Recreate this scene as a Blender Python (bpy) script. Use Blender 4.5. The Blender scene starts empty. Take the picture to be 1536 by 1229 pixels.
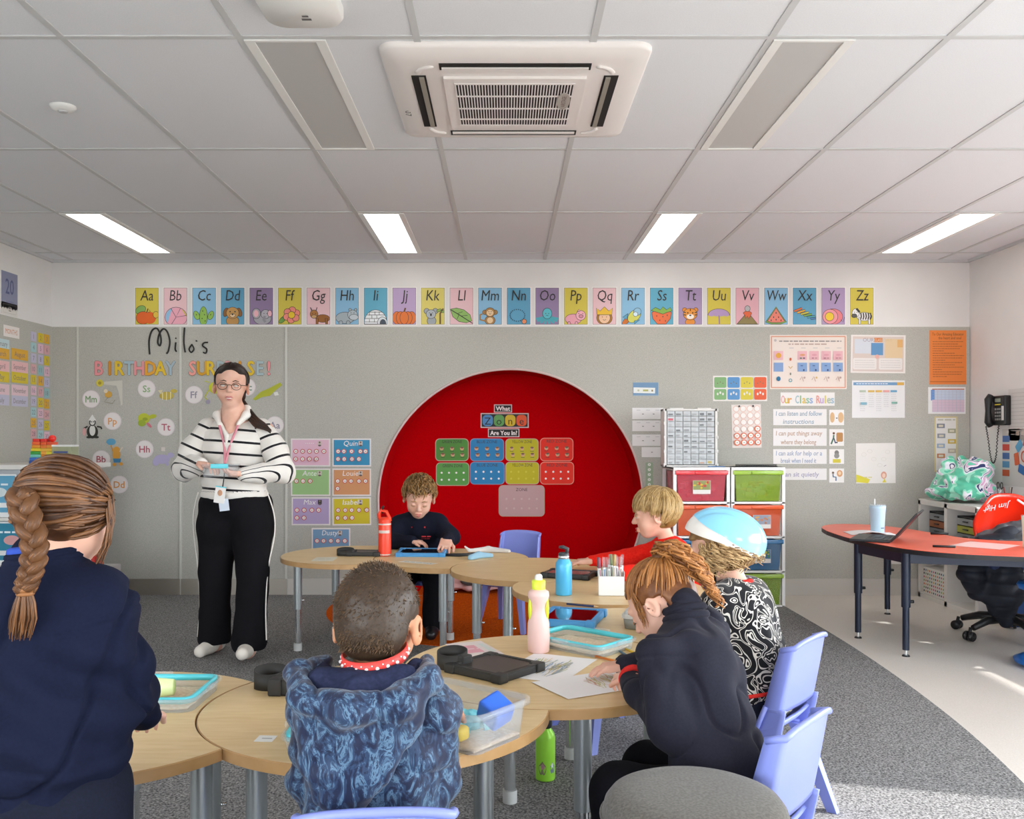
import bpy, bmesh, math, random
import numpy as np
from mathutils import Vector, Matrix, Euler, noise
random.seed(7); rng = np.random.default_rng(7)
PI = math.pi
col = bpy.context.scene.collection
F, CX, HY, CH = 1371.0, 758.0, 657.0, 1.2          # focal length and horizon of the photograph, camera height
def W(px, py, Y): return Vector(((px-CX)*Y/F, Y, CH+(HY-py)*Y/F))
def atz(px, py, z):                                # where the pixel's ray meets height z
    Y = F*(CH-z)/(py-HY); return Vector(((px-CX)*Y/F, Y, z))
TT = .53                                           # table top height
# ---------------------------------------------------------------- materials
MATS = {}
def lin(hexs, k=1.0):
    h = hexs.lstrip('#'); o = []
    for i in (0, 2, 4):
        c = int(h[i:i+2], 16)/255
        c = c/12.92 if c <= .04045 else ((c+.055)/1.055)**2.4
        o.append(min(c*k, .92))
    return (*o, 1)
GAIN = 1.1                                        # photographed tone -> surface colour
def mat(name, c, rough=.6, metal=0, k=None, spec=.5, trans=0, alpha=1, emit=None, es=0, coat=0, sss=0, sheen=0):
    key = name
    if key in MATS: return MATS[key]
    m = bpy.data.materials.new(name); m.use_nodes = True
    b = m.node_tree.nodes['Principled BSDF']
    b.inputs['Base Color'].default_value = lin(c, GAIN if k is None else k)
    b.inputs['Roughness'].default_value = rough; b.inputs['Metallic'].default_value = metal
    b.inputs['Specular IOR Level'].default_value = spec
    b.inputs['Transmission Weight'].default_value = trans
    b.inputs['Alpha'].default_value = alpha
    b.inputs['Coat Weight'].default_value = coat
    b.inputs['Sheen Weight'].default_value = sheen
    if sss:
        b.inputs['Subsurface Weight'].default_value = sss; b.inputs['Subsurface Scale'].default_value = .004
        b.inputs['Subsurface Radius'].default_value = (1, .35, .2)
    if emit:
        b.inputs['Emission Color'].default_value = lin(emit, 1); b.inputs['Emission Strength'].default_value = es
    MATS[key] = m; return m
def nodes(m): return m.node_tree.nodes, m.node_tree.links, m.node_tree.nodes['Principled BSDF']
def noisy(m, c1, c2, scale, detail=2, k=None, bump=0, bscale=None, coord='Object', stretch=(1,1,1), lo=.35, hi=.65, bdist=.002, rough_n=.5):
    n, l, b = nodes(m)
    tc = n.new('ShaderNodeTexCoord'); mp = n.new('ShaderNodeMapping'); mp.inputs['Scale'].default_value = stretch
    l.new(tc.outputs[coord], mp.inputs[0])
    t = n.new('ShaderNodeTexNoise'); t.inputs['Scale'].default_value = scale; t.inputs['Detail'].default_value = detail
    t.inputs['Roughness'].default_value = rough_n
    l.new(mp.outputs[0], t.inputs['Vector'])
    r = n.new('ShaderNodeValToRGB'); r.color_ramp.elements[0].position = lo; r.color_ramp.elements[1].position = hi
    kk = GAIN if k is None else k
    r.color_ramp.elements[0].color = lin(c1, kk); r.color_ramp.elements[1].color = lin(c2, kk)
    l.new(t.outputs['Fac'], r.inputs[0]); l.new(r.outputs[0], b.inputs['Base Color'])
    if bump:
        t2 = t
        if bscale:
            t2 = n.new('ShaderNodeTexNoise'); t2.inputs['Scale'].default_value = bscale; t2.inputs['Detail'].default_value = 3
            l.new(mp.outputs[0], t2.inputs['Vector'])
        bp = n.new('ShaderNodeBump'); bp.inputs['Strength'].default_value = bump; bp.inputs['Distance'].default_value = bdist
        l.new(t2.outputs['Fac'], bp.inputs['Height']); l.new(bp.outputs[0], b.inputs['Normal'])
    return m
def paper(c):                                      # printed paper or card in one ink
    return mat('paper_'+c.strip('#'), c, .55, spec=.3)
M_white_wall = noisy(mat('white_wall_paint', '#cfcac6', .7, spec=.2), '#c9c6c4', '#cdcac8', 3, k=1.28)
M_ceiling = noisy(mat('ceiling_tile', '#ffffff', .9, spec=.1), '#c8cace', '#cdcfd3', 220, k=1.28, bump=.08)
M_tbar = mat('ceiling_grid_paint', '#c2c3c4', .6, k=1.1)
M_felt = noisy(mat('grey_felt_panel', '#999993', .95, spec=.1), '#8c8b84', '#a3a19a', 190, 3, k=1.5, bump=.1, lo=.3, hi=.7)
M_red_felt = noisy(mat('red_felt', '#aa0008', .95, spec=.05), '#a80006', '#b4000a', 150, 3, k=1.15)
M_carpet = noisy(mat('grey_loop_carpet', '#777777', 1, spec=.05), '#3f3f41', '#aaa9a8', 130, 4, k=1.1, bump=.6, lo=.36, hi=.66, bdist=.004, rough_n=.7)
M_orange = noisy(mat('orange_carpet', '#b04a10', 1, spec=.05), '#8f3806', '#c4590f', 150, 4, k=1.2, bump=.5, bdist=.004)
M_vinyl = noisy(mat('cream_vinyl_floor', '#c3bbb2', .35, spec=.4), '#c3bcb4', '#cfc9c2', 160, 3, k=1.28, lo=.3, hi=.7)
M_skirt = mat('grey_white_skirting', '#b9b5af', .5, k=1.2)
M_metal = mat('brushed_kick_plate', '#9a948a', .4, .8, k=1.3)
M_joint = mat('panel_edge_strip', '#bdbcb4', .5, k=1.2)
M_ply = noisy(mat('birch_table_top', '#cdb083', .38, spec=.4), '#c7aa78', '#d4bb90', 9, 4, k=1.25, stretch=(1, 7, 7), lo=.3, hi=.75)
M_plyedge = noisy(mat('birch_table_edge', '#b98f55', .45), '#a98352', '#b99366', 12, 3, k=1.1)
M_leg = mat('silver_powder_coat', '#9aa0a1', .3, .65, k=1.5)
M_leg_in = mat('chrome_inner_tube', '#c9cccd', .18, .9, k=1.4)
M_foot = mat('pale_grey_rubber', '#b5b7b5', .6)
M_chair = mat('periwinkle_plastic', '#7d89cf', .33, spec=.5, k=1.12)
M_black = mat('black_plastic', '#1c1c1e', .45, k=1)
M_blackrub = mat('black_rubber_case', '#2b2a28', .6, k=1.1)
M_screen = mat('dark_glass_screen', '#0c0c0e', .08, k=1, coat=.5)
M_skin = noisy(mat('light_skin', '#e2b49c', .5, spec=.35, sss=.12), '#d3a28c', '#deb29e', 14, 2, k=1.1)
M_skin2 = noisy(mat('warm_skin', '#d9a07c', .5, spec=.35, sss=.12), '#bd8360', '#cb9472', 14, 2, k=1.05)
M_lip = mat('lip', '#b8605c', .4, k=1.2)
M_white = mat('white_plastic', '#d8d8d6', .35, k=1.2)
M_clear = mat('clear_plastic', '#f0f4f6', .12, k=1, alpha=.28, spec=.6)
M_milky = mat('frosted_clear_plastic', '#dfe6ea', .25, k=.9, alpha=.19, spec=.6)
M_teal = mat('teal_plastic', '#4fb9c4', .35, k=1.35)
M_sand = noisy(mat('beige_play_sand', '#cdb79d', .95), '#c4ac90', '#d6c2aa', 120, 3, k=1.25, bump=.4)
def hairmat(name, c1, c2, scale=70, k=1.0):
    m = mat(name, c1, .45, spec=.4); n, l, b = nodes(m)
    at = n.new('ShaderNodeAttribute'); at.attribute_name = 'tone'; tc = n.new('ShaderNodeTexCoord'); t = n.new('ShaderNodeTexNoise'); t.inputs['Scale'].default_value = scale; t.inputs['Detail'].default_value = 3
    l.new(tc.outputs['Object'], t.inputs['Vector']); ad = n.new('ShaderNodeMath'); ad.operation = 'MULTIPLY_ADD'; ad.inputs[1].default_value = .7; l.new(t.outputs['Fac'], ad.inputs[0])
    sc = n.new('ShaderNodeMath'); sc.operation = 'MULTIPLY_ADD'; sc.inputs[1].default_value = .9; sc.inputs[2].default_value = -.25; l.new(at.outputs['Fac'], sc.inputs[0]); l.new(sc.outputs[0], ad.inputs[2])
    r = n.new('ShaderNodeValToRGB'); r.color_ramp.elements[0].position = .05; r.color_ramp.elements[1].position = .95; r.color_ramp.elements[0].color = lin(c1, k); r.color_ramp.elements[1].color = lin(c2, k)
    l.new(ad.outputs[0], r.inputs[0]); l.new(r.outputs[0], b.inputs['Base Color']); return m
# ---------------------------------------------------------------- mesh builder
class MB:
    def __init__(s): s.v = []; s.f = []; s.m = []; s.s = []; s.mats = []; s.tn = []
    def mi(s, m):
        if m not in s.mats: s.mats.append(m)
        return s.mats.index(m)
    def add(s, verts, faces, m=None, smooth=False, M=None):
        o = len(s.v); i = s.mi(m) if m is not None else 0
        for v in verts:
            v = Vector(v); s.v.append(M @ v if M is not None else v)
        for f in faces: s.f.append([a+o for a in f]); s.m.append(i); s.s.append(smooth)
        return s
    def box(s, a, b, m=None, M=None, bev=0):
        x0, y0, z0 = [min(a[i], b[i]) for i in range(3)]; x1, y1, z1 = [max(a[i], b[i]) for i in range(3)]
        if not bev:
            return s.add([(x0,y0,z0),(x1,y0,z0),(x1,y1,z0),(x0,y1,z0),(x0,y0,z1),(x1,y0,z1),(x1,y1,z1),(x0,y1,z1)],
                  [(0,3,2,1),(4,5,6,7),(0,1,5,4),(1,2,6,5),(2,3,7,6),(3,0,4,7)], m, False, M)
        bm = bmesh.new(); bmesh.ops.create_cube(bm, size=1)
        for v in bm.verts: v.co = Vector(((x0+x1)/2+v.co.x*(x1-x0), (y0+y1)/2+v.co.y*(y1-y0), (z0+z1)/2+v.co.z*(z1-z0)))
        bmesh.ops.bevel(bm, geom=bm.edges[:], offset=min(bev, .49*min(x1-x0, y1-y0, z1-z0)), segments=3, profile=.6, affect='EDGES')
        bm.verts.index_update()
        s.add([v.co.copy() for v in bm.verts], [[v.index for v in f.verts] for f in bm.faces], m, True, M); bm.free(); return s
    def tube(s, pts, r, m=None, n=10, cap=True, closed=False, M=None, smooth=True, flat=1.0, up=None, tone=None):
        if tone is not None: s.tn.append((len(s.v), len(pts)*n, tone))
        pts = [Vector(p) for p in pts]; k = len(pts); rr = r if hasattr(r, '__len__') else [r]*k
        vs = []; prev = None
        for i, p in enumerate(pts):
            if closed: t = pts[(i+1) % k]-pts[i-1]
            else: t = pts[min(i+1, k-1)]-pts[max(i-1, 0)]
            if t.length < 1e-9: t = Vector((0,0,1))
            t.normalize()
            if prev is None:
                a = up if up is not None else (Vector((0,0,1)) if abs(t.z) < .9 else Vector((1,0,0)))
                u = (a-t*a.dot(t)).normalized()
            else:
                u = (prev-t*prev.dot(t))
                u = u.normalized() if u.length > 1e-6 else prev
            prev = u; w = t.cross(u)
            for j in range(n):
                a = 2*PI*j/n; vs.append(p+(u*math.cos(a)*flat+w*math.sin(a))*rr[i])
        fs = []
        R = k if closed else k-1
        for i in range(R):
            for j in range(n):
                a = i*n+j; b = i*n+(j+1) % n; c = ((i+1) % k)*n+(j+1) % n; d = ((i+1) % k)*n+j
                fs.append((a, b, c, d))
        if cap and not closed: fs.append(tuple(range(n))[::-1]); fs.append(tuple((k-1)*n+j for j in range(n)))
        return s.add(vs, fs, m, smooth, M)
    def cyl(s, p, r, h, m=None, n=20, r2=None, M=None):
        p = Vector(p); r2 = r if r2 is None else r2
        vs = [p+Vector((math.cos(2*PI*j/n)*r, math.sin(2*PI*j/n)*r, 0)) for j in range(n)]+[p+Vector((math.cos(2*PI*j/n)*r2, math.sin(2*PI*j/n)*r2, h)) for j in range(n)]
        s.add(vs, [(j, (j+1) % n, n+(j+1) % n, n+j) for j in range(n)], m, True, M)
        s.add(vs, [tuple(range(n))[::-1], tuple(range(n, 2*n))], m, False, M); return s
    def lathe(s, prof, m=None, n=24, M=None, cap=True):
        vs = []; k = len(prof)
        for (r, z) in prof:
            for j in range(n): vs.append(Vector((r*math.cos(2*PI*j/n), r*math.sin(2*PI*j/n), z)))
        fs = [(i*n+j, i*n+(j+1) % n, (i+1)*n+(j+1) % n, (i+1)*n+j) for i in range(k-1) for j in range(n)]
        if cap: fs += [tuple(range(n))[::-1], tuple((k-1)*n+j for j in range(n))]
        return s.add(vs, fs, m, True, M)
    def ell(s, c, r, m=None, n=16, k=10, M=None):
        r = r if hasattr(r, '__len__') else (r, r, r); c = Vector(c); vs = [c-Vector((0,0,r[2]))]
        for i in range(1, k):
            a = -PI/2+PI*i/k
            for j in range(n): vs.append(c+Vector((r[0]*math.cos(a)*math.cos(2*PI*j/n), r[1]*math.cos(a)*math.sin(2*PI*j/n), r[2]*math.sin(a))))
        vs.append(c+Vector((0,0,r[2]))); L = len(vs)-1
        fs = [(0, 1+(j+1) % n, 1+j) for j in range(n)]
        for i in range(k-2):
            for j in range(n): fs.append((1+i*n+j, 1+i*n+(j+1) % n, 1+(i+1)*n+(j+1) % n, 1+(i+1)*n+j))
        fs += [(1+(k-2)*n+j, 1+(k-2)*n+(j+1) % n, L) for j in range(n)]
        return s.add(vs, fs, m, True, M)
    def prism(s, pts, z0, z1, m=None, mside=None, M=None):
        n = len(pts)
        vs = [(p[0], p[1], z0) for p in pts]+[(p[0], p[1], z1) for p in pts]
        s.add(vs, [tuple(range(n))[::-1], tuple(range(n, 2*n))], m, False, M)
        return s.add(vs, [(j, (j+1) % n, n+(j+1) % n, n+j) for j in range(n)], mside or m, False, M)
    def grid(s, fn, nu, nv, m=None, thick=0, M=None, closed=False):
        """fn(u,v) -> point; thick gives a solid sheet"""
        P = [[Vector(fn(i/nu, j/nv)) for j in range(nv+1)] for i in range(nu+1)]
        vs = [p for r in P for p in r]; w = nv+1
        fs = [(i*w+j, (i+1)*w+j, (i+1)*w+j+1, i*w+j+1) for i in range(nu) for j in range(nv)]
        if thick:
            N = []
            for i in range(nu+1):
                for j in range(nv+1):
                    du = P[min(i+1, nu)][j]-P[max(i-1, 0)][j]; dv = P[i][min(j+1, nv)]-P[i][max(j-1, 0)][0:3] if False else P[i][min(j+1, nv)]-P[i][max(j-1, 0)]
                    q = du.cross(dv); N.append(q.normalized() if q.length > 1e-12 else Vector((0,0,1)))
            L = len(vs); vs = vs+[vs[i]-N[i]*thick for i in range(L)]
            fs = fs+[tuple(L+a for a in f)[::-1] for f in fs]
            ring = [i*w for i in range(nu+1)]+[nu*w+j for j in range(1, nv+1)]+[i*w+nv for i in range(nu-1, -1, -1)]+[j for j in range(nv-1, 0, -1)]
            R = len(ring)
            fs += [(ring[(q+1) % R], ring[q], L+ring[q], L+ring[(q+1) % R]) for q in range(R)]
        return s.add(vs, fs, m, True, M)
    def mesh(s, name, off=None):
        me = bpy.data.meshes.new(name)
        vs = s.v if off is None else [v-off for v in s.v]
        me.from_pydata([tuple(v) for v in vs], [], s.f)
        for m in s.mats: me.materials.append(m)
        me.polygons.foreach_set('material_index', s.m); me.polygons.foreach_set('use_smooth', s.s)
        if s.tn:
            at = me.attributes.new('tone', 'FLOAT', 'POINT'); a = np.zeros(len(vs), np.float32)
            for i0, c, t in s.tn: a[i0:i0+c] = t
            at.data.foreach_set('value', a)
        me.update(); return me
    def build(s, name, parent=None, loc=None, rot=None, m=None, world=False):
        """world: the vertices are in world coordinates; they are made local to the parent (or to their own base)"""
        if m is not None:
            s.mats = [m]; s.m = [0]*len(s.m)
        off = None
        if world:
            if parent is not None: 
                inv = parent.matrix_basis.inverted(); s.v = [inv @ v for v in s.v]
            else:
                xs = [v.x for v in s.v]; ys = [v.y for v in s.v]; zs = [v.z for v in s.v]
                off = Vector(((min(xs)+max(xs))/2, (min(ys)+max(ys))/2, min(zs))); loc = off
        o = bpy.data.objects.new(name, s.mesh(name, off)); col.objects.link(o)
        if parent is not None: o.parent = parent
        if loc is not None: o.location = loc
        if rot is not None: o.rotation_euler = rot
        return o
def tag(o, label=None, cat=None, group=None, kind=None):
    if label: o['label'] = label
    if cat: o['category'] = cat
    if group: o['group'] = group
    if kind: o['kind'] = kind
    return o
def thing(name, label, cat, loc=(0,0,0), rz=0, group=None):
    o = bpy.data.objects.new(name, None); o.empty_display_size = .05; col.objects.link(o)
    o.location = loc; o.rotation_euler = (0, 0, rz)
    o.matrix_basis = Matrix.Translation(Vector(loc)) @ Matrix.Rotation(rz, 4, 'Z')
    return tag(o, label, cat, group)
def copy_tree(o, parent=None):
    c = o.copy(); col.objects.link(c); c.parent = parent
    for ch in list(o.children): copy_tree(ch, c)
    return c
def struct(mb, name): return tag(mb.build(name, world=True), kind='structure')
# ---------------------------------------------------------------- text as mesh outlines
_tc = {}
def text_mesh(t):
    if t in _tc: return _tc[t]
    cu = bpy.data.curves.new('t', 'FONT'); cu.body = t; cu.size = 1; cu.resolution_u = 2
    o = bpy.data.objects.new('t', cu); col.objects.link(o)
    bpy.context.view_layer.update()
    me = o.evaluated_get(bpy.context.evaluated_depsgraph_get()).to_mesh()
    vs = [v.co.copy() for v in me.vertices]; fs = [tuple(p.vertices) for p in me.polygons]
    o.to_mesh_clear(); bpy.data.objects.remove(o); bpy.data.curves.remove(cu)
    if vs:
        x0 = min(v.x for v in vs); x1 = max(v.x for v in vs)
    else: x0 = x1 = 0
    _tc[t] = (vs, fs, x0, x1); return _tc[t]
class Card:
    """a flat printed thing: x right, y up, origin at its centre, printed side +z; everything in metres"""
    def __init__(s, w, h, c='#e6e2df', t=.0015, r=0, outline=None):
        s.mb = MB(); s.w = w; s.h = h; s.t = t; s.L = 0; s.clip = None
        if outline: pts = outline
        elif r: pts = rrect(0, 0, w, h, r)
        else: pts = [(-w/2,-h/2),(w/2,-h/2),(w/2,h/2),(-w/2,h/2)]
        if t: s.mb.prism(pts, 0, t, c if not isinstance(c, str) else paper(c))
    def z(s): s.L += 1; return s.t+.00025*s.L
    def cl(s, p): return p if s.clip is None else (max(-s.clip[0], min(s.clip[0], p[0])), max(-s.clip[1], min(s.clip[1], p[1])))
    def poly(s, pts, c, z=None):
        z = s.z() if z is None else z
        pts = [s.cl(p) for p in pts]
        a = sum(pts[i][0]*pts[(i+1) % len(pts)][1]-pts[(i+1) % len(pts)][0]*pts[i][1] for i in range(len(pts)))
        if a < 0: pts = pts[::-1]
        s.mb.add([(p[0], p[1], z) for p in pts], [tuple(range(len(pts)))], paper(c) if isinstance(c, str) else c); return s
    def rect(s, cx, cy, w, h, c, r=0, z=None, rot=0):
        p = rrect(cx, cy, w, h, r) if r else [(cx-w/2,cy-h/2),(cx+w/2,cy-h/2),(cx+w/2,cy+h/2),(cx-w/2,cy+h/2)]
        if rot: p = [(cx+(x-cx)*math.cos(rot)-(y-cy)*math.sin(rot), cy+(x-cx)*math.sin(rot)+(y-cy)*math.cos(rot)) for x, y in p]
        return s.poly(p, c, z)
    def ell(s, cx, cy, rx, ry, c, n=20, rot=0, z=None, a0=0, a1=2*PI):
        p = []
        for i in range(n):
            a = a0+(a1-a0)*i/(n if a1-a0 > 6.28 else n-1); x = rx*math.cos(a); y = ry*math.sin(a)
            p.append((cx+x*math.cos(rot)-y*math.sin(rot), cy+x*math.sin(rot)+y*math.cos(rot)))
        return s.poly(p, c, z)
    def line(s, pts, wd, c, z=None):
        z = s.z() if z is None else z
        m = paper(c) if isinstance(c, str) else c
        n = len(pts); vs = []; pts = [s.cl(p) for p in pts]
        for i, p in enumerate(pts):
            a = pts[max(i-1, 0)]; b = pts[min(i+1, n-1)]; dx, dy = b[0]-a[0], b[1]-a[1]; l = math.hypot(dx, dy) or 1
            nx, ny = -dy/l*wd/2, dx/l*wd/2; vs += [(p[0]+nx, p[1]+ny, z), (p[0]-nx, p[1]-ny, z)]
        s.mb.add(vs, [(2*i, 2*i+1, 2*i+3, 2*i+2) for i in range(n-1)], m); return s
    def ring(s, cx, cy, rx, ry, wd, c, n=20, a0=0, a1=2*PI):
        return s.line([(cx+rx*math.cos(a0+(a1-a0)*i/n), cy+ry*math.sin(a0+(a1-a0)*i/n)) for i in range(n+1)], wd, c)
    def text(s, t, cx, cy, size, c, wmax=None, bold=0, sx=1, sy=1, rot=0, shear=0):
        vs, fs, x0, x1 = text_mesh(t); w = (x1-x0)*size*sx
        k = sx*(wmax/w if wmax and w > wmax else 1)
        z = s.z(); mx = (x0+x1)/2; m = paper(c) if isinstance(c, str) else c
        offs = [(0, 0)] if not bold else [(0,0),(bold,0),(-bold,0),(0,bold),(0,-bold)]
        for q, (ox, oy) in enumerate(offs):
            P = []
            for v in vs:
                x = (v.x-mx+shear*v.y)*size*k+ox; y = (v.y-.35)*size*sy+oy
                P.append((cx+x*math.cos(rot)-y*math.sin(rot), cy+x*math.sin(rot)+y*math.cos(rot), z+q*.00005))
            s.mb.add(P, fs, m)
        return s
    def words(s, x0, x1, y, h, c, seed=0):           # a line of print too small to read: broken into word-long dashes
        r = random.Random(seed*97+int(y*9999)); x = x0; z = s.z()
        while x < x1-h:
            w = min(r.uniform(1.5, 5)*h, x1-x); s.rect(x+w/2, y, w, h, c, z=z); x += w+h*.8
        return s
    def place(s, name, label, cat, group=None, wall='back', at=None, tilt=0, loc=None, rot=None, parent=None):
        o = s.mb.build(name, parent)
        if wall == 'back': o.location = at; R = Euler((PI/2, 0, 0))
        elif wall == 'left': o.location = at; R = Euler((PI/2, 0, PI/2))
        elif wall == 'right': o.location = at; R = Euler((PI/2, 0, -PI/2))
        else: o.location = at; R = rot or Euler((0, 0, 0))
        o.rotation_euler = (R.to_matrix() @ Matrix.Rotation(tilt, 3, 'Z')).to_euler()
        if label: tag(o, label, cat, group)
        return o
def rrect(cx, cy, w, h, r, n=5):
    p = []
    for (sx, sy, a0) in ((1,1,0),(-1,1,PI/2),(-1,-1,PI),(1,-1,1.5*PI)):
        for i in range(n+1):
            a = a0+PI/2*i/n; p.append((cx+sx*(w/2-r)+r*math.cos(a), cy+sy*(h/2-r)+r*math.sin(a)))
    return p
BY = 6.97; WL = -3.46; WR = 3.54; CZ = 2.557       # back wall, side walls, ceiling
PB = F/BY
def pxr(x0, y0, x1, y1, Y=BY):                      # pixel box on the back wall -> centre, width, height
    a = W(x0, y0, Y); b = W(x1, y1, Y)
    return Vector(((a.x+b.x)/2, Y, (a.z+b.z)/2)), abs(b.x-a.x), abs(a.z-b.z)
FY = BY-.012                                        # face of the felt lining
# ================================================================ the room
REAR = -2.6
SKY = (.80, .90, 1.0)
NCX, NCZ, NR, ND = .04, .715, 1.008, .50            # the round niche
def niche_pts(n=64, r=NR, z0=0.0):
    a0 = math.asin((z0-NCZ)/r); out = []
    for i in range(n+1):
        a = a0+(PI-2*a0)*i/n; out.append((NCX+r*math.cos(a), NCZ+r*math.sin(a)))
    return out                                       # from right foot over the top to left foot
def slab_with_arch(mb, y, x0, x1, z0, z1, m, back=None):
    """front skin of a wall at depth y with the niche opening cut out, built of columns"""
    pts = niche_pts()[::-1]                          # left to right
    top = [(x0, None)]
    zc = lambda p: p[1]
    fs = []
    # left and right of the arch
    L = pts[0]; 
    xl = min(p[0] for p in pts); xr = max(p[0] for p in pts)
    mb.add([(x0,y,z0),(xl,y,z0),(xl,y,z1),(x0,y,z1)], [(0,1,2,3)], m)
    mb.add([(xr,y,z0),(x1,y,z0),(x1,y,z1),(xr,y,z1)], [(0,1,2,3)], m)
    up = [p for p in pts if p[1] >= NCZ-1e-6]
    up = [(xl, NCZ)]+up+[(xr, NCZ)]
    for a, b in zip(up[:-1], up[1:]):
        mb.add([(a[0],y,a[1]),(b[0],y,b[1]),(b[0],y,z1),(a[0],y,z1)], [(0,1,2,3)], m)
    lowl = [p for p in pts if p[1] < NCZ and p[0] < NCX]; lowr = [p for p in pts if p[1] < NCZ and p[0] > NCX]
    lowl = lowl+[(xl, NCZ)]
    for a, b in zip(lowl[:-1], lowl[1:]):
        mb.add([(xl,y,a[1]),(a[0],y,a[1]),(b[0],y,b[1]),(xl,y,b[1])], [(0,1,2,3)], m)
    lowr = [(xr, NCZ)]+lowr
    for a, b in zip(lowr[:-1], lowr[1:]):
        mb.add([(xr,y,a[1]),(a[0],y,a[1]),(b[0],y,b[1]),(xr,y,b[1])], [(0,1,2,3)], m)
# back wall: white plaster above, felt below, solid round the niche
mb = MB()
mb.box((WL,BY,2.045),(WR,BY+.12,CZ+.1), M_white_wall)
slab_with_arch(mb, BY, WL, WR, 0, 2.045, M_white_wall)
mb.box((WL-.1,BY+ND+.12,-.1),(WR+.1,BY+ND+.2,CZ), M_white_wall)
mb.box((WL-.1,BY+.1,-.1),(WL,BY+ND+.2,CZ+.1), M_white_wall); mb.box((WR,BY+.1,-.1),(WR+.1,BY+ND+.2,CZ+.1), M_white_wall)
struct(mb, 'wall_back')
mb = MB(); slab_with_arch(mb, FY, WL, WR-.005, .127, 2.045, M_felt)
mb.add([(WL,FY,2.045),(WR-.005,FY,2.045),(WR-.005,BY,2.045),(WL,BY,2.045)], [(0,1,2,3)], M_joint)
struct(mb, 'trim_1')
# niche lining: red felt back and rim wall, pale edge trim
mb = MB(); P = niche_pts()
mb.add([(p[0], BY+ND, p[1]) for p in P], [tuple(range(len(P)))], M_red_felt)
for a, b in zip(P[:-1], P[1:]): mb.add([(a[0],FY,a[1]),(b[0],FY,b[1]),(b[0],BY+ND,b[1]),(a[0],BY+ND,a[1])], [(0,1,2,3)], M_red_felt)
struct(mb, 'wall_niche')
mb = MB(); mb.tube([(p[0], FY-.002, p[1]) for p in niche_pts(96)], .009, mat('niche_edge_trim', '#c9b3ae', .4), n=8); struct(mb, 'trim_2')
# skirting and kick plates of the cupboard run at the left
mb = MB(); xk0 = W(173,0,BY).x; xk1 = W(432,0,BY).x
mb.box((xk1,BY-.016,0),(NCX-.73,BY,.127), M_skirt); mb.box((NCX+.73,BY-.016,0),(WR,BY,.127), M_skirt)
struct(mb, 'baseboard_back')
mb = MB()
for a, b in ((WL, W(118,0,BY).x), (W(118,0,BY).x, W(272,0,BY).x), (W(272,0,BY).x, xk1)): mb.box((a+.004,BY-.02,0),(b-.004,BY,.127), M_metal)
struct(mb, 'trim_3')
mb = MB()
for px in (118, 272, 430): x = W(px,0,BY).x; mb.box((x-.008,FY-.006,.0),(x+.008,FY+.004,2.045), M_joint)
struct(mb, 'trim_4')
# ceiling with its grid of bars
mb = MB(); mb.box((WL-.1,REAR-.1,CZ),(WR+.1,BY+.2,CZ+.08), M_ceiling); struct(mb, 'ceiling')
mb = MB()
gx = [k*.6+.002 for k in range(-5, 6)]; gx = [-.9+.6*k for k in range(-4, 8)]
gy = [3.09+1.2*k for k in range(-4, 4)]
for x in gx: mb.box((x-.012,REAR,CZ-.004),(x+.012,BY,CZ+.001), M_tbar)
for y in gy: mb.box((WL,y-.012,CZ-.0042),(WR,y+.012,CZ+.001), M_tbar)
for a in ((WL,REAR,WL+.02,BY),(WR-.02,REAR,WR,BY),(WL,BY-.02,WR,BY),(WL,REAR,WR,REAR+.02)): mb.box((a[0],a[1],CZ-.02),(a[2],a[3],CZ), M_tbar)
struct(mb, 'trim_5')
# floor: vinyl everywhere, carpet field with a curved edge, orange carpet disc running into the niche
mb = MB(); mb.box((WL-.1,REAR-.1,-.08),(WR+.1,BY+ND+.12,0), M_vinyl); struct(mb, 'floor')
mb = MB()
edge = [(1.975,BY-.02),(1.985,6.2),(1.99,5.5),(1.975,4.9),(1.94,4.3),(1.88,3.7),(1.78,3.1),(1.64,2.5),(1.45,1.9),(1.2,1.3),(.9,.8),(.5,.3),(0,-.2),(-.6,-.6),(-1.3,-.9),(WL+.02,-1.1)]
sm = []
for i in range(len(edge)-1):
    p0, p1, p2, p3 = edge[max(i-1,0)], edge[i], edge[i+1], edge[min(i+2,len(edge)-1)]
    for k in range(4):
        t = k/4; sm.append(tuple(.5*((2*p1[c])+(-p0[c]+p2[c])*t+(2*p0[c]-5*p1[c]+4*p2[c]-p3[c])*t*t+(-p0[c]+3*p1[c]-3*p2[c]+p3[c])*t**3) for c in (0,1)))
sm.append(edge[-1])
pts = sm+[(WL+.02,BY-.02)]
mb.prism(pts[::-1], 0, .006, M_carpet); o = mb.build('floor_carpet', world=True); tag(o, kind='structure')
mb = MB(); cy, r = 6.45, 1.29; pts = []
for i in range(73):
    a = 2*PI*i/72; x, y = .05+r*math.cos(a), cy+r*math.sin(a)
    if y < FY-.02: pts.append((x, y))
pts.sort(key=lambda p: -math.atan2(p[0]-.05, p[1]-cy-.6)); 
arc = [(.05+r*math.cos(a), cy+r*math.sin(a)) for a in [math.radians(t) for t in range(-203, 24, 3)] if cy+r*math.sin(a) < FY-.02]
mb.prism(arc, .006, .010, M_orange)
mb.box((NCX-.71,FY-.03,.0),(NCX+.71,BY+ND,.0095), M_orange)
tag(mb.build('floor_orange', world=True), kind='structure')
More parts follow.
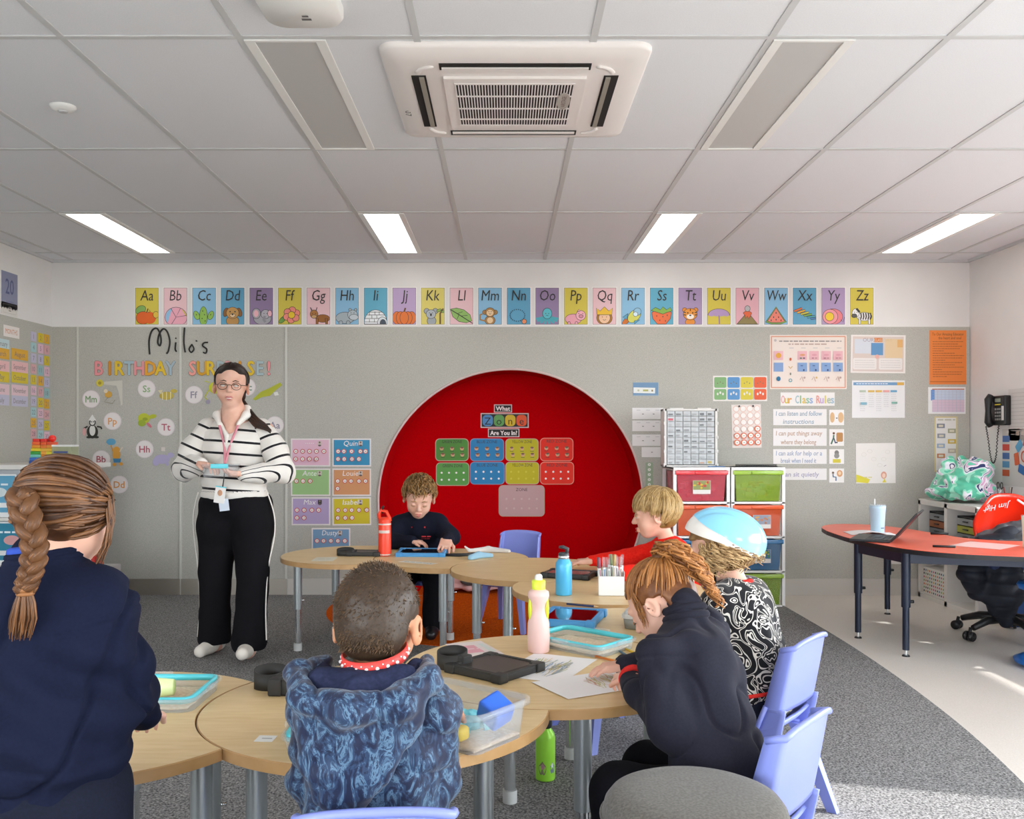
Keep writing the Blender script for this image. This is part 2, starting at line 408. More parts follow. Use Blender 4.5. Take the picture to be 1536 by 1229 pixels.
# left wall: white with felt board and added window, right wall with big window and added side window, rear wall with windows (behind the camera)
mb = MB(); mb.box((WL,2.0,.9),(WL+.012,BY-.012,2.045), M_felt); struct(mb, 'trim_6')
def wall_open(x0, x1, y0, y1, z0, z1, opens, axis):
    """wall box with rectangular openings [(a0,a1,zb,zt)] along axis"""
    mb = MB(); cur = y0 if axis == 'y' else x0; end = y1 if axis == 'y' else x1
    def bx(a, b, za, zb):
        if b-a < 1e-4 or zb-za < 1e-4: return
        if axis == 'y': mb.box((x0,a,za),(x1,b,zb), M_white_wall)
        else: mb.box((a,y0,za),(b,y1,zb), M_white_wall)
    for (a0, a1, zb, zt) in opens:
        bx(cur, a0, z0, z1); bx(a0, a1, z0, zb); bx(a0, a1, zt, z1); cur = a1
    bx(cur, end, z0, z1); return mb
OP_R = [(-.9, 2.62, .05, 2.2), (3.15, 5.75, .7, 2.25)]  # second opening is for the side window added to light the floor
OP_B = [(-3.2, -.6, .6, 2.3), (1.2, 2.6, .8, 2.1)]
struct(wall_open(WL-.1, WL, REAR, BY+.02, -.1, CZ+.05, [(-2.2, .4, .9, 2.2)], 'y'), 'wall_left')  # unseen left window opening, added to brighten the left ceiling
struct(wall_open(WR, WR+.12, REAR, BY+.02, -.1, CZ+.05, OP_R, 'y'), 'wall_right')
struct(wall_open(WL-.1, WR+.12, REAR-.12, REAR, -.1, CZ+.05, OP_B, 'x'), 'wall_rear')
M_frame = mat('white_window_frame', '#cfcfcf', .4)
M_glass = mat('window_glass', '#ffffff', .0, k=1, trans=1, alpha=.12, spec=.3)
def window(n, plane, a0, a1, zb, zt, nm):
    mb = MB(); d = .05
    def bx(p, q, za, zb_, m=M_frame, t=.03):
        if plane[0] == 'x': mb.box((plane[1]-t,p,za),(plane[1]+t,q,zb_), m)
        else: mb.box((p,plane[1]-t,za),(q,plane[1]+t,zb_), m)
    bx(a0, a1, zb, zb+d); bx(a0, a1, zt-d, zt)
    for k in range(nm+1):
        c = a0+d/2+(a1-a0-d)*k/nm; bx(c-d/2, c+d/2, zb, zt)
    o = mb.build(f'window_{n}', world=True); tag(o, kind='structure')
window(1, ('x', WR+.06), -.9, 2.62, .05, 2.2, 3)
window(5, ('x', WL-.05), -2.2, .4, .9, 2.2, 2)  # unseen window, added for light on the left of the room
window(2, ('y', REAR-.06), -3.2, -.6, .6, 2.3, 2)
window(3, ('y', REAR-.06), 1.2, 2.6, .8, 2.1, 2)
window(4, ('x', WR+.06), 3.15, 5.75, .7, 2.25, 2)  # added side window, lights the vinyl floor and the children's right sides
mb = MB(); mb.box((-40,-40,-.2),(40,40,-.12), mat('outdoor_paving', '#8f8c86', .9, k=.9)); struct(mb, 'floor_outside')  # unseen ground, added so sky light from below misses the ceiling
mb = MB(); mb.box((WR+.12,2.75,2.42),(WR+2.4,6.6,2.5), M_white_wall); mb.box((WR+2.2,2.8,-.1),(WR+2.3,2.9,2.42), M_white_wall); struct(mb, 'ceiling_sun_blocker')  # unseen canopy, added to keep direct sun out of the side window
for (nm, a, b) in (('left', (WL,REAR,0), (WL+.012,BY-.02,.1)), ('right', (WR-.012,REAR,0), (WR,BY-.02,.1))):
    mb = MB()
    if nm == 'right': mb.box((WR-.012,2.62,0),(WR,BY-.02,.1), M_skirt); mb.box((WR-.012,REAR,0),(WR,-.9,.1), M_skirt)
    else: mb.box(a, b, M_skirt)
    struct(mb, 'baseboard_'+nm)
# ---------------------------------------------------------------- ceiling fittings
M_lamp_on = mat('lit_diffuser', '#ffffff', .5, k=1, emit='#fffaf0', es=5.0)
M_lamp_off = mat('unlit_diffuser', '#b4b3b2', .35, k=1.15)
def ceiling_light(x, y0, on, label, group=None):
    t = thing('ceiling_light', label, 'ceiling light', (x+.15, y0+.6, CZ-.005), 0, group)
    mb = MB(); z = -.004; a, b, c, d = -.138, .138, -.588, .588; e, f = .105, .588-.012
    for r in (((a,c),(-e,d)), ((e,c),(b,d)), ((-e,c),(e,-f)), ((-e,f),(e,d))): mb.box((*r[0],z),(*r[1],.004), M_white)
    mb.build('frame', t)
    mb = MB(); mb.box((-e,-f,-.001 if on else .001),(e,f,.004), M_lamp_on if on else M_lamp_off); mb.build('diffuser', t)
    return t
for x, s in ((-2.7, 'far left'), (-.9, 'left of the middle pair'), (.9, 'right of the middle pair'), (2.7, 'far right')):
    ceiling_light(x, 5.49, True, {'far left':'glowing white ceiling light panel above the letter cards, leftmost of the lit row',
      'left of the middle pair':'glowing white ceiling light panel, second from left in the lit row',
      'right of the middle pair':'glowing white ceiling light panel, third from left in the lit row',
      'far right':'glowing white ceiling light panel, rightmost of the lit row'}[s], 'lit ceiling light panels')
ceiling_light(-.9, 3.09, False, 'unlit grey ceiling light panel left of the air conditioner', 'unlit ceiling light panels')
ceiling_light(.9, 3.09, False, 'unlit grey ceiling light panel right of the air conditioner', 'unlit ceiling light panels')
for x in (-2.7, .9, -.9, 2.7): ceiling_light(x, -1.71, True, 'lit ceiling light panel behind the camera', 'rear ceiling light panels')  # unseen lit panels, added as extra light behind the camera
# cassette air conditioner
ac = thing('air_conditioner', 'white four-way cassette air conditioner in the middle of the ceiling', 'air conditioner', (.035, 3.6, CZ))
M_ac = mat('air_conditioner_plastic', '#d4cfcd', .4, k=1.25); M_dark = mat('dark_void', '#151312', .8, k=1)
M_slot = mat('air_slot_vane', '#8f8a80', .5)
mb = MB(); p1 = rrect(0, 0, .95, .95, .06, 8); p2 = rrect(0, 0, .93, .93, .055, 8); p3 = rrect(0, 0, .80, .80, .05, 8); n = len(p1)
rings = [[(p[0],p[1],0) for p in p1], [(p[0],p[1],-.012) for p in p1], [(p[0],p[1],-.02) for p in p2], [(p[0],p[1],-.036) for p in p3]]
vs = [q for r_ in rings for q in r_]
mb.add(vs, [(k*n+j, k*n+(j+1)%n, (k+1)*n+(j+1)%n, (k+1)*n+j)[::-1] for k in range(3) for j in range(n)]+[tuple(3*n+j for j in range(n))[::-1]], M_ac, True)
mb.build('panel', ac)
for i in range(4):
    R = Matrix.Rotation(i*PI/2, 4, 'Z'); mb = MB()
    mb.box((-.27,.325,-.039),(.27,.378,-.034), M_dark, R)
    mb.box((-.262,.332,-.044),(.262,.35,-.037), M_ac if i % 2 == 0 else M_slot, R @ Matrix.Identity(4)); mb.build('air_vane', ac)
for sx in (-1, 1):
    for sy in (-1, 1):
        mb = MB(); P = []
        for k in range(9):
            a = PI/2*k/8; P.append((sx*(.29+.062*math.cos(a)), sy*(.29+.062*math.sin(a)), -.039))
        mb.tube(P, [.006]+[.011]*7+[.006], M_ac, n=8, flat=.5); mb.build('corner_vane', ac)
mb = MB(); mb.box((-.262,-.262,-.046),(.262,.262,-.036), M_ac)
mb.box((-.222,-.222,-.0475),(.222,.222,-.0455), M_dark)
for k in range(41): x = -.22+.44*k/40; mb.box((x-.0022,-.222,-.05),(x+.0022,.222,-.047), M_ac)
for y in (-.222,-.1,.03,.15,.222): mb.box((-.224,y-.004,-.051),(.224,y+.004,-.047), M_ac)
mb.build('grille', ac)
c = Card(.05, .17, '#a9a29c', .003, outline=[(-.025+.05*(.5-.5*math.cos(2*PI*i/20)) if False else .025*math.cos(2*PI*i/20), .085*math.sin(2*PI*i/20)) for i in range(20)])
c.text('AIRSTAGE', 0, 0, .024, '#5d4340', rot=PI/2)
o = c.place('badge', None, None, wall='x', at=(.19,-.06,-.052), rot=Euler((PI, 0, 0)), parent=ac); tag(o, 'oval pinkish badge')
c = Card(.001, .001, '#d4cfcd', 0); c.text('AC-07', 0, 0, .034, '#4b4745'); o = c.place('unit_number', None, None, wall='x', at=(-.43,.1,-.0235), rot=Euler((PI, .35, PI/2)), parent=ac)
# smoke detector, ceiling access point
sd = thing('smoke_detector', 'small round white smoke detector on the ceiling', 'smoke detector', (-1.81, 3.74, CZ))
mb = MB(); mb.lathe([(.0,-.02),(.03,-.02),(.045,-.012),(.052,-.004),(.052,0)][::-1], M_white); mb.build('housing', sd)
mb = MB(); mb.lathe([(.018,-.024),(.02,-.019)][::-1], M_tbar); mb.build('sensor', sd)
ap = thing('access_point', 'white rounded square wireless access point on the ceiling', 'access point', (-.635, 2.82, CZ))
mb = MB(); a = rrect(0,0,.25,.25,.07,8); b = rrect(0,0,.235,.235,.065,8); n = len(a)
mb.add([(p[0],p[1],0) for p in a]+[(p[0],p[1],-.028) for p in a]+[(p[0],p[1],-.04) for p in b], [(k*n+j,k*n+(j+1)%n,(k+1)*n+(j+1)%n,(k+1)*n+j)[::-1] for k in range(2) for j in range(n)]+[tuple(2*n+j for j in range(n))[::-1]], M_white, True)
mb.build('housing', ap)
c = Card(.03, .012, '#6a6868', .0008); c.rect(0,.022,.02,.012,'#6a6868'); c.place('marking', None, None, wall='x', at=(.01,.055,-.0405), rot=Euler((PI,0,0)), parent=ap)
# ================================================================ things on the walls
K = '#3a3634'
YE, PK, BL, DB, PU, TE = '#cdbc4e', '#dfb9be', '#86b4d2', '#5f9cbb', '#a08bb0', '#62a5bf'
U = .094
def E(c, x, y, rx, ry, f, o=True, rot=0):
    if o: c.ell(x*U, y*U, (rx+.035)*U, (ry+.035)*U, K, rot=rot)
    c.ell(x*U, y*U, rx*U, ry*U, f, rot=rot)
def Pn(c, pts, f, o=True):
    p = [(x*U, y*U) for x, y in pts]
    c.poly(p, f)
    if o: c.line(p+[p[0]], .0035, K)
def Ln(c, pts, f=K, w=.0035): c.line([(x*U, y*U) for x, y in pts], w, f)
def eyes(c, x, y, d=.12, r=.035):
    for s in (-1, 1): c.ell((x+s*d)*U, y*U, r*U, r*U, K)
def smile(c, x, y, r=.1): Ln(c, [(x+r*math.cos(a), y+r*math.sin(a)) for a in [PI*(1.15+.7*k/6) for k in range(7)]], w=.003)
def d_apple(c):
    E(c,-.5,-.3,.42,.3,'#7fa65a',rot=.5); E(c,-.3,-.95,.55,.5,'#d9632b'); E(c,.25,-.95,.5,.48,'#d9632b',False); Ln(c,[(.0,-.5),(.1,-.2)],'#5b3c20',.008); Ln(c,[(.1,-.5),(.3,-.45),(.2,-.3)],'#5b3c20'); E(c,.75,-.7,.22,.25,'#d8b545')
def d_ball(c):
    E(c,.05,-.9,.88,.8,'#e2a3b3'); c.ell(.05*U,-.9*U,.85*U,.78*U,'#8cb6d6',a0=PI*.62,a1=PI*1.2); c.ell(.05*U,-.9*U,.85*U,.78*U,'#cdbb4f',a0=PI*.0,a1=PI*.32); Ln(c,[(-.35,-.2),(.05,-.9),(-.3,-1.5)]); Ln(c,[(.4,-.2),(.05,-.9),(.9,-.75)])
def d_cactus(c):
    E(c,-.05,-.85,.3,.8,'#8db552'); E(c,-.6,-.75,.2,.35,'#8db552',rot=.4); E(c,.55,-.75,.2,.35,'#8db552',rot=-.4)
    for x,y in ((-.1,-.4),(.05,-.7),(-.15,-1),(.1,-1.2),(-.6,-.7),(.55,-.7)): c.ell(x*U,y*U,.04*U,.05*U,K)
def d_dog(c):
    E(c,0,-1.2,.5,.4,'#b78a4f'); E(c,-.55,-.5,.18,.35,'#8a5f33',rot=-.3); E(c,.55,-.5,.18,.35,'#8a5f33',rot=.3); E(c,0,-.55,.5,.45,'#bf9154'); eyes(c,0,-.45,.2,.06); E(c,0,-.75,.2,.14,'#dcc29a'); c.ell(0,-.68*U,.09*U,.06*U,K)
def d_elephant(c):
    E(c,.1,-1.0,.7,.5,'#a3a0a6'); E(c,-.4,-.6,.33,.4,'#a3a0a6'); E(c,-.42,-.6,.2,.28,'#e3b0b8',False); E(c,.35,-.65,.35,.35,'#aeabb2'); E(c,.7,-.6,.16,.25,'#e3b0b8'); Ln(c,[(.3,-.8),(.2,-1.1),(.35,-1.3)],'#8f8c92',.02); eyes(c,.35,-.6,.12)
def d_flower(c):
    E(c,-.6,-1.1,.35,.16,'#6f9c4c',rot=.8); Ln(c,[(-.1,-1.45),(.1,-.8)],'#6f9c4c',.01)
    for k in range(6): E(c,.15+.42*math.cos(k*PI/3+.4),-.72+.4*math.sin(k*PI/3+.4),.27,.26,'#e3877a')
    E(c,.15,-.72,.26,.26,'#e0bd33')
def d_goat(c):
    E(c,.35,-1.0,.55,.3,'#96602f'); Pn(c,[(-.2,-1),(.0,-1),(-.02,-1.48),(-.2,-1.48)],'#96602f'); Pn(c,[(.55,-1),(.75,-1),(.75,-1.48),(.58,-1.48)],'#96602f'); E(c,-.35,-.65,.3,.32,'#a8703a'); E(c,-.35,-.85,.2,.12,'#c99f6c'); Ln(c,[(-.5,-.4),(-.65,-.1)],w=.006); Ln(c,[(-.2,-.4),(-.1,-.1)],w=.006); eyes(c,-.35,-.6)
def d_hippo(c):
    E(c,-.15,-.95,.75,.45,'#a3adb4'); E(c,.45,-.7,.38,.38,'#aeb8bf'); E(c,.55,-.9,.35,.22,'#bfc6cb'); eyes(c,.45,-.55); E(c,.25,-.3,.09,.09,'#a3adb4'); E(c,.7,-.3,.09,.09,'#a3adb4'); E(c,-.5,-1.35,.14,.15,'#a3adb4'); E(c,.1,-1.35,.14,.15,'#a3adb4')
def d_igloo(c):
    c.ell(0,-1.3*U,.92*U,1.02*U,K,a0=0,a1=PI); c.ell(0,-1.3*U,.89*U,.98*U,'#e4e6e8',a0=0,a1=PI); Pn(c,[(-.9,-1.5),(.9,-1.5),(.9,-1.28),(-.9,-1.28)],'#e4e6e8')
    for y in (-1.28,-1.0,-.72,-.48): x = .9*math.sqrt(max(0,1-((y+1.3)/1)**2)); Ln(c,[(-x,y),(x,y)])
    for x,y in ((-.5,-1.2),(-.1,-1.2),(-.3,-.9),(.1,-.9),(-.05,-.6),(-.5,-.65),(.3,-.6)): Ln(c,[(x,y-.12),(x,y+.15)])
    E(c,.55,-1.35,.38,.45,'#d5dadd'); E(c,.6,-1.4,.22,.3,'#4b5560')
def d_pumpkin(c):
    for x in (-.6,.6,-.3,.3,0): E(c,x,-.95,.33,.5,'#d9743a')
    Ln(c,[(0,-.45),(.1,-.15)],'#6a4a2a',.012)
def d_koala(c):
    E(c,-.1,-1.2,.35,.35,'#9ba0a5'); E(c,-.5,-.4,.2,.2,'#9ba0a5'); E(c,.2,-.4,.2,.2,'#9ba0a5'); E(c,-.15,-.65,.38,.34,'#a8adb2'); eyes(c,-.15,-.55); c.ell(-.15*U,-.7*U,.07*U,.12*U,K); Ln(c,[(.6,-1.5),(.6,-.6),(.85,-.2)],'#6f5a36',.012); E(c,.5,-.35,.2,.08,'#8fae55',rot=.4); E(c,.85,-.45,.15,.07,'#8fae55')
def d_leaf(c):
    p = [(-.9,-.25),(-.4,-.15),(.2,-.3),(.7,-.7),(.85,-1.2),(.4,-1.35),(-.2,-1.25),(-.7,-.85)]
    Pn(c,p,'#8db364'); Ln(c,[(-.85,-.3),(-.1,-.75),(.95,-1.4)],w=.006); Ln(c,[(-.3,-.6),(.1,-.45)]); Ln(c,[(0,-.8),(.5,-.75)]); Ln(c,[(-.2,-.7),(-.35,-1.05)])
def d_monkey(c):
    E(c,0,-1.15,.4,.35,'#a77d4c'); E(c,-.42,-.5,.17,.17,'#a77d4c'); E(c,.42,-.5,.17,.17,'#a77d4c'); E(c,0,-.5,.38,.36,'#a77d4c'); E(c,0,-.55,.27,.25,'#e0c39b',False); eyes(c,0,-.45,.1); smile(c,0,-.55); E(c,0,-1.15,.24,.24,'#e0c39b',False); Ln(c,[(-.4,-1.2),(-.8,-1.1),(-.8,-.7),(-.6,-.65)],'#a77d4c',.012)
def d_necklace(c):
    for k in range(22): a = 2*PI*k/22; c.ell((-.1+.6*math.cos(a))*U,(-.75+.48*math.sin(a))*U,.05*U,.05*U,'#3f5868')
    E(c,.45,-1.25,.17,.17,'#d98c62')
def d_octopus(c):
    for k in range(8): a = PI*(1.02+.96*k/7); Ln(c,[(0,-.8),(.55*math.cos(a),-.95+.3*math.sin(a)),(.92*math.cos(a),-1.0+.45*math.sin(a))],'#4da3b0',.016)
    E(c,0,-.6,.36,.42,'#5cb3bf'); eyes(c,0,-.6); smile(c,0,-.68)
def d_pig(c):
    E(c,-.2,-1.05,.65,.4,'#e2a0ad'); E(c,.4,-.75,.38,.38,'#e8acb8'); E(c,.42,-.82,.15,.12,'#d58a9a'); eyes(c,.4,-.6,.16); Pn(c,[(.1,-.45),(.25,-.25),(.35,-.42)],'#e2a0ad'); E(c,-.55,-1.4,.1,.13,'#e2a0ad'); E(c,.05,-1.4,.1,.13,'#e2a0ad')
def d_queen(c):
    E(c,0,-.95,.62,.55,'#a5722f'); E(c,0,-.95,.45,.45,'#e6bd9b'); eyes(c,0,-.88,.17); smile(c,0,-1.0,.14); Pn(c,[(-.6,-.7),(-.65,-.15),(-.35,-.4),(0,-.05),(.35,-.4),(.65,-.15),(.6,-.7)],'#dfb43c')
def d_rocket(c):
    E(c,-.55,-1.2,.4,.18,'#c9702f',rot=.8); E(c,.1,-.8,.62,.4,'#c8c861',rot=.8); E(c,.35,-.45,.3,.28,'#8eb7cf',rot=.8); E(c,.2,-.65,.17,.17,'#cfe2ea'); Pn(c,[(-.4,-.6),(-.85,-.9),(-.5,-1.1)],'#5e9fbf'); Pn(c,[(.1,-1.2),(.1,-1.5),(.55,-1.1)],'#5e9fbf')
def d_strawberry(c):
    Pn(c,[(-.8,-.5),(-.3,-.3),(.3,-.3),(.8,-.5),(.72,-1),(.35,-1.45),(-.35,-1.45),(-.72,-1)],'#df6f45'); Pn(c,[(-.85,-.35),(-.5,-.1),(-.1,-.3),(.1,-.05),(.4,-.3),(.7,-.1),(.85,-.4),(.45,-.5),(.1,-.65),(-.35,-.5)],'#84ab4e')
    for x,y in ((-.4,-.8),(.1,-.85),(.45,-.75),(-.15,-1.15),(.3,-1.2)): c.ell(x*U,y*U,.035*U,.06*U,K)
def d_tiger(c):
    E(c,0,-1.3,.38,.3,'#dd8d3a'); E(c,-.45,-.3,.16,.16,'#dd8d3a'); E(c,.45,-.3,.16,.16,'#dd8d3a'); E(c,0,-.65,.55,.45,'#e0943f'); E(c,0,-.85,.3,.2,'#ece4da',False); eyes(c,0,-.55,.2,.06); c.ell(0,-.75*U,.09*U,.06*U,K)
    for s in (-1,1):
        for y in (-.5,-.7): Ln(c,[(s*.55,y),(s*.35,y-.03)],w=.007)
    Ln(c,[(0,-.22),(0,-.4)],w=.007)
def d_umbrella(c):
    Ln(c,[(0,-.4),(.05,-1.45)],'#8c6f9a',.009); c.ell(0,-.75*U,.9*U,.55*U,K,a0=0,a1=PI); c.ell(0,-.74*U,.86*U,.51*U,'#ae93bb',a0=0,a1=PI)
    for x in (-.6,-.2,.2,.6): E(c,x,-.76,.18,.07,'#ae93bb',False)
def d_volcano(c):
    Pn(c,[(-.85,-1.5),(-.2,-.7),(.2,-.7),(.85,-1.5)],'#8a7a4e'); Pn(c,[(-.35,-.55),(0,-.3),(.35,-.55),(.25,-.8),(.1,-1.05),(0,-.8),(-.15,-1.0),(-.2,-.75)],'#d9663f'); E(c,0,-.2,.2,.22,'#b0aeb0')
def d_melon(c):
    Pn(c,[(-.85,-1.3),(0,-.05),(.85,-1.3),(.4,-1.45),(-.4,-1.45)],'#7fa558'); Pn(c,[(-.7,-1.22),(0,-.15),(.7,-1.22),(.35,-1.33),(-.35,-1.33)],'#e1806f')
    for x,y in ((0,-.55),(-.2,-.9),(.2,-.9),(0,-1.1),(-.4,-1.15),(.4,-1.15)): c.ell(x*U,y*U,.04*U,.07*U,K)
def d_xylo(c):
    cs = ['#d9703a','#dba63c','#c9c24c','#7fab55','#4f9fa8','#4c7fb0']
    for k in range(6): x = -.75+.27*k; Pn(c,[(x-.15,-.35-.12*k),(x+.5,-.1-.16*k),(x+.55,-.25-.16*k),(x-.1,-.5-.12*k)],cs[k])
def d_yoyo(c):
    E(c,.0,-.85,.75,.62,'#df7f86'); E(c,-.25,-.85,.6,.58,'#e5959a'); E(c,-.3,-.85,.33,.33,'#e2bf3a'); Ln(c,[(.6,-1.1),(.8,-1.3),(.9,-.9)])
def d_zebra(c):
    E(c,.2,-.85,.6,.33,'#e6e4e2'); Pn(c,[(-.25,-.9),(-.1,-.9),(-.1,-1.48),(-.25,-1.48)],'#e6e4e2'); Pn(c,[(.5,-.9),(.68,-.9),(.68,-1.48),(.53,-1.48)],'#e6e4e2'); E(c,-.5,-.55,.28,.33,'#e6e4e2'); E(c,-.62,-.78,.2,.14,'#5a5654'); eyes(c,-.5,-.5,.1)
    for x in (-.1,.1,.3,.5,.68): Ln(c,[(x,-.55),(x+.05,-.85),(x-.02,-1.1)],w=.009)
    Ln(c,[(-.45,-.2),(-.2,-.5)],w=.016)
ABC = [('Aa',YE,d_apple,'orange apple'),('Bb',PK,d_ball,'striped beach ball'),('Cc',BL,d_cactus,'green cactus'),('Dd',DB,d_dog,'brown dog'),('Ee','#8d789a',d_elephant,'grey elephant'),
('Ff',YE,d_flower,'pink flower'),('Gg',PK,d_goat,'brown goat'),('Hh',BL,d_hippo,'grey hippo'),('Ii',TE,d_igloo,'white igloo'),('Jj','#b39cc0',d_pumpkin,'orange pumpkin'),('Kk','#d3c56c',d_koala,'grey koala'),
('Ll',PK,d_leaf,'green leaf'),('Mm',BL,d_monkey,'brown monkey'),('Nn',DB,d_necklace,'bead necklace'),('Oo','#8f7b9c',d_octopus,'teal octopus'),('Pp',YE,d_pig,'pink pig'),('Qq',PK,d_queen,'crowned queen'),
('Rr',BL,d_rocket,'green and blue rocket'),('Ss',TE,d_strawberry,'red strawberry'),('Tt','#a48fb2',d_tiger,'orange tiger'),('Uu',YE,d_umbrella,'purple umbrella'),('Vv','#dba9b1',d_volcano,'erupting volcano'),
('Ww',BL,d_melon,'watermelon slice'),('Xx',DB,d_xylo,'rainbow xylophone'),('Yy','#ab93b8',d_yoyo,'pink yoyo'),('Zz',YE,d_zebra,'striped zebra')]
CN = {YE:'yellow','#d3c56c':'yellow',PK:'pink','#dba9b1':'pink',BL:'light blue',DB:'deep blue',TE:'teal blue'}
for i, (t, bg, fn, nm) in enumerate(ABC):
    c = Card(.192, .294, '#e6e2df'); c.rect(0, 0, .178, .28, K); c.rect(0, 0, .174, .276, bg)
    c.clip = (.0855, .1365); fn(c); c.clip = None
    c.text(t, 0, .083, .115, K, wmax=.15, sx=.8, shear=.12)
    x = 220.5+42.88*i
    p = W(x, 459.5, BY); p.y = BY-.001
    cname = CN.get(bg, 'purple')
    c.place('alphabet_card', f'{cname} alphabet card {t} with a picture of a {nm}' if nm[0] not in 'aeiou' else f'{cname} alphabet card {t} with a picture of an {nm}', 'card', 'alphabet cards in a row above the felt wall', at=p)
WALLPOS = lambda x, y, d=.001: Vector((W(x, y, BY).x, FY-d, W(x, y, BY).z))
# Handwritten name lettering, one cut-out per letter
def spl(pts, n=8):
    out = []
    for i in range(len(pts)-1):
        p0, p1, p2, p3 = pts[max(i-1,0)], pts[i], pts[i+1], pts[min(i+2,len(pts)-1)]
        for k in range(n):
            t = k/n; out.append(tuple(.5*((2*p1[c])+(-p0[c]+p2[c])*t+(2*p0[c]-5*p1[c]+4*p2[c]-p3[c])*t*t+(-p0[c]+3*p1[c]-3*p2[c]+p3[c])*t**3) for c in range(len(pts[0]))))
    out.append(tuple(pts[-1])); return out
def stroke_letter(strokes, label, wpx=2.2, name='cut_out_letter', group=None, color='#2c2a29'):
    allp = [p for s_ in strokes for p in s_]; x0 = min(p[0] for p in allp); x1 = max(p[0] for p in allp); y0 = min(p[1] for p in allp); y1 = max(p[1] for p in allp)
    cx, cy = (x0+x1)/2, (y0+y1)/2; mb = MB()
    for s_ in strokes:
        if len(s_) == 1:
            mb.ell(((s_[0][0]-cx)/PB, -(s_[0][1]-cy)/PB, .003), (.006,.006,.003), paper(color)); continue
        mb.tube([((x-cx)/PB, -(y-cy)/PB, .003) for x, y in spl(s_)], wpx/PB/2, paper(color), n=6)
    o = mb.build(name); o.location = WALLPOS(cx, cy, .003); o.rotation_euler = (PI/2, 0, 0)
    return tag(o, label, 'letter', group)
stroke_letter([[(226,532),(225,512),(229,497),(236,493),(241,500),(243,512),(241,519),(238,514),(240,502),(246,494),(252,498),(256,512),(254,526),(251,531)]], 'large looping black handwritten capital M cut-out', 2.6, group='black handwritten name lettering')
stroke_letter([[(265,514),(264,524),(266,528)],[(265,508)]], 'small black handwritten i between the capital and the l', 2.4, group='black handwritten name lettering')
stroke_letter([[(278,492),(277,512),(279,529)]], 'tall black handwritten l straddling the felt panel joint', 2.4, group='black handwritten name lettering')
stroke_letter([[(289,517),(285,524),(288,529),(292,524),(289,517)]], 'small black handwritten o to the right of the tall l', 2.2, group='black handwritten name lettering')
stroke_letter([[(296,511),(295.5,513)]], 'tiny black apostrophe mark before the s', 2.6, group='black handwritten name lettering')
stroke_letter([[(313,514),(307,515),(305,519),(311,524),(310,530),(306,529)]], 'black handwritten s at the end of the name', 2.4, group='black handwritten name lettering')
# BIRTHDAY SURPRISE!
cols = {'B':'#dd8f93','I':'#d79a2c','R':'#d9b632','T':'#9db4bd','H':'#e09a9e','D':'#d79b35','A':'#d9b632','Y':'#9fb1bb','S':'#e59a8f','U':'#d9a03c','P':'#a5b4b8','E':'#a2b5ba','!':'#dd8f93'}
line1 = [('B',150,'#dd8f93','pink'),('I',166,'#cf8a28','orange'),('R',181,'#d9b632','yellow'),('T',195,'#9db4bd','pale blue'),('H',210,'#dd8f93','pink'),('D',227,'#d79b35','orange'),('A',242,'#d9b632','yellow'),('Y',257,'#9fb1bb','pale blue'),
 ('S',290,'#e59a8f','pink'),('U',304,'#cf9a30','orange'),('R',318,'#d9b632','yellow'),('P',332,'#a5b4b8','pale blue'),('R',346,'#dd9a9e','pink'),('I',361,'#d08e2a','orange'),('S',377,'#d9b632','yellow'),('E',391,'#a2b5ba','pale blue'),('!',404,'#dd8f93','pink')]
for i, (ch, x, cc, cn) in enumerate(line1):
    c = Card(.001, .001, cc, 0); c.t = .003
    c.text(ch, 0, -.0005, .15, '#7a6a5a', bold=.0065, sx=.82); c.text(ch, 0, 0, .15, cc, bold=.004, sx=.82)
    word = 'BIRTHDAY' if i < 8 else 'SURPRISE'
    lab = f'{cn} cut-out letter {ch} of the word {word} on the felt' if ch != '!' else 'pink cut-out exclamation mark after the word SURPRISE'
    c.place('cut_out_letter', lab, 'letter', 'coloured cut-out heading letters', at=WALLPOS(x, 552.5, .0015))
# round letter discs
for (t, x, y, cc, dc) in (('Mm',138,599,'#7d9a72','green'),('Ss',221,583.5,'#8aa878','green'),('Ff',292,592.5,'#8d8794','grey'),('Cc',371,581,'#6f8f80','green'),('Pp',170,632,'#d59a63','orange'),('Tt',250,641,'#b0616d','dark pink'),('Bb',153,689,'#a8505d','dark red'),('Hh',218,674,'#b05a68','dark pink'),('Dd',180,727,'#d08f4c','orange'),('Aa',413,638,'#8d8794','grey')):
    c = Card(.1,.1,'#dcd5d4',.002,outline=[(.067*math.cos(2*PI*k/32),.067*math.sin(2*PI*k/32)) for k in range(32)])
    c.ring(0,0,.064,.064,.003,'#cdbfc4'); c.text(t, 0, 0, .072, cc, wmax=.085, bold=.0012)
    c.place('letter_disc', f'white round letter disc reading {t} in {dc}', 'letter disc', 'round letter discs on the felt', at=WALLPOS(x, y))
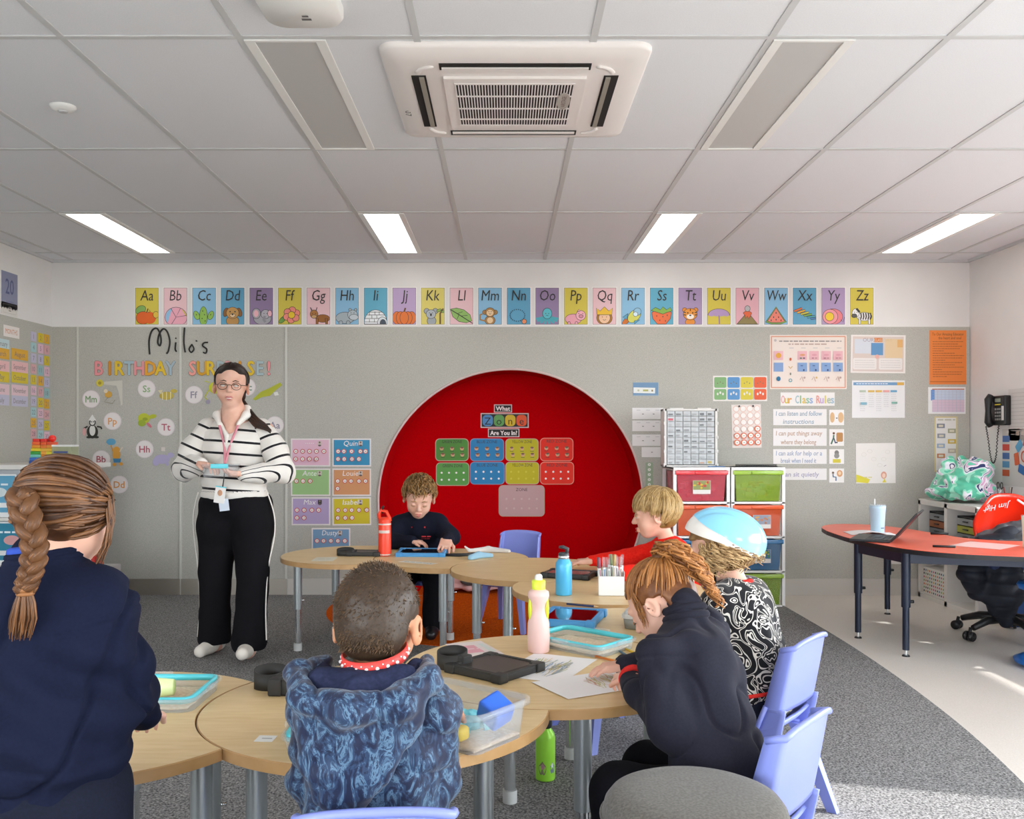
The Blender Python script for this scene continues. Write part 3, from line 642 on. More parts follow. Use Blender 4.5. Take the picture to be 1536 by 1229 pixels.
# paper cut-out animals and figures (plain generic shapes)
def cutout(label, x, y, parts, name='paper_cut_out'):
    c = Card(.001,.001,'#ffffff',0); c.t = .002
    z0 = c.z()
    for p in parts:
        k = p[0]
        if k == 'e': c.ell((p[1]-x)/PB, -(p[2]-y)/PB, p[3]/PB, p[4]/PB, p[5], rot=p[6] if len(p) > 6 else 0)
        elif k == 'p': c.poly([((a-x)/PB, -(b-y)/PB) for a, b in p[1]], p[2])
        else: c.line([((a-x)/PB, -(b-y)/PB) for a, b in p[1]], p[2]/PB, p[3])
    c.place(name, label, 'paper cut-out', 'paper figures pinned on the felt', at=WALLPOS(x, y))
cutout('paper mouse and flower cut-out beside a white corner bracket shape', 168, 588, [('p',[(157,573),(185,571),(185,607),(183,609),(179,588),(176,579),(157,577)],'#c6c2b8'),('e',151,575,5.5,5.5,'#c9bb4a'),('e',151,575,2.5,2.5,'#a28e30'),('e',164,592,5.5,5,'#c79b48'),('e',160,587,3,3,'#d8c9b0'),('l',[(163,597),(158,603),(170,606),(174,600)],1,'#8f8878')])
cutout('mustard yellow striped paper sea creature cut-out', 251, 591, [('e',251,594,11,6,'#bda84a'),('e',262,587,5,3,'#bda84a'),('p',[(238,586),(245,585),(243,592)],'#cfc6a0'),('l',[(245,589),(245,600)],1.2,'#e0d8b8'),('l',[(251,588),(251,601)],1.2,'#e0d8b8'),('l',[(257,588),(257,600)],1.2,'#e0d8b8')])
cutout('bright yellow round paper figure cut-out by the teacher head', 323, 583, [('e',324,582,10,9,'#b9bd2e'),('l',[(314,586),(308,596),(312,600)],1.6,'#b9bd2e'),('l',[(316,574),(308,572)],1.2,'#b9bd2e'),('e',313,603,3.5,3.5,'#9a93a5')])
cutout('long lime green paper crocodile cut-out right of the teacher', 402, 587, [('p',[(380,599),(392,588),(404,583),(421,574),(424,578),(414,586),(406,594),(394,596),(384,601)],'#a8ab33'),('p',[(411,589),(417,588),(419,593),(413,594)],'#d5d5cf')])
cutout('black and white paper penguin cut-out with a white pointed hat', 140, 641, [('e',140,648,8.5,10,'#34332f'),('e',140,646,4.5,8,'#d3d1cc'),('e',140,634,5,5.5,'#3a3936'),('e',140,634,3.4,3.8,'#d3d1cc'),('p',[(134,631),(140,622),(146,631)],'#dad8d4'),('l',[(133,640),(127,643),(128,645)],2.4,'#34332f'),('l',[(147,640),(153,641),(154,644)],2.4,'#34332f'),('e',135,656,4,1.8,'#34332f'),('e',146,656,4,1.8,'#34332f'),('e',128,648,2.6,6,'#cf9d9a'),('e',138.4,633,.8,1,'#222222'),('e',141.6,633,.8,1,'#222222')])
cutout('lime green paper turtle cut-out with a pink foot', 219, 630, [('e',217,628,9,8,'#b2b738'),('e',214,635,6,5,'#93a636'),('e',230,625,6,3.2,'#b2b738',.2),('e',225,638,5,2,'#c9717c',-.8),('e',219,629,4,2.5,'#8f9a30')])
cutout('orange paper bear cut-out in blue shorts holding a blue balloon', 175, 678, [('e',168,663,7,5,'#5a97b8'),('e',176,675,5,5,'#cf9640'),('e',176,682,6,8,'#cf9640'),('p',[(171,688),(183,688),(182,694),(172,694)],'#3f7aa0'),('e',173,697,3,2.5,'#cf9640'),('e',183,696,3,2.5,'#cf9640'),('l',[(181,678),(185,671)],2,'#cdbfae'),('l',[(171,678),(168,668)],1.6,'#cf9640')])
cutout('lilac paper hippo cut-out with a white paper square above', 243, 687, [('e',244,689,12,7,'#a79fc0'),('e',257,683,5,4,'#a79fc0'),('e',235,693,5,6,'#a79fc0'),('p',[(243,671),(249,671),(249,677),(243,677)],'#cfc6bf'),('e',252,696,2.5,3,'#a79fc0')])
cutout('white and grey paper dog cut-out beside the braided girl', 164, 742, [('e',161,738,4.5,5.5,'#d9d9d6'),('l',[(162,744),(167,749),(173,750)],1.6,'#e4e4e2'),('e',173,750,1.8,1.6,'#2b2b2b')])
# behaviour cards of the seven children
def tokens(c, w, h, rows):
    for (r, xs) in enumerate(rows):
        for x in xs:
            cx, cy = x*w/2, (.08-.52*r)*h/2*1.05
            c.ell(cx, cy, .0185, .0185, '#c44f50', n=14); c.ell(cx, cy, .0135, .0135, '#e4dcd6', n=14); c.rect(cx+.001, cy-.001, .008, .004, '#555555', rot=.5)
def child_card(x0, y0, x1, y1, cc, word, rows, label, tilt=0, border='#dfd9d8', ph='#c9bdb5'):
    p, w, h = pxr(x0, y0, x1, y1); c = Card(w, h, border); c.rect(0, 0, w*.93, h*.9, cc)
    c.text(word, -.01, h*.33, .055, '#e9e6e4', wmax=w*.4, shear=.15)
    c.rect(w*.23, h*.33, .03, .032, ph); c.ell(w*.23, h*.36, .007, .008, '#7d6a5e', n=10); c.ell(w*.23, h*.25, .012, .007, '#6a5a5a', n=10)
    tokens(c, w, h, rows); p.y = FY-.001
    c.place('token_card', label, 'token card', 'reward token cards on the felt', at=p, tilt=tilt)
child_card(437,658,496,700,'#dcb4c6','·····',[(-.75,-.4,-.05,.3,.68),(-.75,-.4,-.05,.3)],'pink reward card with nine red token circles, top left of the seven')
child_card(499,658,557,700,'#3d8fb8','Quin',[(-.7,-.4,0,.45,.72),(-.7,-.38,.02,.38)],'blue reward card with nine token circles, top right of the seven')
child_card(437,703,496,744,'#98bd82','Ante',[(-.72,-.38,-.02)],'green reward card with only three token circles')
child_card(499,703,557,744,'#cf9468','Louie',[(-.72,-.35,-.03,.38,.72),(-.72,)],'orange reward card with six token circles')
child_card(438,746,496,788,'#ae9cc2','Max',[(-.72,-.35,.05,.4),(-.72,-.35)],'purple reward card with six token circles',ph='#3c3c3a')
child_card(499,746,557,788,'#cbb92f','Isabel',[(-.7,-.33,0,.38,.78),(-.72,-.33,.02)],'yellow reward card with eight token circles',tilt=.01)
child_card(468,792,526,834,'#7597b8','Dusty',[(-.72,-.38,0,.36,.72)],'blue grey reward card low down behind the round table end')
# niche signs (on the red back, Y = BY+ND): drawn from the pixels at that depth
NY = BY+ND-.002
def npx(x0, y0, x1, y1): return pxr(x0, y0, x1, y1, NY)
def black_sign(x0, y0, x1, y1, word, label, size):
    p, w, h = npx(x0, y0, x1, y1); c = Card(w, h, '#cdbcb9'); c.rect(0, 0, w-.014, h-.014, '#2a2524'); c.text(word, 0, 0, size, '#e6e0de', wmax=w*.85, bold=.0015)
    c.place('word_sign', label, 'sign', at=p)
black_sign(741,607,768,619,'What','small black sign reading What at the top of the red niche',.05)
black_sign(732,643,779,656,'Are You In?','black sign reading Are You In? in the red niche',.05)
p, w, h = npx(721,620,793,642); c = Card(w, h, '#cdbcb9'); c.rect(0,0,w-.016,h-.016,'#2e2928')
for k, (ch, cc) in enumerate((('Z','#4f86b8'),('o','#5f9c58'),('n','#cdb32f'),('e','#d9582f'))):
    x = (-1.5+k)*w*.235; c.rect(x,0,w*.215,h*.76,cc,r=.03); c.text(ch,x,-.004,.085,'#2b2725')
c.place('word_sign', 'black sign spelling Zone in four coloured bubbles', 'sign', at=p)
def zone(x0, y0, x1, y1, cc, word, kind, label, wc='#3c3a38', rim=None):
    p, w, h = npx(x0, y0, x1, y1); c = Card(w, h, rim or '#b7a590', r=.035); c.rect(0,0,w-.012,h-.012,cc,r=.03)
    c.text(word, 0, h*.36, .035, wc, wmax=w*.6)
    if kind == 'faces':
        for (r, xs) in enumerate(((-.62,0,.6),(-.55,.05,.62))):
            for x in xs: c.ell(x*w/2, (.12-.55*r)*h/2, .016, .016, '#c9a27c', n=12); c.ell(x*w/2, (.2-.55*r)*h/2, .014, .008, '#7a5a48', n=10); c.rect(x*w/2, (-.13-.55*r)*h/2, .03, .0035, wc)
    else:
        n = 4 if kind == 'dots' else 5
        for r in range(2):
            for k in range(n): c.ell((-.66+1.32*k/(n-1))*w/2, (.12-.6*r)*h/2, .0085, .0085, {'#b9b21e':'#c7c23e'}.get(cc, '#e3e6e2') if kind == 'dots' else '#c3b1ae', n=10)
    c.place('zone_card', label, 'zone card', 'zone cards in the red niche', at=p)
zone(653,658,703,692,'#4f8a3c','GREEN ZONE','faces','green zone card with small faces, upper row')
zone(705,658,756,692,'#2a7fb5','BLUE ZONE','faces','blue zone card with small faces, upper row',rim='#7f8fb0')
zone(758,658,808,692,'#b9b21e','YELLOW ZONE','faces','yellow zone card with small faces, upper row')
zone(810,657,860,692,'#df2a14','RED ZONE','faces','red zone card with small faces, upper row',rim='#e08a78')
zone(654,694,704,729,'#58994a','GREEN ZONE','dots','green zone card with eight white dots, lower row')
zone(705,693,757,727,'#2a7fb5','BLUE ZONE','dots','blue zone card with eight white dots, lower row',rim='#7f8fb0')
zone(758,693,809,727,'#b9b21e','YELLOW ZONE','dots','yellow zone card with faint dots, lower row')
zone(810,693,861,727,'#df2a14','RED ZONE','dots','red zone card with eight white dots, lower row',rim='#e08a78')
zone(748,728,817,775,'#bb9c9d','ZONE','dots5','large pale pink blank zone card below the others')
# right-hand felt wall
def poster(x0, y0, x1, y1, bg, label, draw, name='poster', cat='poster', group=None, tilt=0, r=0):
    p, w, h = pxr(x0, y0, x1, y1); c = Card(w, h, bg, r=r); draw(c, w, h); p.y = FY-.001
    return c.place(name, label, cat, group, at=p, tilt=tilt)
def dr(c, w, h):
    c.rect(0,h*.02,w*.98,h*.9,'#6f8fae'); c.rect(-.01,-h*.1,w*.85,h*.42,'#dcdcd8',rot=-.02); c.ell(-.055,-h*.1,.008,.008,'#b8b8a0'); c.rect(.0,-h*.1,.04,.014,'#a9a86a'); c.rect(.05,-h*.12,.012,.014,'#8a7d55')
poster(949,574,987,594,'#8ba2b8','small blue card with a white strip, left of the spare drawer tower',dr,'picture_card','card')
def dr(c, w, h):
    for k in range(3): c.rect((-.3+.3*k)*w,h*.3,.03,.003,'#a9a9ab')
    c.rect(-w*.16,-h*.05,.013,.005,'#5f5f60'); c.rect(w*.18,-h*.05,.013,.005,'#5f5f60')
for (a, b, q) in ((612,629,'top'),(631,647,'second'),(652,669,'third')): poster(948,a,995,b,'#dcdad9',f'white name strip right of the niche, {q} of the three wide ones',dr,'name_strip','card','white name strips beside the niche')
def dr(c, w, h): c.rect(0,0,.012,.005,'#5f5f60')
poster(962,671,993,686,'#dcdad9','narrow white name strip below the three wide ones',dr,'name_strip','card','white name strips beside the niche')
def dr(c, w, h):
    for k in range(6): c.ell(0,(-.42+.17*k)*h,.012,.011,'#dfe3dc'); c.ell(0,(-.42+.17*k)*h,.004,.004,'#9fb09a')
poster(968,694,979,738,'#93a78c','narrow green strip of white flower shapes beside the niche',dr,'border_strip','card')
def dr(c, w, h):
    cs = ['#7fa873','#5b8fc0','#cdbd45','#d9603e']
    for k in range(4):
        x = (-1.5+k)*w*.245
        for s in (1,-1): c.rect(x,s*h*.235,w*.225,h*.42,cs[k],r=.012)
        for q in range(3): c.ell(x+(-.02+.02*q),-h*.22+.01*(q % 2),.007,.01,'#d9d6d0'); c.ell(x+(-.02+.02*q),h*.2+.01*(q % 2),.004,.004,'#6f6a50')
poster(1069,564,1150,602,'#dcd9d4','card with green, blue, yellow and red zone columns above the drawers',dr,'zone_chart','chart')
def dr(c, w, h):
    for r in range(6):
        for k in range(4):
            x = (-.34+.235*k)*w; y = (.40-.155*r)*h; full = r > 3 or (r == 3 and k == 3)
            c.ell(x,y,.0235,.0235,'#d9683f' if full else '#dfa893',n=16); c.ell(x,y,.0165 if full else .0205,.0165 if full else .0205,'#e6e1dc',n=16)
            if full: c.rect(x,y,.008,.004,'#444444')
    for s in (-.25,.22): c.ell(s*w,h*.46,.008,.008,'#4d4a48')
poster(1097,607,1141,672,'#ded5cf','hanging chart of red-ringed token circles above the green drawer',dr,'token_chart','chart',tilt=.02)
def dr(c, w, h):
    for s in (-1,1): c.rect(s*(w/2-.012),0,.008,h-.02,'#cf8a6c'); c.rect(0,s*(h/2-.012),w-.02,.008,'#d4967c')
    c.ell(-w*.43,h*.40,.01,.01,'#b9b0ae'); c.words(-w*.38,w*.43,h*.385,.009,'#8f8885',1); c.words(-w*.26,w*.26,h*.33,.009,'#b39a90',2); 
    for k in range(5): c.rect((-.22+.155*k)*w,h*.26,.035,.004,'#aeb0b0')
    for r, cc in ((0,'#ddaeb4'),(1,'#7f9cc6')):
        for k in (0,2,3,4,5): c.rect((-.39+.155*k)*w,(.12-.215*r)*h,.072,.068,cc)
    c.ell(-w*.39,.12*h,.02,.02,'#d9a040'); c.ell(-w*.39,-.31*h,.016,.018,'#2f6f94'); c.ell(-w*.235,.05*h,.008,.012,'#c2613f'); c.ring(-w*.235,-.34*h,.011,.011,.005,'#4d93a0'); c.line([(-w*.26,-.08*h),(-w*.235,-.12*h),(-w*.21,-.08*h)],.005,'#b99a4e'); c.ell(-w*.235,-.22*h,.006,.01,'#7a7c74')
    for k in range(4):
        x = (-.08+.155*k)*w
        c.rect(x-.012,.07*h,.016,.01,'#5d7a6c' if k == 0 else '#b5808a'); c.rect(x+.012,.07*h,.016,.01,'#6a5a70' if k == 0 else '#b98f90'); c.ell(x,.13*h,.02,.008,'#d49a70' if k == 0 else '#d59aa4')
        c.rect(x-.005,-.07*h,.018,.006,'#46608c'); c.ell(x+.01,-.15*h,.006,.008,'#33456f'); c.line([(x-.02,-.33*h),(x-.005,-.27*h),(x+.008,-.36*h)],.004,'#a5867a'); c.ell(x+.015,-.29*h,.008,.008,'#d0b070' if k == 1 else '#b7a199')
poster(1154,503,1269,584,'#e0d3ca','large poster with orange border and rows of pink and blue squares',dr)
def dr(c, w, h):
    c.rect(0,0,w*.93,h*.92,'#cfc0b8'); c.rect(-w*.25,h*.2,w*.36,h*.38,'#c9cdd4'); c.rect(w*.29,h*.15,w*.32,h*.5,'#d6bd97'); c.rect(w*.4,h*.28,w*.1,h*.2,'#d6a66a'); c.rect(-w*.02,h*.13,w*.22,h*.32,'#5f8db8')
    c.text('OUR',-w*.18,h*.37,.04,'#a08b98'); c.rect(0,h*.37,w*.15,h*.11,'#c97a48'); c.text('CLASS',0,h*.37,.03,'#e7c9a8',wmax=w*.13); c.text('DAY',w*.17,h*.37,.035,'#cdb892')
    for s in (-1,1):
        c.rect(s*w*.235-.004,-h*.26,w*.43,h*.3,'#ddd7d3',r=.012)
        for k in range(4): c.words(s*w*.235-.004-w*.18,s*w*.235-.004+w*.18,(-.17-.06*k)*h,.003,'#b9b3b0',k)
    c.ell(-w*.02,-h*.07,.016,.016,'#d9a59b')
poster(1275,503,1357,560,'#e0dad6','poster with a blue centre square and two white text boxes',dr,tilt=-.01)
def dr(c, w, h):
    c.rect(0,h*.41,w*.95,h*.08,'#6f94b8'); c.rect(w*.42,h*.41,w*.13,h*.08,'#d0a24c'); c.words(-w*.42,w*.2,h*.41,.006,'#d7dee4',5)
    for k, (x, cc) in enumerate(((-.3,'#a9b5a2'),(-.14,'#d6b15e'),(.0,'#cfa955'),(.14,'#db9d98'),(.28,'#6a9bb8'))):
        c.rect(x*w,h*.21,w*.12,h*.055,cc)
        for q in range(9 if k % 2 == 0 else 7): c.words(x*w-.02,x*w+.02,(.13-.055*q)*h,.003,'#bcbabb',q+k)
    c.rect(-w*.29,-h*.12,w*.12,h*.07,'#7fa9b9'); c.rect(w*.29,-h*.1,w*.11,h*.055,'#7aa596')
poster(1277,571,1356,627,'#dcdbdb','white timetable sheet with a blue header bar',dr,'timetable','chart')
def dr(c, w, h):
    for k, (ch, cc) in enumerate(zip('Our Class Rules', ['#d59ca0','#c9b84c','#d99a58','#ffffff','#9db8bf','#8fb586','#d3b65a','#8fb9a0','#93a9c9','#ffffff','#dd9488','#bfa5c9','#cfc063','#a9b7a0','#9fb8c8'])):
        if ch != ' ': c.text(ch, (-.455+.065*k)*w, -.002, .085, cc, bold=.0015, wmax=.026, sx=.9)
poster(1170,589,1251,609,'#e0dcd9','white strip reading Our Class Rules in pastel letters',dr,'title_strip','sign')
for (y0, y1, ls, cc, lb, desc, pic) in ((614,638,('I can listen and follow','instructions'),'#8e9fab','first class rule strip about listening','ears drawing',0),(643,669,('I can put things away','where they belong'),'#b39a88','second class rule strip about putting things away','tidying child drawing',1),
    (674,696,('I can ask for help or a','break when I need it'),'#929db3','third class rule strip about asking for help','grey figure and yellow block drawing',2),(703,720,('I can sit quietly',),'#a19cb3','fourth class rule strip about sitting quietly','seated child drawing',3)):
    def dr(c, w, h):
        n = len(ls)
        for k, l_ in enumerate(ls): c.text(l_, (-.02 if k == 0 else -.03)*w, h*(.23-.5*k) if n > 1 else 0, .05, cc, wmax=w*(.86 if k == 0 else .66), bold=.0007, shear=.12)
    poster(1159,y0,1239,y1,'#dedbda',f'white {lb} in pale letters',dr,'rule_strip','sign','class rule strips')
    def dr(c, w, h):
        if pic == 0:
            c.ell(-w*.3,0,.018,.04,'#d2ad82'); c.ell(w*.28,0,.022,.04,'#d2ad82'); c.ell(0,-.005,.006,.004,'#333333')
        elif pic == 1:
            c.ell(-w*.2,h*.25,.009,.009,'#6b4b33'); c.line([(-w*.2,h*.15),(-w*.22,-.005),(-w*.38,-h*.4)],.012,'#53735f'); c.line([(-w*.2,-.003),(-w*.08,-h*.35)],.009,'#3f4d66'); c.rect(w*.2,h*.02,.05,.07,'#b5834f',r=.01); c.ell(w*.0,-h*.3,.008,.005,'#333333')
        elif pic == 2:
            c.ell(0,h*.25,.017,.02,'#7a7672'); c.ell(0,h*.05,.02,.02,'#8b8783'); c.rect(0,-h*.3,.06,.028,'#cdbf46')
        else:
            c.ell(-w*.25,h*.2,.009,.009,'#6b5a4a'); c.line([(-w*.25,h*.1),(-w*.24,-.01),(-w*.05,-.012),(-w*.05,-.04)],.01,'#4b6c8c'); c.ell(w*.2,h*.15,.022,.026,'#cf9b70'); c.ell(w*.2,h*.17,.012,.014,'#e5c9a5')
    poster(1243,y0 if y1-y0 < 24 else y0+1,1265,(y1 if y1-y0 > 20 else y1+4),'#e2dfdc',f'small square picture card with {desc}',dr,'rule_picture','card','rule picture cards')
def dr(c, w, h):
    c.poly([(-w*.5,-h*.5+.01),(-w*.2,-h*.5),(-w*.15,-h*.4),(-w*.42,-h*.3),(-w*.5,-h*.28)],'#d0c53e'); c.words(-w*.3,-w*.1,-h*.35,.008,'#c9c388',3); c.ell(w*.2,-h*.3,.022,.028,'#cf9a86'); c.ell(w*.2,-h*.31,.013,.017,'#e2c4b0'); c.poly([(w*.16,-h*.48),(w*.26,-h*.48),(w*.22,-h*.38)],'#cfc13c')
    for k, (x, y) in enumerate(((-.3,.22),(-.15,.3),(.3,.28),(.1,-.05),(-.05,.1),(.2,.1))): c.ring(x*w,y*h,.018,.014,.0015,'#c3beb4',n=10)
    c.line([(w*.2,-h*.08),(w*.26,-h*.05)],.003,'#7a7672')
poster(1283,665,1342,725,'#dcd8d3','child drawing on white paper with yellow corner, alone on the felt',dr,'drawing','drawing',tilt=.01)
def dr(c, w, h):
    c.rect(0,-h*.45,w*.97,.006,'#b9622f'); c.text('To Our Amazing Educator', 0, h*.43, .03, '#7d4a2a', wmax=w*.86); c.text('the heart and soul', w*.05, h*.36, .03, '#7d4a2a', wmax=w*.62)
    y = .29
    for k, wd in enumerate((.85,.7,.8,.75,.3,.6,.85,.82,.35,.8,.6,.85,.25,.8,.78,.4)): c.words(-w*.42,-w*.42+w*wd,y*h,.0045,'#9a5a35',k); y -= .043
poster(1393,496,1448,577,'#e0813f','bright orange notice full of small dark print',dr,'notice','notice')
def dr(c, w, h):
    c.rect(.01,0,w*.86,h*.88,'#bfc9da'); c.rect(.01,h*.42,w*.86,h*.04,'#c07a62'); c.rect(-w*.38,h*.2,w*.1,h*.4,'#6f93cc'); c.rect(.01,-h*.2,w*.86,h*.46,'#d2bccb'); 
    for k in range(7): c.rect((-.25+.1*k)*w,0,.002,h*.86,'#adb0bf')
    for k in range(8): c.rect(.01,(.32-.1*k)*h,w*.86,.0015,'#adb0bf')
poster(1391,581,1447,621,'#e2e1e0','white framed table sheet in pale blue and pink',dr,'timetable','chart')
def dr(c, w, h):
    c.rect(0,0,w*.86,h*.95,'#d8d6d2'); c.words(-w*.35,w*.4,h*.44,.012,'#b5b3a8',2)
    for k, (x, y, cc) in enumerate(((-.22,.33,'#7a7f8a'),(.25,.24,'#9a9c84'),(-.2,.15,'#8b8f98'),(.25,.05,'#c9a83f'),(-.22,-.03,'#93a4ba'),(.25,-.12,'#b5aa9c'),(-.22,-.21,'#b57a55'),(.2,-.3,'#a9a9a4'))): c.rect(x*w,y*h,w*.34,.034,cc); c.rect(x*w,y*h,w*.2,.016,'#cdc6b4')
poster(1400,625,1435,708,'#c9bd8f','tall narrow visual schedule with small pictures and cream border',dr,'schedule_strip','chart')
poster(1333,832,1357,846,'#dddbd9','small white note low on the felt behind the red desk',lambda c, w, h: c.words(-w*.3,w*.3,0,.006,'#b5b5b5',2),'note','card')
# left wall
LX = WL+.013
def lpos(px, py, onwall=False):
    Y = F*abs(WL)/(CX-px); return Vector((LX if not onwall else WL+.001, Y, CH+(HY-py)*Y/F))
def lbox(x0, x1, yc, hpx): 
    a = lpos(x0, yc); b = lpos(x1, yc); m = (a+b)/2; return m, abs(b.y-a.y), hpx*m.y/F
p, w, h = lbox(2, 26, 439, 56); c = Card(w, h, '#83869f'); c.text('20', 0, h*.12, .15, '#565a80', sx=.75, bold=.001); c.text('twenty', 0, -h*.28, .035, '#6a6e92')
for k in range(6): c.poly([(-w/2+w*k/6,-h/2),(-w/2+w*(k+.5)/6,-h/2+.014),(-w/2+w*(k+1)/6,-h/2)],'#d5d1cc')
p.x = WL+.001; p.z = CH+(HY-(411+427+455+475)/4+4)*p.y/F; p = Vector((WL+.001, lpos(14,0).y, CH+(HY-437)*lpos(14,0).y/F))
c.place('number_card', 'blue grey number card 20 high on the left wall', 'card', wall='left', at=p)
c = Card(w, .085, '#d3cfca'); 
for s in (-1,1): c.rect(0,s*.03,w*.8,.002,'#a9a5a0'); c.rect(s*w*.4,0,.002,.06,'#a9a5a0')
c.rect(0,.012,.03,.008,'#8d8a86'); c.rect(0,-.012,.03,.008,'#8d8a86')
c.place('ten_frame_card', 'small white ten frame card under the number card', 'card', wall='left', at=Vector((WL+.001, lpos(14,0).y, CH+(HY-464)*lpos(14,0).y/F)))
def lcard(x0, x1, yc, hpx, cc, word, label, name='month_card', group='month name cards on the left wall', wc='#7c6f72', sz=.05, bg=None):
    m, w, h = lbox(x0, x1, yc, hpx); c = Card(w, h, cc); c.text(word, 0, 0, sz, wc, wmax=w*.75); c.place(name, label, 'card', group, wall='left', at=m)
lcard(2, 26, 498, 17, '#ddd6d1', 'MONTHS', 'white heading card reading MONTHS on the left felt', 'heading_card', None, '#c7805c', .05)
months = [(515,'#b5c9cc','ry','',None,'pale blue'),(532,'#d3a23a','March','August','May','orange'),(551,'#dcb0b0','April','September','','pink'),(567,'#cfb93a','May','October','','yellow'),(586,'#d9bcc2','June','November','','pale pink'),(602,'#b9b6c8','July','December','','lilac')]
for (y, cc, a, b, _, cn) in months:
    if a == 'ry': lcard(-14, 11, y, 14, cc, 'February', 'pale blue month card at the frame edge, topmost of the months'); continue
    lcard(-14, 11, y-2, 16, cc, a, f'{cn} month card reading {a}, cut by the left frame edge'); lcard(14, 39, y, 16, cc, b, f'{cn} month card reading {b} on the left felt')
daycols = ['#b9b3c8','#9fc0c4','#d3a22e','#d8a07c','#cdb62c','#d6b0c0','#cfa0a4','#8fb5b8']
nm = {'#b9b3c8':'lilac','#9fc0c4':'pale teal','#d3a22e':'amber','#d8a07c':'salmon','#cdb62c':'yellow','#d6b0c0':'pale pink','#cfa0a4':'rose','#8fb5b8':'teal'}
tab = [('#b9b3c8','#cdb62c','#d3a22e'),('#9fc0c4','#d6b0c0','#cfa0a4'),('#b9b3c8','#b9b3c8','#cdb62c'),('#cfa0a4','#8fb5b8','#d6b0c0'),('#cdb62c','#d3a22e','#b9b3c8'),('#d6b0c0','#cfa0a4','#8fb5b8'),('#b9b3c8','#cdb62c','#d3a22e'),('#9fc0c4','#d6b0c0','#cfa0a4'),('#d3a22e','#b9b3c8','#cdb62c'),('#cfa0a4','#9fc0c4','#d6b0c0')]
ordn = ['top','second','third','fourth','fifth','sixth','seventh','eighth','ninth','lowest']
k = 0
for r in range(10):
    for q in range(3):
        x0 = (43.5, 54, 63.5)[q]; k += 1; cc = tab[r][q]; y = 505+16.2*r+(0, 2, 4)[q]+ (0 if q else 0)
        lcard(x0, x0+8, y, 14, cc, str(k), f'small {nm[cc]} number card {k}, {ordn[r]} row of the grid by the left corner', 'number_card', 'small number cards on the left wall', '#7a7078', .05)
# right wall: telephone, faint notice, round chart
RX = WR-.001
def rpos(px, py): Y = F*WR/(px-CX); return Vector((RX, Y, CH+(HY-py)*Y/F))
ph = thing('telephone', 'black corded telephone mounted on the right wall', 'telephone', rpos(1507, 616)); ph.rotation_euler = (0, 0, -PI/2)
ph.matrix_basis = Matrix.Translation(rpos(1507, 616)) @ Matrix.Rotation(-PI/2, 4, 'Z')
def rb(a, b): return a, b                                          # local frame: x along the wall (towards the camera), -y out of the wall
mb = MB(); mb.box((-.10,-.05,-.105),(.09,0,.105), M_black, bev=.012); mb.build('base', ph)
mb = MB(); mb.tube([(-.065,-.062,-.11),(-.065,-.080,-.08),(-.065,-.082,0),(-.065,-.080,.08),(-.065,-.062,.11)], [.022,.027,.019,.027,.022], M_black, n=12); mb.build('handset', ph)
mb = MB()
for r in range(4):
    for k in range(3): mb.box((-.03+.028*k,-.054,-.07+.024*r),(-.012+.028*k,-.05,-.056+.024*r), mat('phone_key', '#8b8b88', .5), bev=.002)
mb.build('keypad', ph)
mb = MB(); mb.box((-.03,-.0525,.06),(.04,-.05,.085), mat('phone_display', '#8f9a8c', .3)); mb.build('display', ph)
mb = MB(); mb.box((-.03,-.0525,.038),(.04,-.05,.046), mat('yellow_label', '#d0c03a', .5)); mb.box((.055,-.0525,-.07),(.082,-.05,.03), mat('white_label', '#cfcfcb', .5)); mb.build('label_strip', ph)
mb = MB(); P = [(-.08,-.09,-.11),(-.088,-.07,-.2),(-.085,-.055,-.32),(-.06,-.05,-.375),(-.03,-.045,-.33),(-.02,-.04,-.2),(0,-.04,-.1)]
Q = spl(P, 24); hl = []
for i, p in enumerate(Q): a = i*1.4; hl.append((p[0]+.004*math.cos(a), p[1]+.004*math.sin(a), p[2]))
mb.tube(hl, .0032, M_black, n=5); mb.build('cord', ph)
c = Card(.28, .36, '#cdc9c6'); 
for k in range(12): c.words(-.1, .1, .15-.026*k, .004, '#b5b1ae', k)
c.place('notice', 'faint white printed notice right of the telephone', 'notice', wall='right', at=rpos(1530, 622))
c = Card(.44, .40, '#cac6c2')
for k, cc in enumerate(('#4f6ea3','#bf4a40','#4f6ea3','#5b8db5','#bf5a3a')): c.rect(-.17,.13-.06*k,.09,.045,cc)
for k in range(6): a = PI/3*k+.2; c.rect(.06+.095*math.cos(a),.01+.095*math.sin(a),.06,.085,('#4f7fb5','#bf5038','#5b9ac0','#c9623f','#3f6ea8','#b5463a')[k],rot=a,r=.01)
c.ring(.06,.01,.035,.035,.012,'#c26a55')
for k in range(3): c.rect(-.02+.06*k,.17,.04,.03,('#a5968a','#b5ada5','#b08470')[k])
c.place('wheel_chart', 'chart with a wheel of blue and red segments on the right wall', 'chart', wall='right', at=rpos(1530, 687))
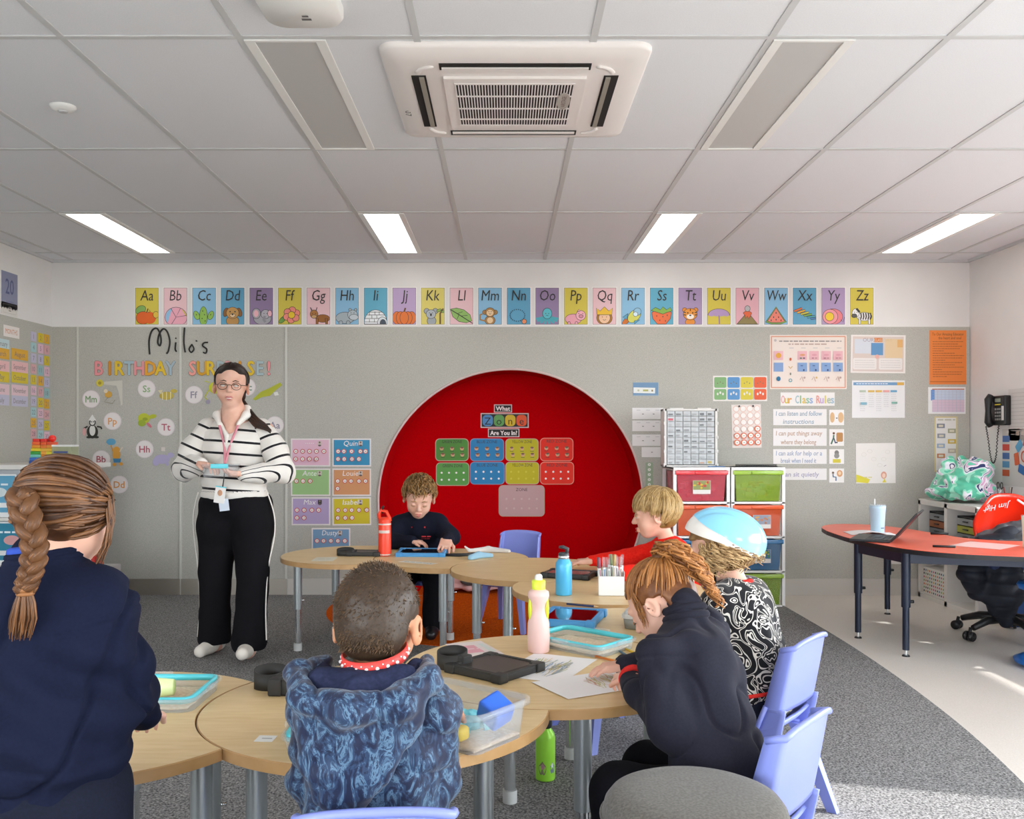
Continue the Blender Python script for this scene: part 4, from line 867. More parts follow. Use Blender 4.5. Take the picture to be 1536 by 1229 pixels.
# ================================================================ smooth solids (distance fields meshed as surface nets)
class SDF:
    def __init__(s, h): s.h = h; s.ops = []
    def cap(s, a, b, ra, rb=None, k=.02, op=1):
        s.ops.append(('c', np.array(a, float), np.array(b, float), ra, ra if rb is None else rb, k, op)); return s
    def chain(s, pts, rs, k=.02, op=1):
        for i in range(len(pts)-1): s.cap(pts[i], pts[i+1], rs[i], rs[i+1], k, op)
        return s
    def ell(s, c, r, R=None, k=.02, op=1):
        s.ops.append(('e', np.array(c, float), np.array(r, float) if hasattr(r, '__len__') else np.array([r]*3, float), np.eye(3) if R is None else np.array(R, float), None, k, op)); return s
    def box(s, c, half, R=None, rad=.01, k=.01, op=1):
        s.ops.append(('b', np.array(c, float), np.array(half, float), np.eye(3) if R is None else np.array(R, float), rad, k, op)); return s
    def bounds(s):
        lo = np.full(3, 1e9); hi = -lo
        for o in s.ops:
            if o[6] < 0: continue
            a, b = s._bb(o, 0); lo = np.minimum(lo, a); hi = np.maximum(hi, b)
        return lo, hi
    def _bb(s, o, m):
        if o[0] == 'c':
            r = max(o[3], o[4])+m; return np.minimum(o[1], o[2])-r, np.maximum(o[1], o[2])+r
        if o[0] == 'e': e = np.abs(o[3]) @ o[2]+m
        else: e = np.abs(o[3]) @ (o[2]+o[4])+m
        return o[1]-e, o[1]+e
    def mesh(s, smooth_it=1):
        h = s.h; lo, hi = s.bounds(); lo = lo-3*h; n = np.ceil((hi+3*h-lo)/h).astype(int)+1
        f = np.full(n, .06, np.float32)
        for o in s.ops:
            k = o[5]; a, b = s._bb(o, k+3*h)
            i0 = np.clip(np.floor((a-lo)/h).astype(int), 0, n-1); i1 = np.clip(np.ceil((b-lo)/h).astype(int)+1, 1, n)
            if (i1 <= i0).any(): continue
            ax = [(lo[d]+h*np.arange(i0[d], i1[d])).astype(np.float32) for d in range(3)]
            X = ax[0][:, None, None]; Y = ax[1][None, :, None]; Z = ax[2][None, None, :]
            if o[0] == 'c':
                p, q = o[1], o[2]; d = q-p; L = float(d @ d)+1e-12
                t = np.clip(((X-p[0])*d[0]+(Y-p[1])*d[1]+(Z-p[2])*d[2])/L, 0, 1)
                D = np.sqrt((X-p[0]-t*d[0])**2+(Y-p[1]-t*d[1])**2+(Z-p[2]-t*d[2])**2)-(o[3]+(o[4]-o[3])*t)
            else:
                R = o[3]; c = o[1]; dx, dy, dz = X-c[0], Y-c[1], Z-c[2]
                u = [dx*R[0, j]+dy*R[1, j]+dz*R[2, j] for j in range(3)]
                if o[0] == 'e':
                    r = o[2]; k0 = np.sqrt((u[0]/r[0])**2+(u[1]/r[1])**2+(u[2]/r[2])**2); k1 = np.sqrt((u[0]/r[0]**2)**2+(u[1]/r[1]**2)**2+(u[2]/r[2]**2)**2)+1e-9
                    D = np.where(k0 < .05, -r.min(), k0*(k0-1)/k1)
                else:
                    q = [np.abs(u[j])-o[2][j] for j in range(3)]
                    D = np.sqrt(sum(np.maximum(v, 0)**2 for v in q))+np.minimum(np.maximum(np.maximum(q[0], q[1]), q[2]), 0)-o[4]
            sl = tuple(slice(i0[d], i1[d]) for d in range(3)); g = f[sl]
            if o[6] > 0:
                hh = np.clip(.5+.5*(g-D)/k, 0, 1) if k > 0 else (g > D)
                f[sl] = g*(1-hh)+D*hh-k*hh*(1-hh)
            else:
                D = -D; hh = np.clip(.5-.5*(g-D)/k, 0, 1); f[sl] = g*(1-hh)+D*hh+k*hh*(1-hh)
        return nets(f, lo, h, smooth_it)
def nets(f, lo, h, it=1):
    s = f < 0; nx, ny, nz = f.shape
    cnt = np.zeros((nx-1, ny-1, nz-1), np.int8)
    for a in (0, 1):
        for b in (0, 1):
            for c in (0, 1): cnt += s[a:nx-1+a, b:ny-1+b, c:nz-1+c]
    act = (cnt > 0) & (cnt < 8); idx = -np.ones(act.shape, np.int64); ii = np.argwhere(act); idx[act] = np.arange(len(ii))
    P = np.zeros((len(ii), 3)); N = np.zeros(len(ii))
    i, j, k = ii.T
    corners = [(a, b, c) for a in (0, 1) for b in (0, 1) for c in (0, 1)]
    for ca in corners:
        for d in range(3):
            if ca[d]: continue
            cb = list(ca); cb[d] = 1
            fa = f[i+ca[0], j+ca[1], k+ca[2]]; fb = f[i+cb[0], j+cb[1], k+cb[2]]
            m = (fa < 0) != (fb < 0); t = np.where(m, fa/np.where(m, fa-fb, 1), 0)
            for e in range(3): P[:, e] += m*(ca[e]+(t if e == d else 0))
            N += m
    P = lo+h*(ii+P/N[:, None])
    quads = []
    for d in range(3):
        sl0 = [slice(None)]*3; sl1 = [slice(None)]*3; sl0[d] = slice(0, -1); sl1[d] = slice(1, None)
        a = s[tuple(sl0)]; b = s[tuple(sl1)]; e = np.argwhere(a != b)
        u, v = (d+1) % 3, (d+2) % 3
        ok = (e[:, u] > 0) & (e[:, v] > 0) & (e[:, u] < act.shape[u]) & (e[:, v] < act.shape[v]) & (e[:, d] < act.shape[d]); e = e[ok]
        flip = a[tuple(e.T)]
        def g(du, dv):
            q = e.copy(); q[:, u] -= du; q[:, v] -= dv; return idx[tuple(q.T)]
        Q = np.stack([g(1, 1), g(0, 1), g(0, 0), g(1, 0)], 1)
        Q[~flip] = Q[~flip][:, ::-1]; quads.append(Q)
    Q = np.concatenate(quads); Q = Q[(Q >= 0).all(1)]
    for _ in range(it):                               # light relaxation
        A = np.zeros_like(P); C = np.zeros(len(P))
        for a in range(4):
            b = (a+1) % 4; np.add.at(A, Q[:, a], P[Q[:, b]]); np.add.at(C, Q[:, a], 1); np.add.at(A, Q[:, b], P[Q[:, a]]); np.add.at(C, Q[:, b], 1)
        P = .5*P+.5*A/np.maximum(C, 1)[:, None]
    return P, Q
def vnormals(P, Q):
    n = np.cross(P[Q[:, 2]]-P[Q[:, 0]], P[Q[:, 3]]-P[Q[:, 1]]); N = np.zeros_like(P)
    for a in range(4): np.add.at(N, Q[:, a], n)
    return N/np.maximum(np.linalg.norm(N, axis=1), 1e-12)[:, None]
def fold_noise(P, sc, st=(1, 1, 1), amp=.004, seed=0):
    S = np.array(st)*sc; o = seed*7.31
    return amp*np.array([noise.noise(((p[0]*S[0])+o, (p[1]*S[1])+o*.7, (p[2]*S[2])-o)) for p in P])
def solid(name, PQ, m, parent=None, disp=None, mats=None, matfn=None, off=None):
    P, Q = PQ
    if disp is not None: P = P+vnormals(P, Q)*disp(P)[:, None]
    if parent is not None:
        M = np.array(parent.matrix_basis.inverted()); L = P @ M[:3, :3].T+M[:3, 3]
    else:
        off = np.array([P[:, 0].mean(), P[:, 1].mean(), P[:, 2].min()]); L = P-off
    me = bpy.data.meshes.new(name); me.vertices.add(len(L)); me.vertices.foreach_set('co', L.ravel())
    me.loops.add(Q.size); me.loops.foreach_set('vertex_index', Q.ravel()); me.polygons.add(len(Q))
    me.polygons.foreach_set('loop_start', np.arange(0, Q.size, 4)); me.polygons.foreach_set('use_smooth', np.ones(len(Q), bool))
    ms = mats or [m]
    for x in ms: me.materials.append(x)
    if matfn is not None: me.polygons.foreach_set('material_index', matfn(P[Q].mean(1)).astype(np.int32))
    me.update(); me.validate()
    o = bpy.data.objects.new(name, me); col.objects.link(o)
    if parent is not None: o.parent = parent
    else: o.location = off
    return o
def eul(rx=0, ry=0, rz=0): return np.array(Euler((rx, ry, rz), 'XYZ').to_matrix())
# ================================================================ tables
TR = .43; RAD = {'D': .33}
TABS = {'T1':(-.85,5.25),'T2':(-.30,5.10),'F':(.15,4.68),'E':(.46,4.09),'D':(.46,3.27),'C':(.13,2.68),'B':(-.32,2.29),'A':(-.98,2.19)}
BITE = {'T1':'T2','T2':'F','E':'F','D':'C','B':'C','A':'B'}
LEGS = {'T1':[(-1.163,5.125),(-1.03,5.55),(-.81,5.32)],'T2':[(-.325,4.78),(-.326,5.39),(-.6,4.98)],'F':[(-.14,4.5),(.013,4.36),(.45,4.85)],'E':[(.2,3.85),(.5,4.42),(.8,4.05)],
 'D':[(.243,3.4),(.49,3.02),(.70,3.36)],'C':[(.015,2.99),(.2,2.36),(.45,2.82)],'B':[(-.05,2.1),(-.17,2.55),(-.558,2.05)],'A':[(-.665,2.0),(-.73,2.27),(-1.3,2.15),(-1.02,2.5)]}
TL = {'T1':'round birch table at the far left end of the back row','T2':'bitten round birch table in front of the boy in navy','F':'round birch table before the empty chair at the niche','E':'bitten birch table holding the blue flask and marker box',
 'D':'birch table carrying the blue tablet beside the helmet girl','C':'round birch table with drawings and the pink bottle','B':'bitten birch table under the sand box by the camouflage jacket boy','A':'bitten birch table by the braided girl'}
def table_outline(c, r, b=None, rb=TR+.003):
    n = 96
    if b is None: return [(c[0]+r*math.cos(2*PI*i/n), c[1]+r*math.sin(2*PI*i/n)) for i in range(n)]
    dx, dy = b[0]-c[0], b[1]-c[1]; d = math.hypot(dx, dy); a = math.atan2(dy, dx)
    th = math.acos((d*d+r*r-rb*rb)/(2*d*r)); ph = math.acos((d*d+rb*rb-r*r)/(2*d*rb))
    p = [(c[0]+r*math.cos(a+th+(2*PI-2*th)*i/n), c[1]+r*math.sin(a+th+(2*PI-2*th)*i/n)) for i in range(n+1)]
    # bite: along the neighbour's circle, inside this one
    p += [(b[0]+rb*math.cos(a+PI+ph-2*ph*i/32), b[1]+rb*math.sin(a+PI+ph-2*ph*i/32)) for i in range(1, 32)]
    return p
def leg_mb(x, y, top, r=.0235, zi=.24):
    mb = MB(); mb.cyl((x,y,zi), r, top-zi, M_leg, 20); mb.cyl((x,y,.045), r*.8, zi-.044, M_leg_in, 20)
    mb.cyl((x+r-.002,y,zi+.06), .004, .001, M_leg); mb.tube([(x+r-.004,y,zi+.05),(x+r+.014,y,zi+.05)], .005, M_leg_in, 8)
    mb.cyl((x,y,.008), r*1.0, .042, M_foot, 20); return mb
for k, c in TABS.items():
    t = thing('table', TL[k], 'table', (c[0], c[1], 0), 0, 'birch petal tables')
    b = TABS[BITE[k]] if k in BITE else None
    mb = MB(); pts = table_outline(c, RAD.get(k, TR), b)
    ins = [(c[0]+(p[0]-c[0])*.994, c[1]+(p[1]-c[1])*.994) for p in pts]; n = len(pts)
    mb.prism(pts, TT-.026, TT-.002, M_plyedge)
    mb.add([(p[0],p[1],TT-.002) for p in pts]+[(p[0],p[1],TT) for p in ins], [(j,(j+1)%n,n+(j+1)%n,n+j) for j in range(n)], M_plyedge)
    mb.add([(p[0],p[1],TT) for p in ins], [tuple(range(n))], M_ply)
    mb.build('table_top', t, world=True)
    for (x, y) in LEGS[k]:
        lg = leg_mb(x, y, TT-.026).build('leg', t, world=True)
# ================================================================ kids' chairs
def make_chair(label, loc, rz, hz=1.0, group='periwinkle plastic school chairs'):
    t = thing('plastic_chair', label, 'chair', (0,0,0), 0, group)
    hs, ht = .295*hz, .57*hz; w = .138
    def seat(u, v):
        x = (-1+2*u)*(w-.002); y = -.15+.32*v
        z = hs-.012*math.sin(PI*min(max(v*1.0,0),1))*(1-(abs(2*u-1))**3)+.014*abs(2*u-1)**4
        if v > .82: z -= (v-.82)**2*.6
        if v < .16: z += (.16-v)**2*1.2
        return (x, y, z)
    mb = MB(); mb.grid(seat, 16, 18, M_chair, -.012)
    mb.tube([(-w*.9,-.12,hs-.02),(-w*.9,.12,hs-.022)], .012, M_chair, 8); mb.tube([(w*.9,-.12,hs-.02),(w*.9,.12,hs-.022)], .012, M_chair, 8)
    mb.box((-w*.9,-.02,hs-.03),(w*.9,.01,hs-.012), M_chair); mb.build('seat', t)
    def lean(z): return -.155-.055*((z-hs)/(ht-hs))
    def back(u, v):                                   # v 0 bottom, 1 top
        z = hs+.075*hz+(ht-hs-.075*hz)*v
        a = 2*u-1; x = w*math.copysign(min(abs(a)*1.16, 1), a)*(1-.05*v*v) ; fl = max(0, abs(a)-.84)/.16
        y = lean(z)+.052*fl*(.75+.25*(1-v))+.012*(abs(a)**2)
        if v > .93: z -= .012*(abs(a)**6)
        return (x, y, z+.012*(1-a*a)*(v > .5)*(v-.5)*2)
    mb = MB(); mb.grid(back, 30, 14, M_chair, .009)
    mb.tube([back(i/24, 1) for i in range(25)], .0085, M_chair, 8)
    for s in (-1, 1):                                 # side flanges carrying the back down to the seat
        def fl(u, v):
            z = hs-.02+(.105*hz)*v; y = lean(z)-.004+.062*u+(.03*(1-v)**2)*u; x = s*(w-.004*(1-v)); return (x, y, z)
        mb.grid(fl, 4, 8, M_chair, s*.012)
        mb.tube([(s*w,lean(hs)+.06+.02,hs-.01),(s*w,lean(hs+.08)+.055,hs+.09)], .008, M_chair, 8)
    mb.build('backrest', t)
    for sx in (-1, 1):
        for (y0, y1) in ((.11, .165), (-.12, -.215)):
            mb = MB(); a = Vector((sx*(w-.03), y0, hs-.015)); b = Vector((sx*(w+.018), y1, .0))
            vs = []
            for p, q in ((a, .024), (b, .015)): vs += [p+Vector(d)*q for d in ((-.8,-1.1,0),(.8,-1.1,0),(.8,1.1,0),(-.8,1.1,0))]
            mb.add(vs, [(0,1,2,3),(7,6,5,4),(0,4,5,1),(1,5,6,2),(2,6,7,3),(3,7,4,0)], M_chair); mb.add(vs, [], M_chair); mb.build('leg', t)
    t.location = loc; t.rotation_euler = (0, 0, rz); t.matrix_basis = Matrix.Translation(Vector(loc)) @ Matrix.Rotation(rz, 4, 'Z'); return t
def place_chair(src, label, loc, rz):
    t = copy_tree(src); t.location = loc; t.rotation_euler = (0, 0, rz); t['label'] = label; return t
R_ = math.radians
ch0 = make_chair('periwinkle chair under the girl with the blue helmet', (.78, 2.93, .006), R_(51))
place_chair(ch0, 'periwinkle chair under the girl with the curly ponytail, beside the grey ottoman', (.505, 2.12, .006), R_(51))
place_chair(ch0, 'periwinkle chair behind the boy in the camouflage jacket at the bottom edge', (-.235, 1.70, .006), R_(6))
place_chair(ch0, 'empty periwinkle chair on the orange carpet before the red niche', (.03, 5.74, .012), R_(157))
place_chair(ch0, 'periwinkle chair under the boy at the red bottle', (-.53, 5.80, .012), R_(180))
place_chair(ch0, 'periwinkle chair under the child in the red jumper', (.86, 4.50, .006), R_(95))
chx = make_chair('low periwinkle chair tucked beneath the table with the blue tablet', (.42, 3.66, .006), R_(200), .82)
# ottoman
M_otto = noisy(mat('taupe_felt_upholstery', '#77726a', .95, spec=.1, sheen=.2), '#5c5851', '#736f68', 190, 3, k=.85, bump=.15)
ot = thing('ottoman', 'round taupe grey upholstered ottoman at the bottom right', 'ottoman', (.373, 1.80, .006))
mb = MB(); R0 = .198
prof = [(.0,.45),(.06,.4495),(.12,.448),(.16,.444),(.18,.437),(.192,.424),(.198,.405),(.2005,.402),(.1985,.398),(.199,.25),(.197,.06),(.19,.045)]
prof = [(r_*.92, z_*1.115) for r_, z_ in prof]; mb.lathe(prof[::-1], M_otto, 64); mb.build('cushion', ot)
mb = MB(); mb.cyl((0,0,.0), .165, .05, M_black, 40); mb.build('base', ot)
mb = MB(); mb.tube([(.184*math.cos(2*PI*i/64), .184*math.sin(2*PI*i/64), .448) for i in range(64)], .0032, M_otto, 6, closed=True); mb.build('piping', ot)
# ================================================================ drawer towers
def tint(name, c, a=.55): return mat(name, c, .22, alpha=a, spec=.5, coat=.3)
DR = {'red': tint('red_tint', '#c42a45'), 'green': tint('green_tint', '#86a518'), 'orange': tint('orange_tint', '#cf4f18', .72), 'blue': tint('blue_tint', '#0e5f8f', .75)}
DS = {'red': mat('red_rim', '#d8202c', .25, coat=.4), 'green': mat('green_rim', '#8fb32a', .25, coat=.4), 'orange': mat('orange_rim', '#d9541c', .25, coat=.4), 'blue': mat('blue_rim', '#12679c', .25, coat=.4)}
def tower(x0, x1, yf, cols_, label):
    t = thing('drawer_tower', label, 'drawer unit', ((x0+x1)/2, yf, 0), 0, 'coloured drawer towers'); W_ = x1-x0; D = .46; hh = .2435; w = W_/2
    mb = MB()
    for k in range(5): z = .012+k*hh; mb.box((-w,.0,z-.010),(w,D,z+.006), M_white, bev=.003)
    for sx in (-1, 1):
        for (ya, yb) in ((0,.026),(D-.03,D)): mb.box((sx*w,ya,.0),(sx*(w-.022),yb,.986), M_white)
    mb.box((-w,-.002,.97),(w,D,.992), M_white, bev=.004); mb.build('frame', t)
    for k, cc in enumerate(cols_):
        zt = .012+(4-k)*hh-.012; zb = zt-hh+.022; a = w-.026; b = a-.014
        d = MB(); yb = .42
        def q(za, wa, ya, yb_): return [(-wa,ya,za),(wa,ya,za),(wa,yb_,za),(-wa,yb_,za)]
        vs = q(zb,b,.012,yb)+q(zt-.02,a,.004,yb); vi = q(zb+.003,b-.003,.015,yb-.003)+q(zt-.02,a-.003,.007,yb-.003)
        d.add(vs, [(3,2,1,0),(0,1,5,4),(1,2,6,5),(2,3,7,6),(3,0,4,7)], DR[cc]); d.add(vi, [(0,1,2,3),(4,5,1,0),(5,6,2,1),(6,7,3,2),(7,4,0,3)], DR[cc])
        dd = d.build('drawer', t)
        r = MB(); r.box((-a-.012,-.012,zt-.034),(a+.012,.012,zt-.006), DS[cc], bev=.004); r.box((-.05,-.022,zt-.03),(.05,-.008,zt-.012), DS[cc], bev=.004); r.build('rim', dd)
        rr = random.Random(k*7+len(cols_)+int(x0*100))
        # loose toys seen through the plastic
        s = MB()
        for q_ in range(26):
            ux = rr.uniform(-b+.03, b-.03); uy = rr.uniform(.03, .2); uz = zb+.006+rr.uniform(0, .1)
            cmat = paper(rr.choice({'red':['#c03a52','#d8808f','#c94a5c','#e8c0c4'],'green':['#b8b84a','#c9723c','#7f9440','#8fa7a0'],'orange':['#b5552a','#d58a5a','#c9b09a'],'blue':['#2a6f7a','#3f8a9a','#b8a84a']}[cc]))
            s.box((ux-.022,uy-.02,uz),(ux+.022,uy+.02,uz+.03), cmat, M=None, bev=.006)
        s.build('contents', t)['kind'] = 'stuff'
        if not (cc == 'green'):
            c = Card(.125, .095, '#dcd8d2', .001); cs = {'red':('#8a8f5a','#cfb43f','#b5463a'),'orange':('#8f96a5','#cf9f55','#b57a5a'),'blue':('#3f6f9a','#c9b23f','#4f8a5a')}[cc]
            c.rect(0,.014,.121,.064,cs[0]); rr2 = random.Random(k)
            for q_ in range(12): c.ell(rr2.uniform(-.05,.05), .014+rr2.uniform(-.022,.022), rr2.uniform(.006,.012), rr2.uniform(.005,.011), cs[1+q_ % 2], n=8)
            sx = .0 if x0 < 1.5 else .025
            o = c.place('picture_label', None, None, wall='x', at=(sx, -.0025, (zb+zt)/2-.012), rot=Euler((PI/2,0,0)), parent=dd)
    return t
tower(1.186, 1.585, 6.45, ['red','orange','blue','green'], 'left coloured drawer tower with red top drawer, mostly behind the children')
tower(1.595, 1.975, 6.45, ['green','orange','blue','green'], 'right coloured drawer tower with green top drawer and four drawers showing')
# small parts cabinet on the left tower
pc = thing('parts_cabinet', 'white small parts cabinet of clear drawers standing on the coloured tower', 'cabinet', (1.33, 6.55, .9925))
M_wp = mat('white_cabinet_shell', '#d2d0cc', .4)
mb = MB(); w, hh_, d = .19, .415, .16
for s in (-1, 1): mb.box((s*w,0,0),(s*(w-.016),d,hh_), M_wp)
mb.box((-w,0,0),(w,d,.012), M_wp); mb.box((-w,0,hh_-.014),(w,d,hh_), M_wp); mb.box((-w,d-.006,0),(w,d,hh_), M_wp)
for s in (-1, 1):
    for z in (.0,.1,.2,.3,.395): mb.box((s*(w-.004),-.004,z),(s*(w+.006),.05,z+.022), M_wp, bev=.003)
for s in (-.1,.1): mb.box((s-.05,.02,hh_-.002),(s+.05,d-.02,hh_+.008), M_wp, bev=.003)
mb.build('shell', pc)
rr = random.Random(5); M_pd = mat('parts_drawer_front', '#c6cacc', .2, alpha=.85)
for r in range(10):
    for k in range(6):
        x0 = -.17+.0567*k; z0 = .016+.0385*r; mb = MB()
        mb.box((x0+.002,.004,z0+.001),(x0+.0547,.02,z0+.0365), M_pd)
        cc = rr.choice(['#8f9192','#a5a7a8','#6f7273','#b0b1b1','#9a9b9c']); 
        if (r, k) == (8, 0): cc = '#c0606a'
        if r == 0 and k > 3: cc = rr.choice(['#b58a6a','#b0a060'])
        mb.box((x0+.008,.0025,z0+.008),(x0+.044+rr.uniform(-.012,0),.0039,z0+.014+rr.uniform(.002,.012)), paper(cc))
        mb.box((x0+.02,-.003,z0+.003),(x0+.036,.004,z0+.006), M_pd); mb.build('small_drawer', pc)
cb = thing('binding_combs', 'row of black plastic binding rings lying on the green-topped drawer tower', 'binding comb', (1.79, 6.52, .9925))
mb = MB(); mb.box((-.15,-.004,0),(.15,.004,.006), M_black)
for k in range(38): x = -.145+.0078*k; mb.tube([(x,.009*math.cos(a),.011+.009*math.sin(a)) for a in [2*PI*i/10 for i in range(10)]], .0015, M_black, 5, closed=True)
o = mb.build('rings', cb)
o = MB(); o.grid(lambda u, v: (-.1+.2*u, -.07+.14*v, .002+.004*math.sin(3*u)), 8, 4, paper('#c9c4b8'), .001); o = o.build('paper_sheet', loc=(1.63, 6.62, .9925)); tag(o, 'loose cream paper lying on the joint of the drawer towers', 'paper')
mb = MB(); mb.box((-.06,-.01,0),(.06,.01,.006), paper('#5b7fae'), bev=.002); tag(mb.build('ruler', loc=(1.5, 6.50, .9925), rot=(0,0,.05)), 'short blue ruler lying before the small parts cabinet', 'ruler')
# ================================================================ red kidney desk
M_red = noisy(mat('coral_laminate', '#d8604a', .35), '#cf5540', '#d9634c', 4, k=1.25); M_dkblue = mat('dark_navy_metal', '#232a3a', .35, .3, k=1.2)
DZ = .60
dk = thing('kidney_desk', 'coral red kidney-shaped desk with dark legs on the vinyl floor', 'desk', (2.6, 5.2, 0))
P = [(2.075,5.9),(2.06,5.5),(2.10,5.2),(2.18,4.93),(2.34,4.75),(2.6,4.63),(2.95,4.52),(3.25,4.55),(3.4,4.8),(3.33,5.1),(3.1,5.27),(2.88,5.34),(2.75,5.48),(2.70,5.75),(2.64,6.08),(2.5,6.32),(2.3,6.36),(2.14,6.18)]
S = spl(P+[P[0]], 6)[:-1]; n = len(S)
mb = MB(); mb.prism(S, DZ-.028, DZ-.003, M_black); mb.add([(p[0],p[1],DZ-.003) for p in S]+[(p[0]+( -.003 if False else 0),p[1],DZ) for p in S], [(j,(j+1)%n,n+(j+1)%n,n+j) for j in range(n)], M_red)
mb.add([(p[0],p[1],DZ) for p in S], [tuple(range(n))], M_red); mb.build('desk_top', dk, world=True)
LG = [(2.018+.1,5.42),(2.60,6.25),(2.185+.06,4.92),(3.25,4.75),(3.2,5.1)]
LG = [(2.02+.095,5.48),(2.60,6.22),(2.2,5.02),(3.27,4.72),(3.2,5.12)]
mb = MB()
for a, b in ((0,2),(2,3),(3,4),(0,1)): mb.box((-.5,-.012,-.03),(.5,.012,.03), M_dkblue, M=Matrix.Translation(((LG[a][0]+LG[b][0])/2,(LG[a][1]+LG[b][1])/2,DZ-.058)) @ Matrix.Rotation(math.atan2(LG[b][1]-LG[a][1],LG[b][0]-LG[a][0]),4,'Z') @ Matrix.Scale(math.hypot(LG[b][0]-LG[a][0],LG[b][1]-LG[a][1]),4,(1,0,0)))
mb.build('under_frame', dk, world=True)
for (x, y) in LG:
    mb = MB(); mb.cyl((x,y,.27), .024, DZ-.03-.27, M_dkblue, 18); mb.cyl((x,y,.035), .018, .24, M_dkblue, 16); mb.cyl((x,y,.0), .022, .008, M_black, 16, r2=.018); mb.cyl((x,y,.008), .008, .03, M_leg_in, 8); mb.tube([(x+.02,y,.30),(x+.042,y,.30)], .009, M_black, 8); mb.build('leg', dk, world=True)
# ================================================================ white cube shelf along the right wall
sh = thing('cube_shelf', 'white cube shelf against the right wall below the telephone', 'shelf', (3.32, 6.2, 0))
mb = MB(); x0, x1 = 3.13, 3.525; ys = [6.93, 6.5, 6.07]; M_ws = mat('white_laminate', '#d9d6d1', .4)
mb.box((x0,ys[-1],0),(x1,ys[0],.035), M_ws); mb.box((x0,ys[-1],.70),(x1,ys[0],.74), M_ws); mb.box((x0,ys[-1],.355),(x1,ys[0],.372), M_ws)
for y in ys: mb.box((x0,y-.02 if y != ys[0] else y-.035,.0),(x1,y+(.02 if y not in (ys[0],) else 0),.73), M_ws)
mb.box((x1-.005,ys[-1],0),(x1,ys[0],.74), M_ws); mb.build('carcass', sh, world=True)
def stack(y, z, cols_, label):
    t = thing('drawer_stack', label, 'drawer stack', (3.30, y, z), 0, 'little drawer stacks in the cube shelf')
    mb = MB(); mb.box((-.13,-.13,0),(.13,.13,.006), M_black); mb.box((-.13,-.13,.275),(.13,.13,.282), M_black)
    for sy in (-1,1): mb.box((-.13,sy*.13,0),(.13,sy*.126,.28), M_black)
    mb.build('case', t)
    for k, cc in enumerate(cols_):
        m = MB(); m.box((-.135,-.122,.01+.053*k),(.12,.122,.055+.053*k), mat('stack_'+cc.strip('#'), cc, .3, alpha=.8)); m.box((-.145,-.03,.03+.053*k),(-.134,.03,.038+.053*k), M_black); m.build('drawer', t)
    return t
stack(6.70, .374, ['#6a6c70','#8a8074','#7c7f85','#a5633f','#8d8f92'], 'grey little drawer stack in the shelf bay nearest the back wall')
stack(6.28, .374, ['#9a9c9e','#8f9194','#8b8d90','#a9a83f','#9fa09f'], 'clear little drawer stack with a yellow-green drawer in the next shelf bay')
c = thing('bead_box', 'white box dotted with rows of coloured spots in the lowest shelf bay', 'box', (3.28, 6.70, .036))
mb = MB(); mb.box((-.14,-.17,0),(.14,.17,.2), M_ws, bev=.005); mb.build('box_body', c)
mb = MB(); rr = random.Random(3)
for r in range(7):
    for k in range(11): mb.ell((-.141,-.15+.03*k,.022+.026*r), (.002,.008,.008), paper(rr.choice(['#c9a55a','#b5657a','#4f7f9a','#7fa86a','#3c3c44','#c96f4a'])), 8, 4)
mb.build('spots', c)['kind'] = 'stuff'
for k, (cc, hgt, cn) in enumerate((('#2f4a7f',.28,'navy'),('#d2c23a',.24,'yellow'),('#c9c5bd',.26,'cream'),('#b0402f',.22,'red'),('#3c3c40',.25,'black'),('#9ab0c9',.27,'pale blue'))):
    mb = MB(); y = 5.78+.04*k; mb.box((3.2,y,.001),(3.45,y+.032,.001+hgt), paper(cc), bev=.003); mb.box((3.21,y+.004,.004),(3.452,y+.028,.001+hgt-.004), paper('#ded8cc')); tag(mb.build('folder', world=True), f'{cn} folder standing on the floor beside the cube shelf, behind the office chair', 'folder', 'folders beside the cube shelf')
# scissors pot on the shelf
pt = thing('pen_pot', 'wire pot of scissors and pens on the white shelf', 'pot', (3.36, 6.11, .7405))
mb = MB(); mb.lathe([(.036,0),(.036,.085),(.034,.085),(.034,.004)], mat('mesh_pot', '#7b6a72', .4), 20); mb.build('pot', pt)
for (x, y, cc) in ((-.01,.015,'#7a2f2a'),(.012,-.01,'#3a2a2a'),(.015,.012,'#8f8a80')): mb = MB(); mb.tube([(x*.5,y*.5,.01),(x*1.6,y*1.6,.13)], .004, paper(cc), 6); mb.build('pen', pt)
sc_ = thing('scissors', 'black-handled scissors upright behind the red chair back', 'scissors', (3.36, 6.21, .7405))
mb = MB(); mb.box((-.03,-.025,0),(.03,.025,.06), M_black, bev=.004); mb.build('holder', sc_)
for s in (-1, 1):
    mb = MB(); mb.tube([(0,s*.022+.014*math.cos(2*PI*i/14)*1,.135+.022*math.sin(2*PI*i/14)) for i in range(14)], .0035, M_black, 6, closed=True); mb.tube([(0,s*.015,.115),(0,-s*.004,.05)], .004, M_leg_in, 6); mb.build('handle', sc_)
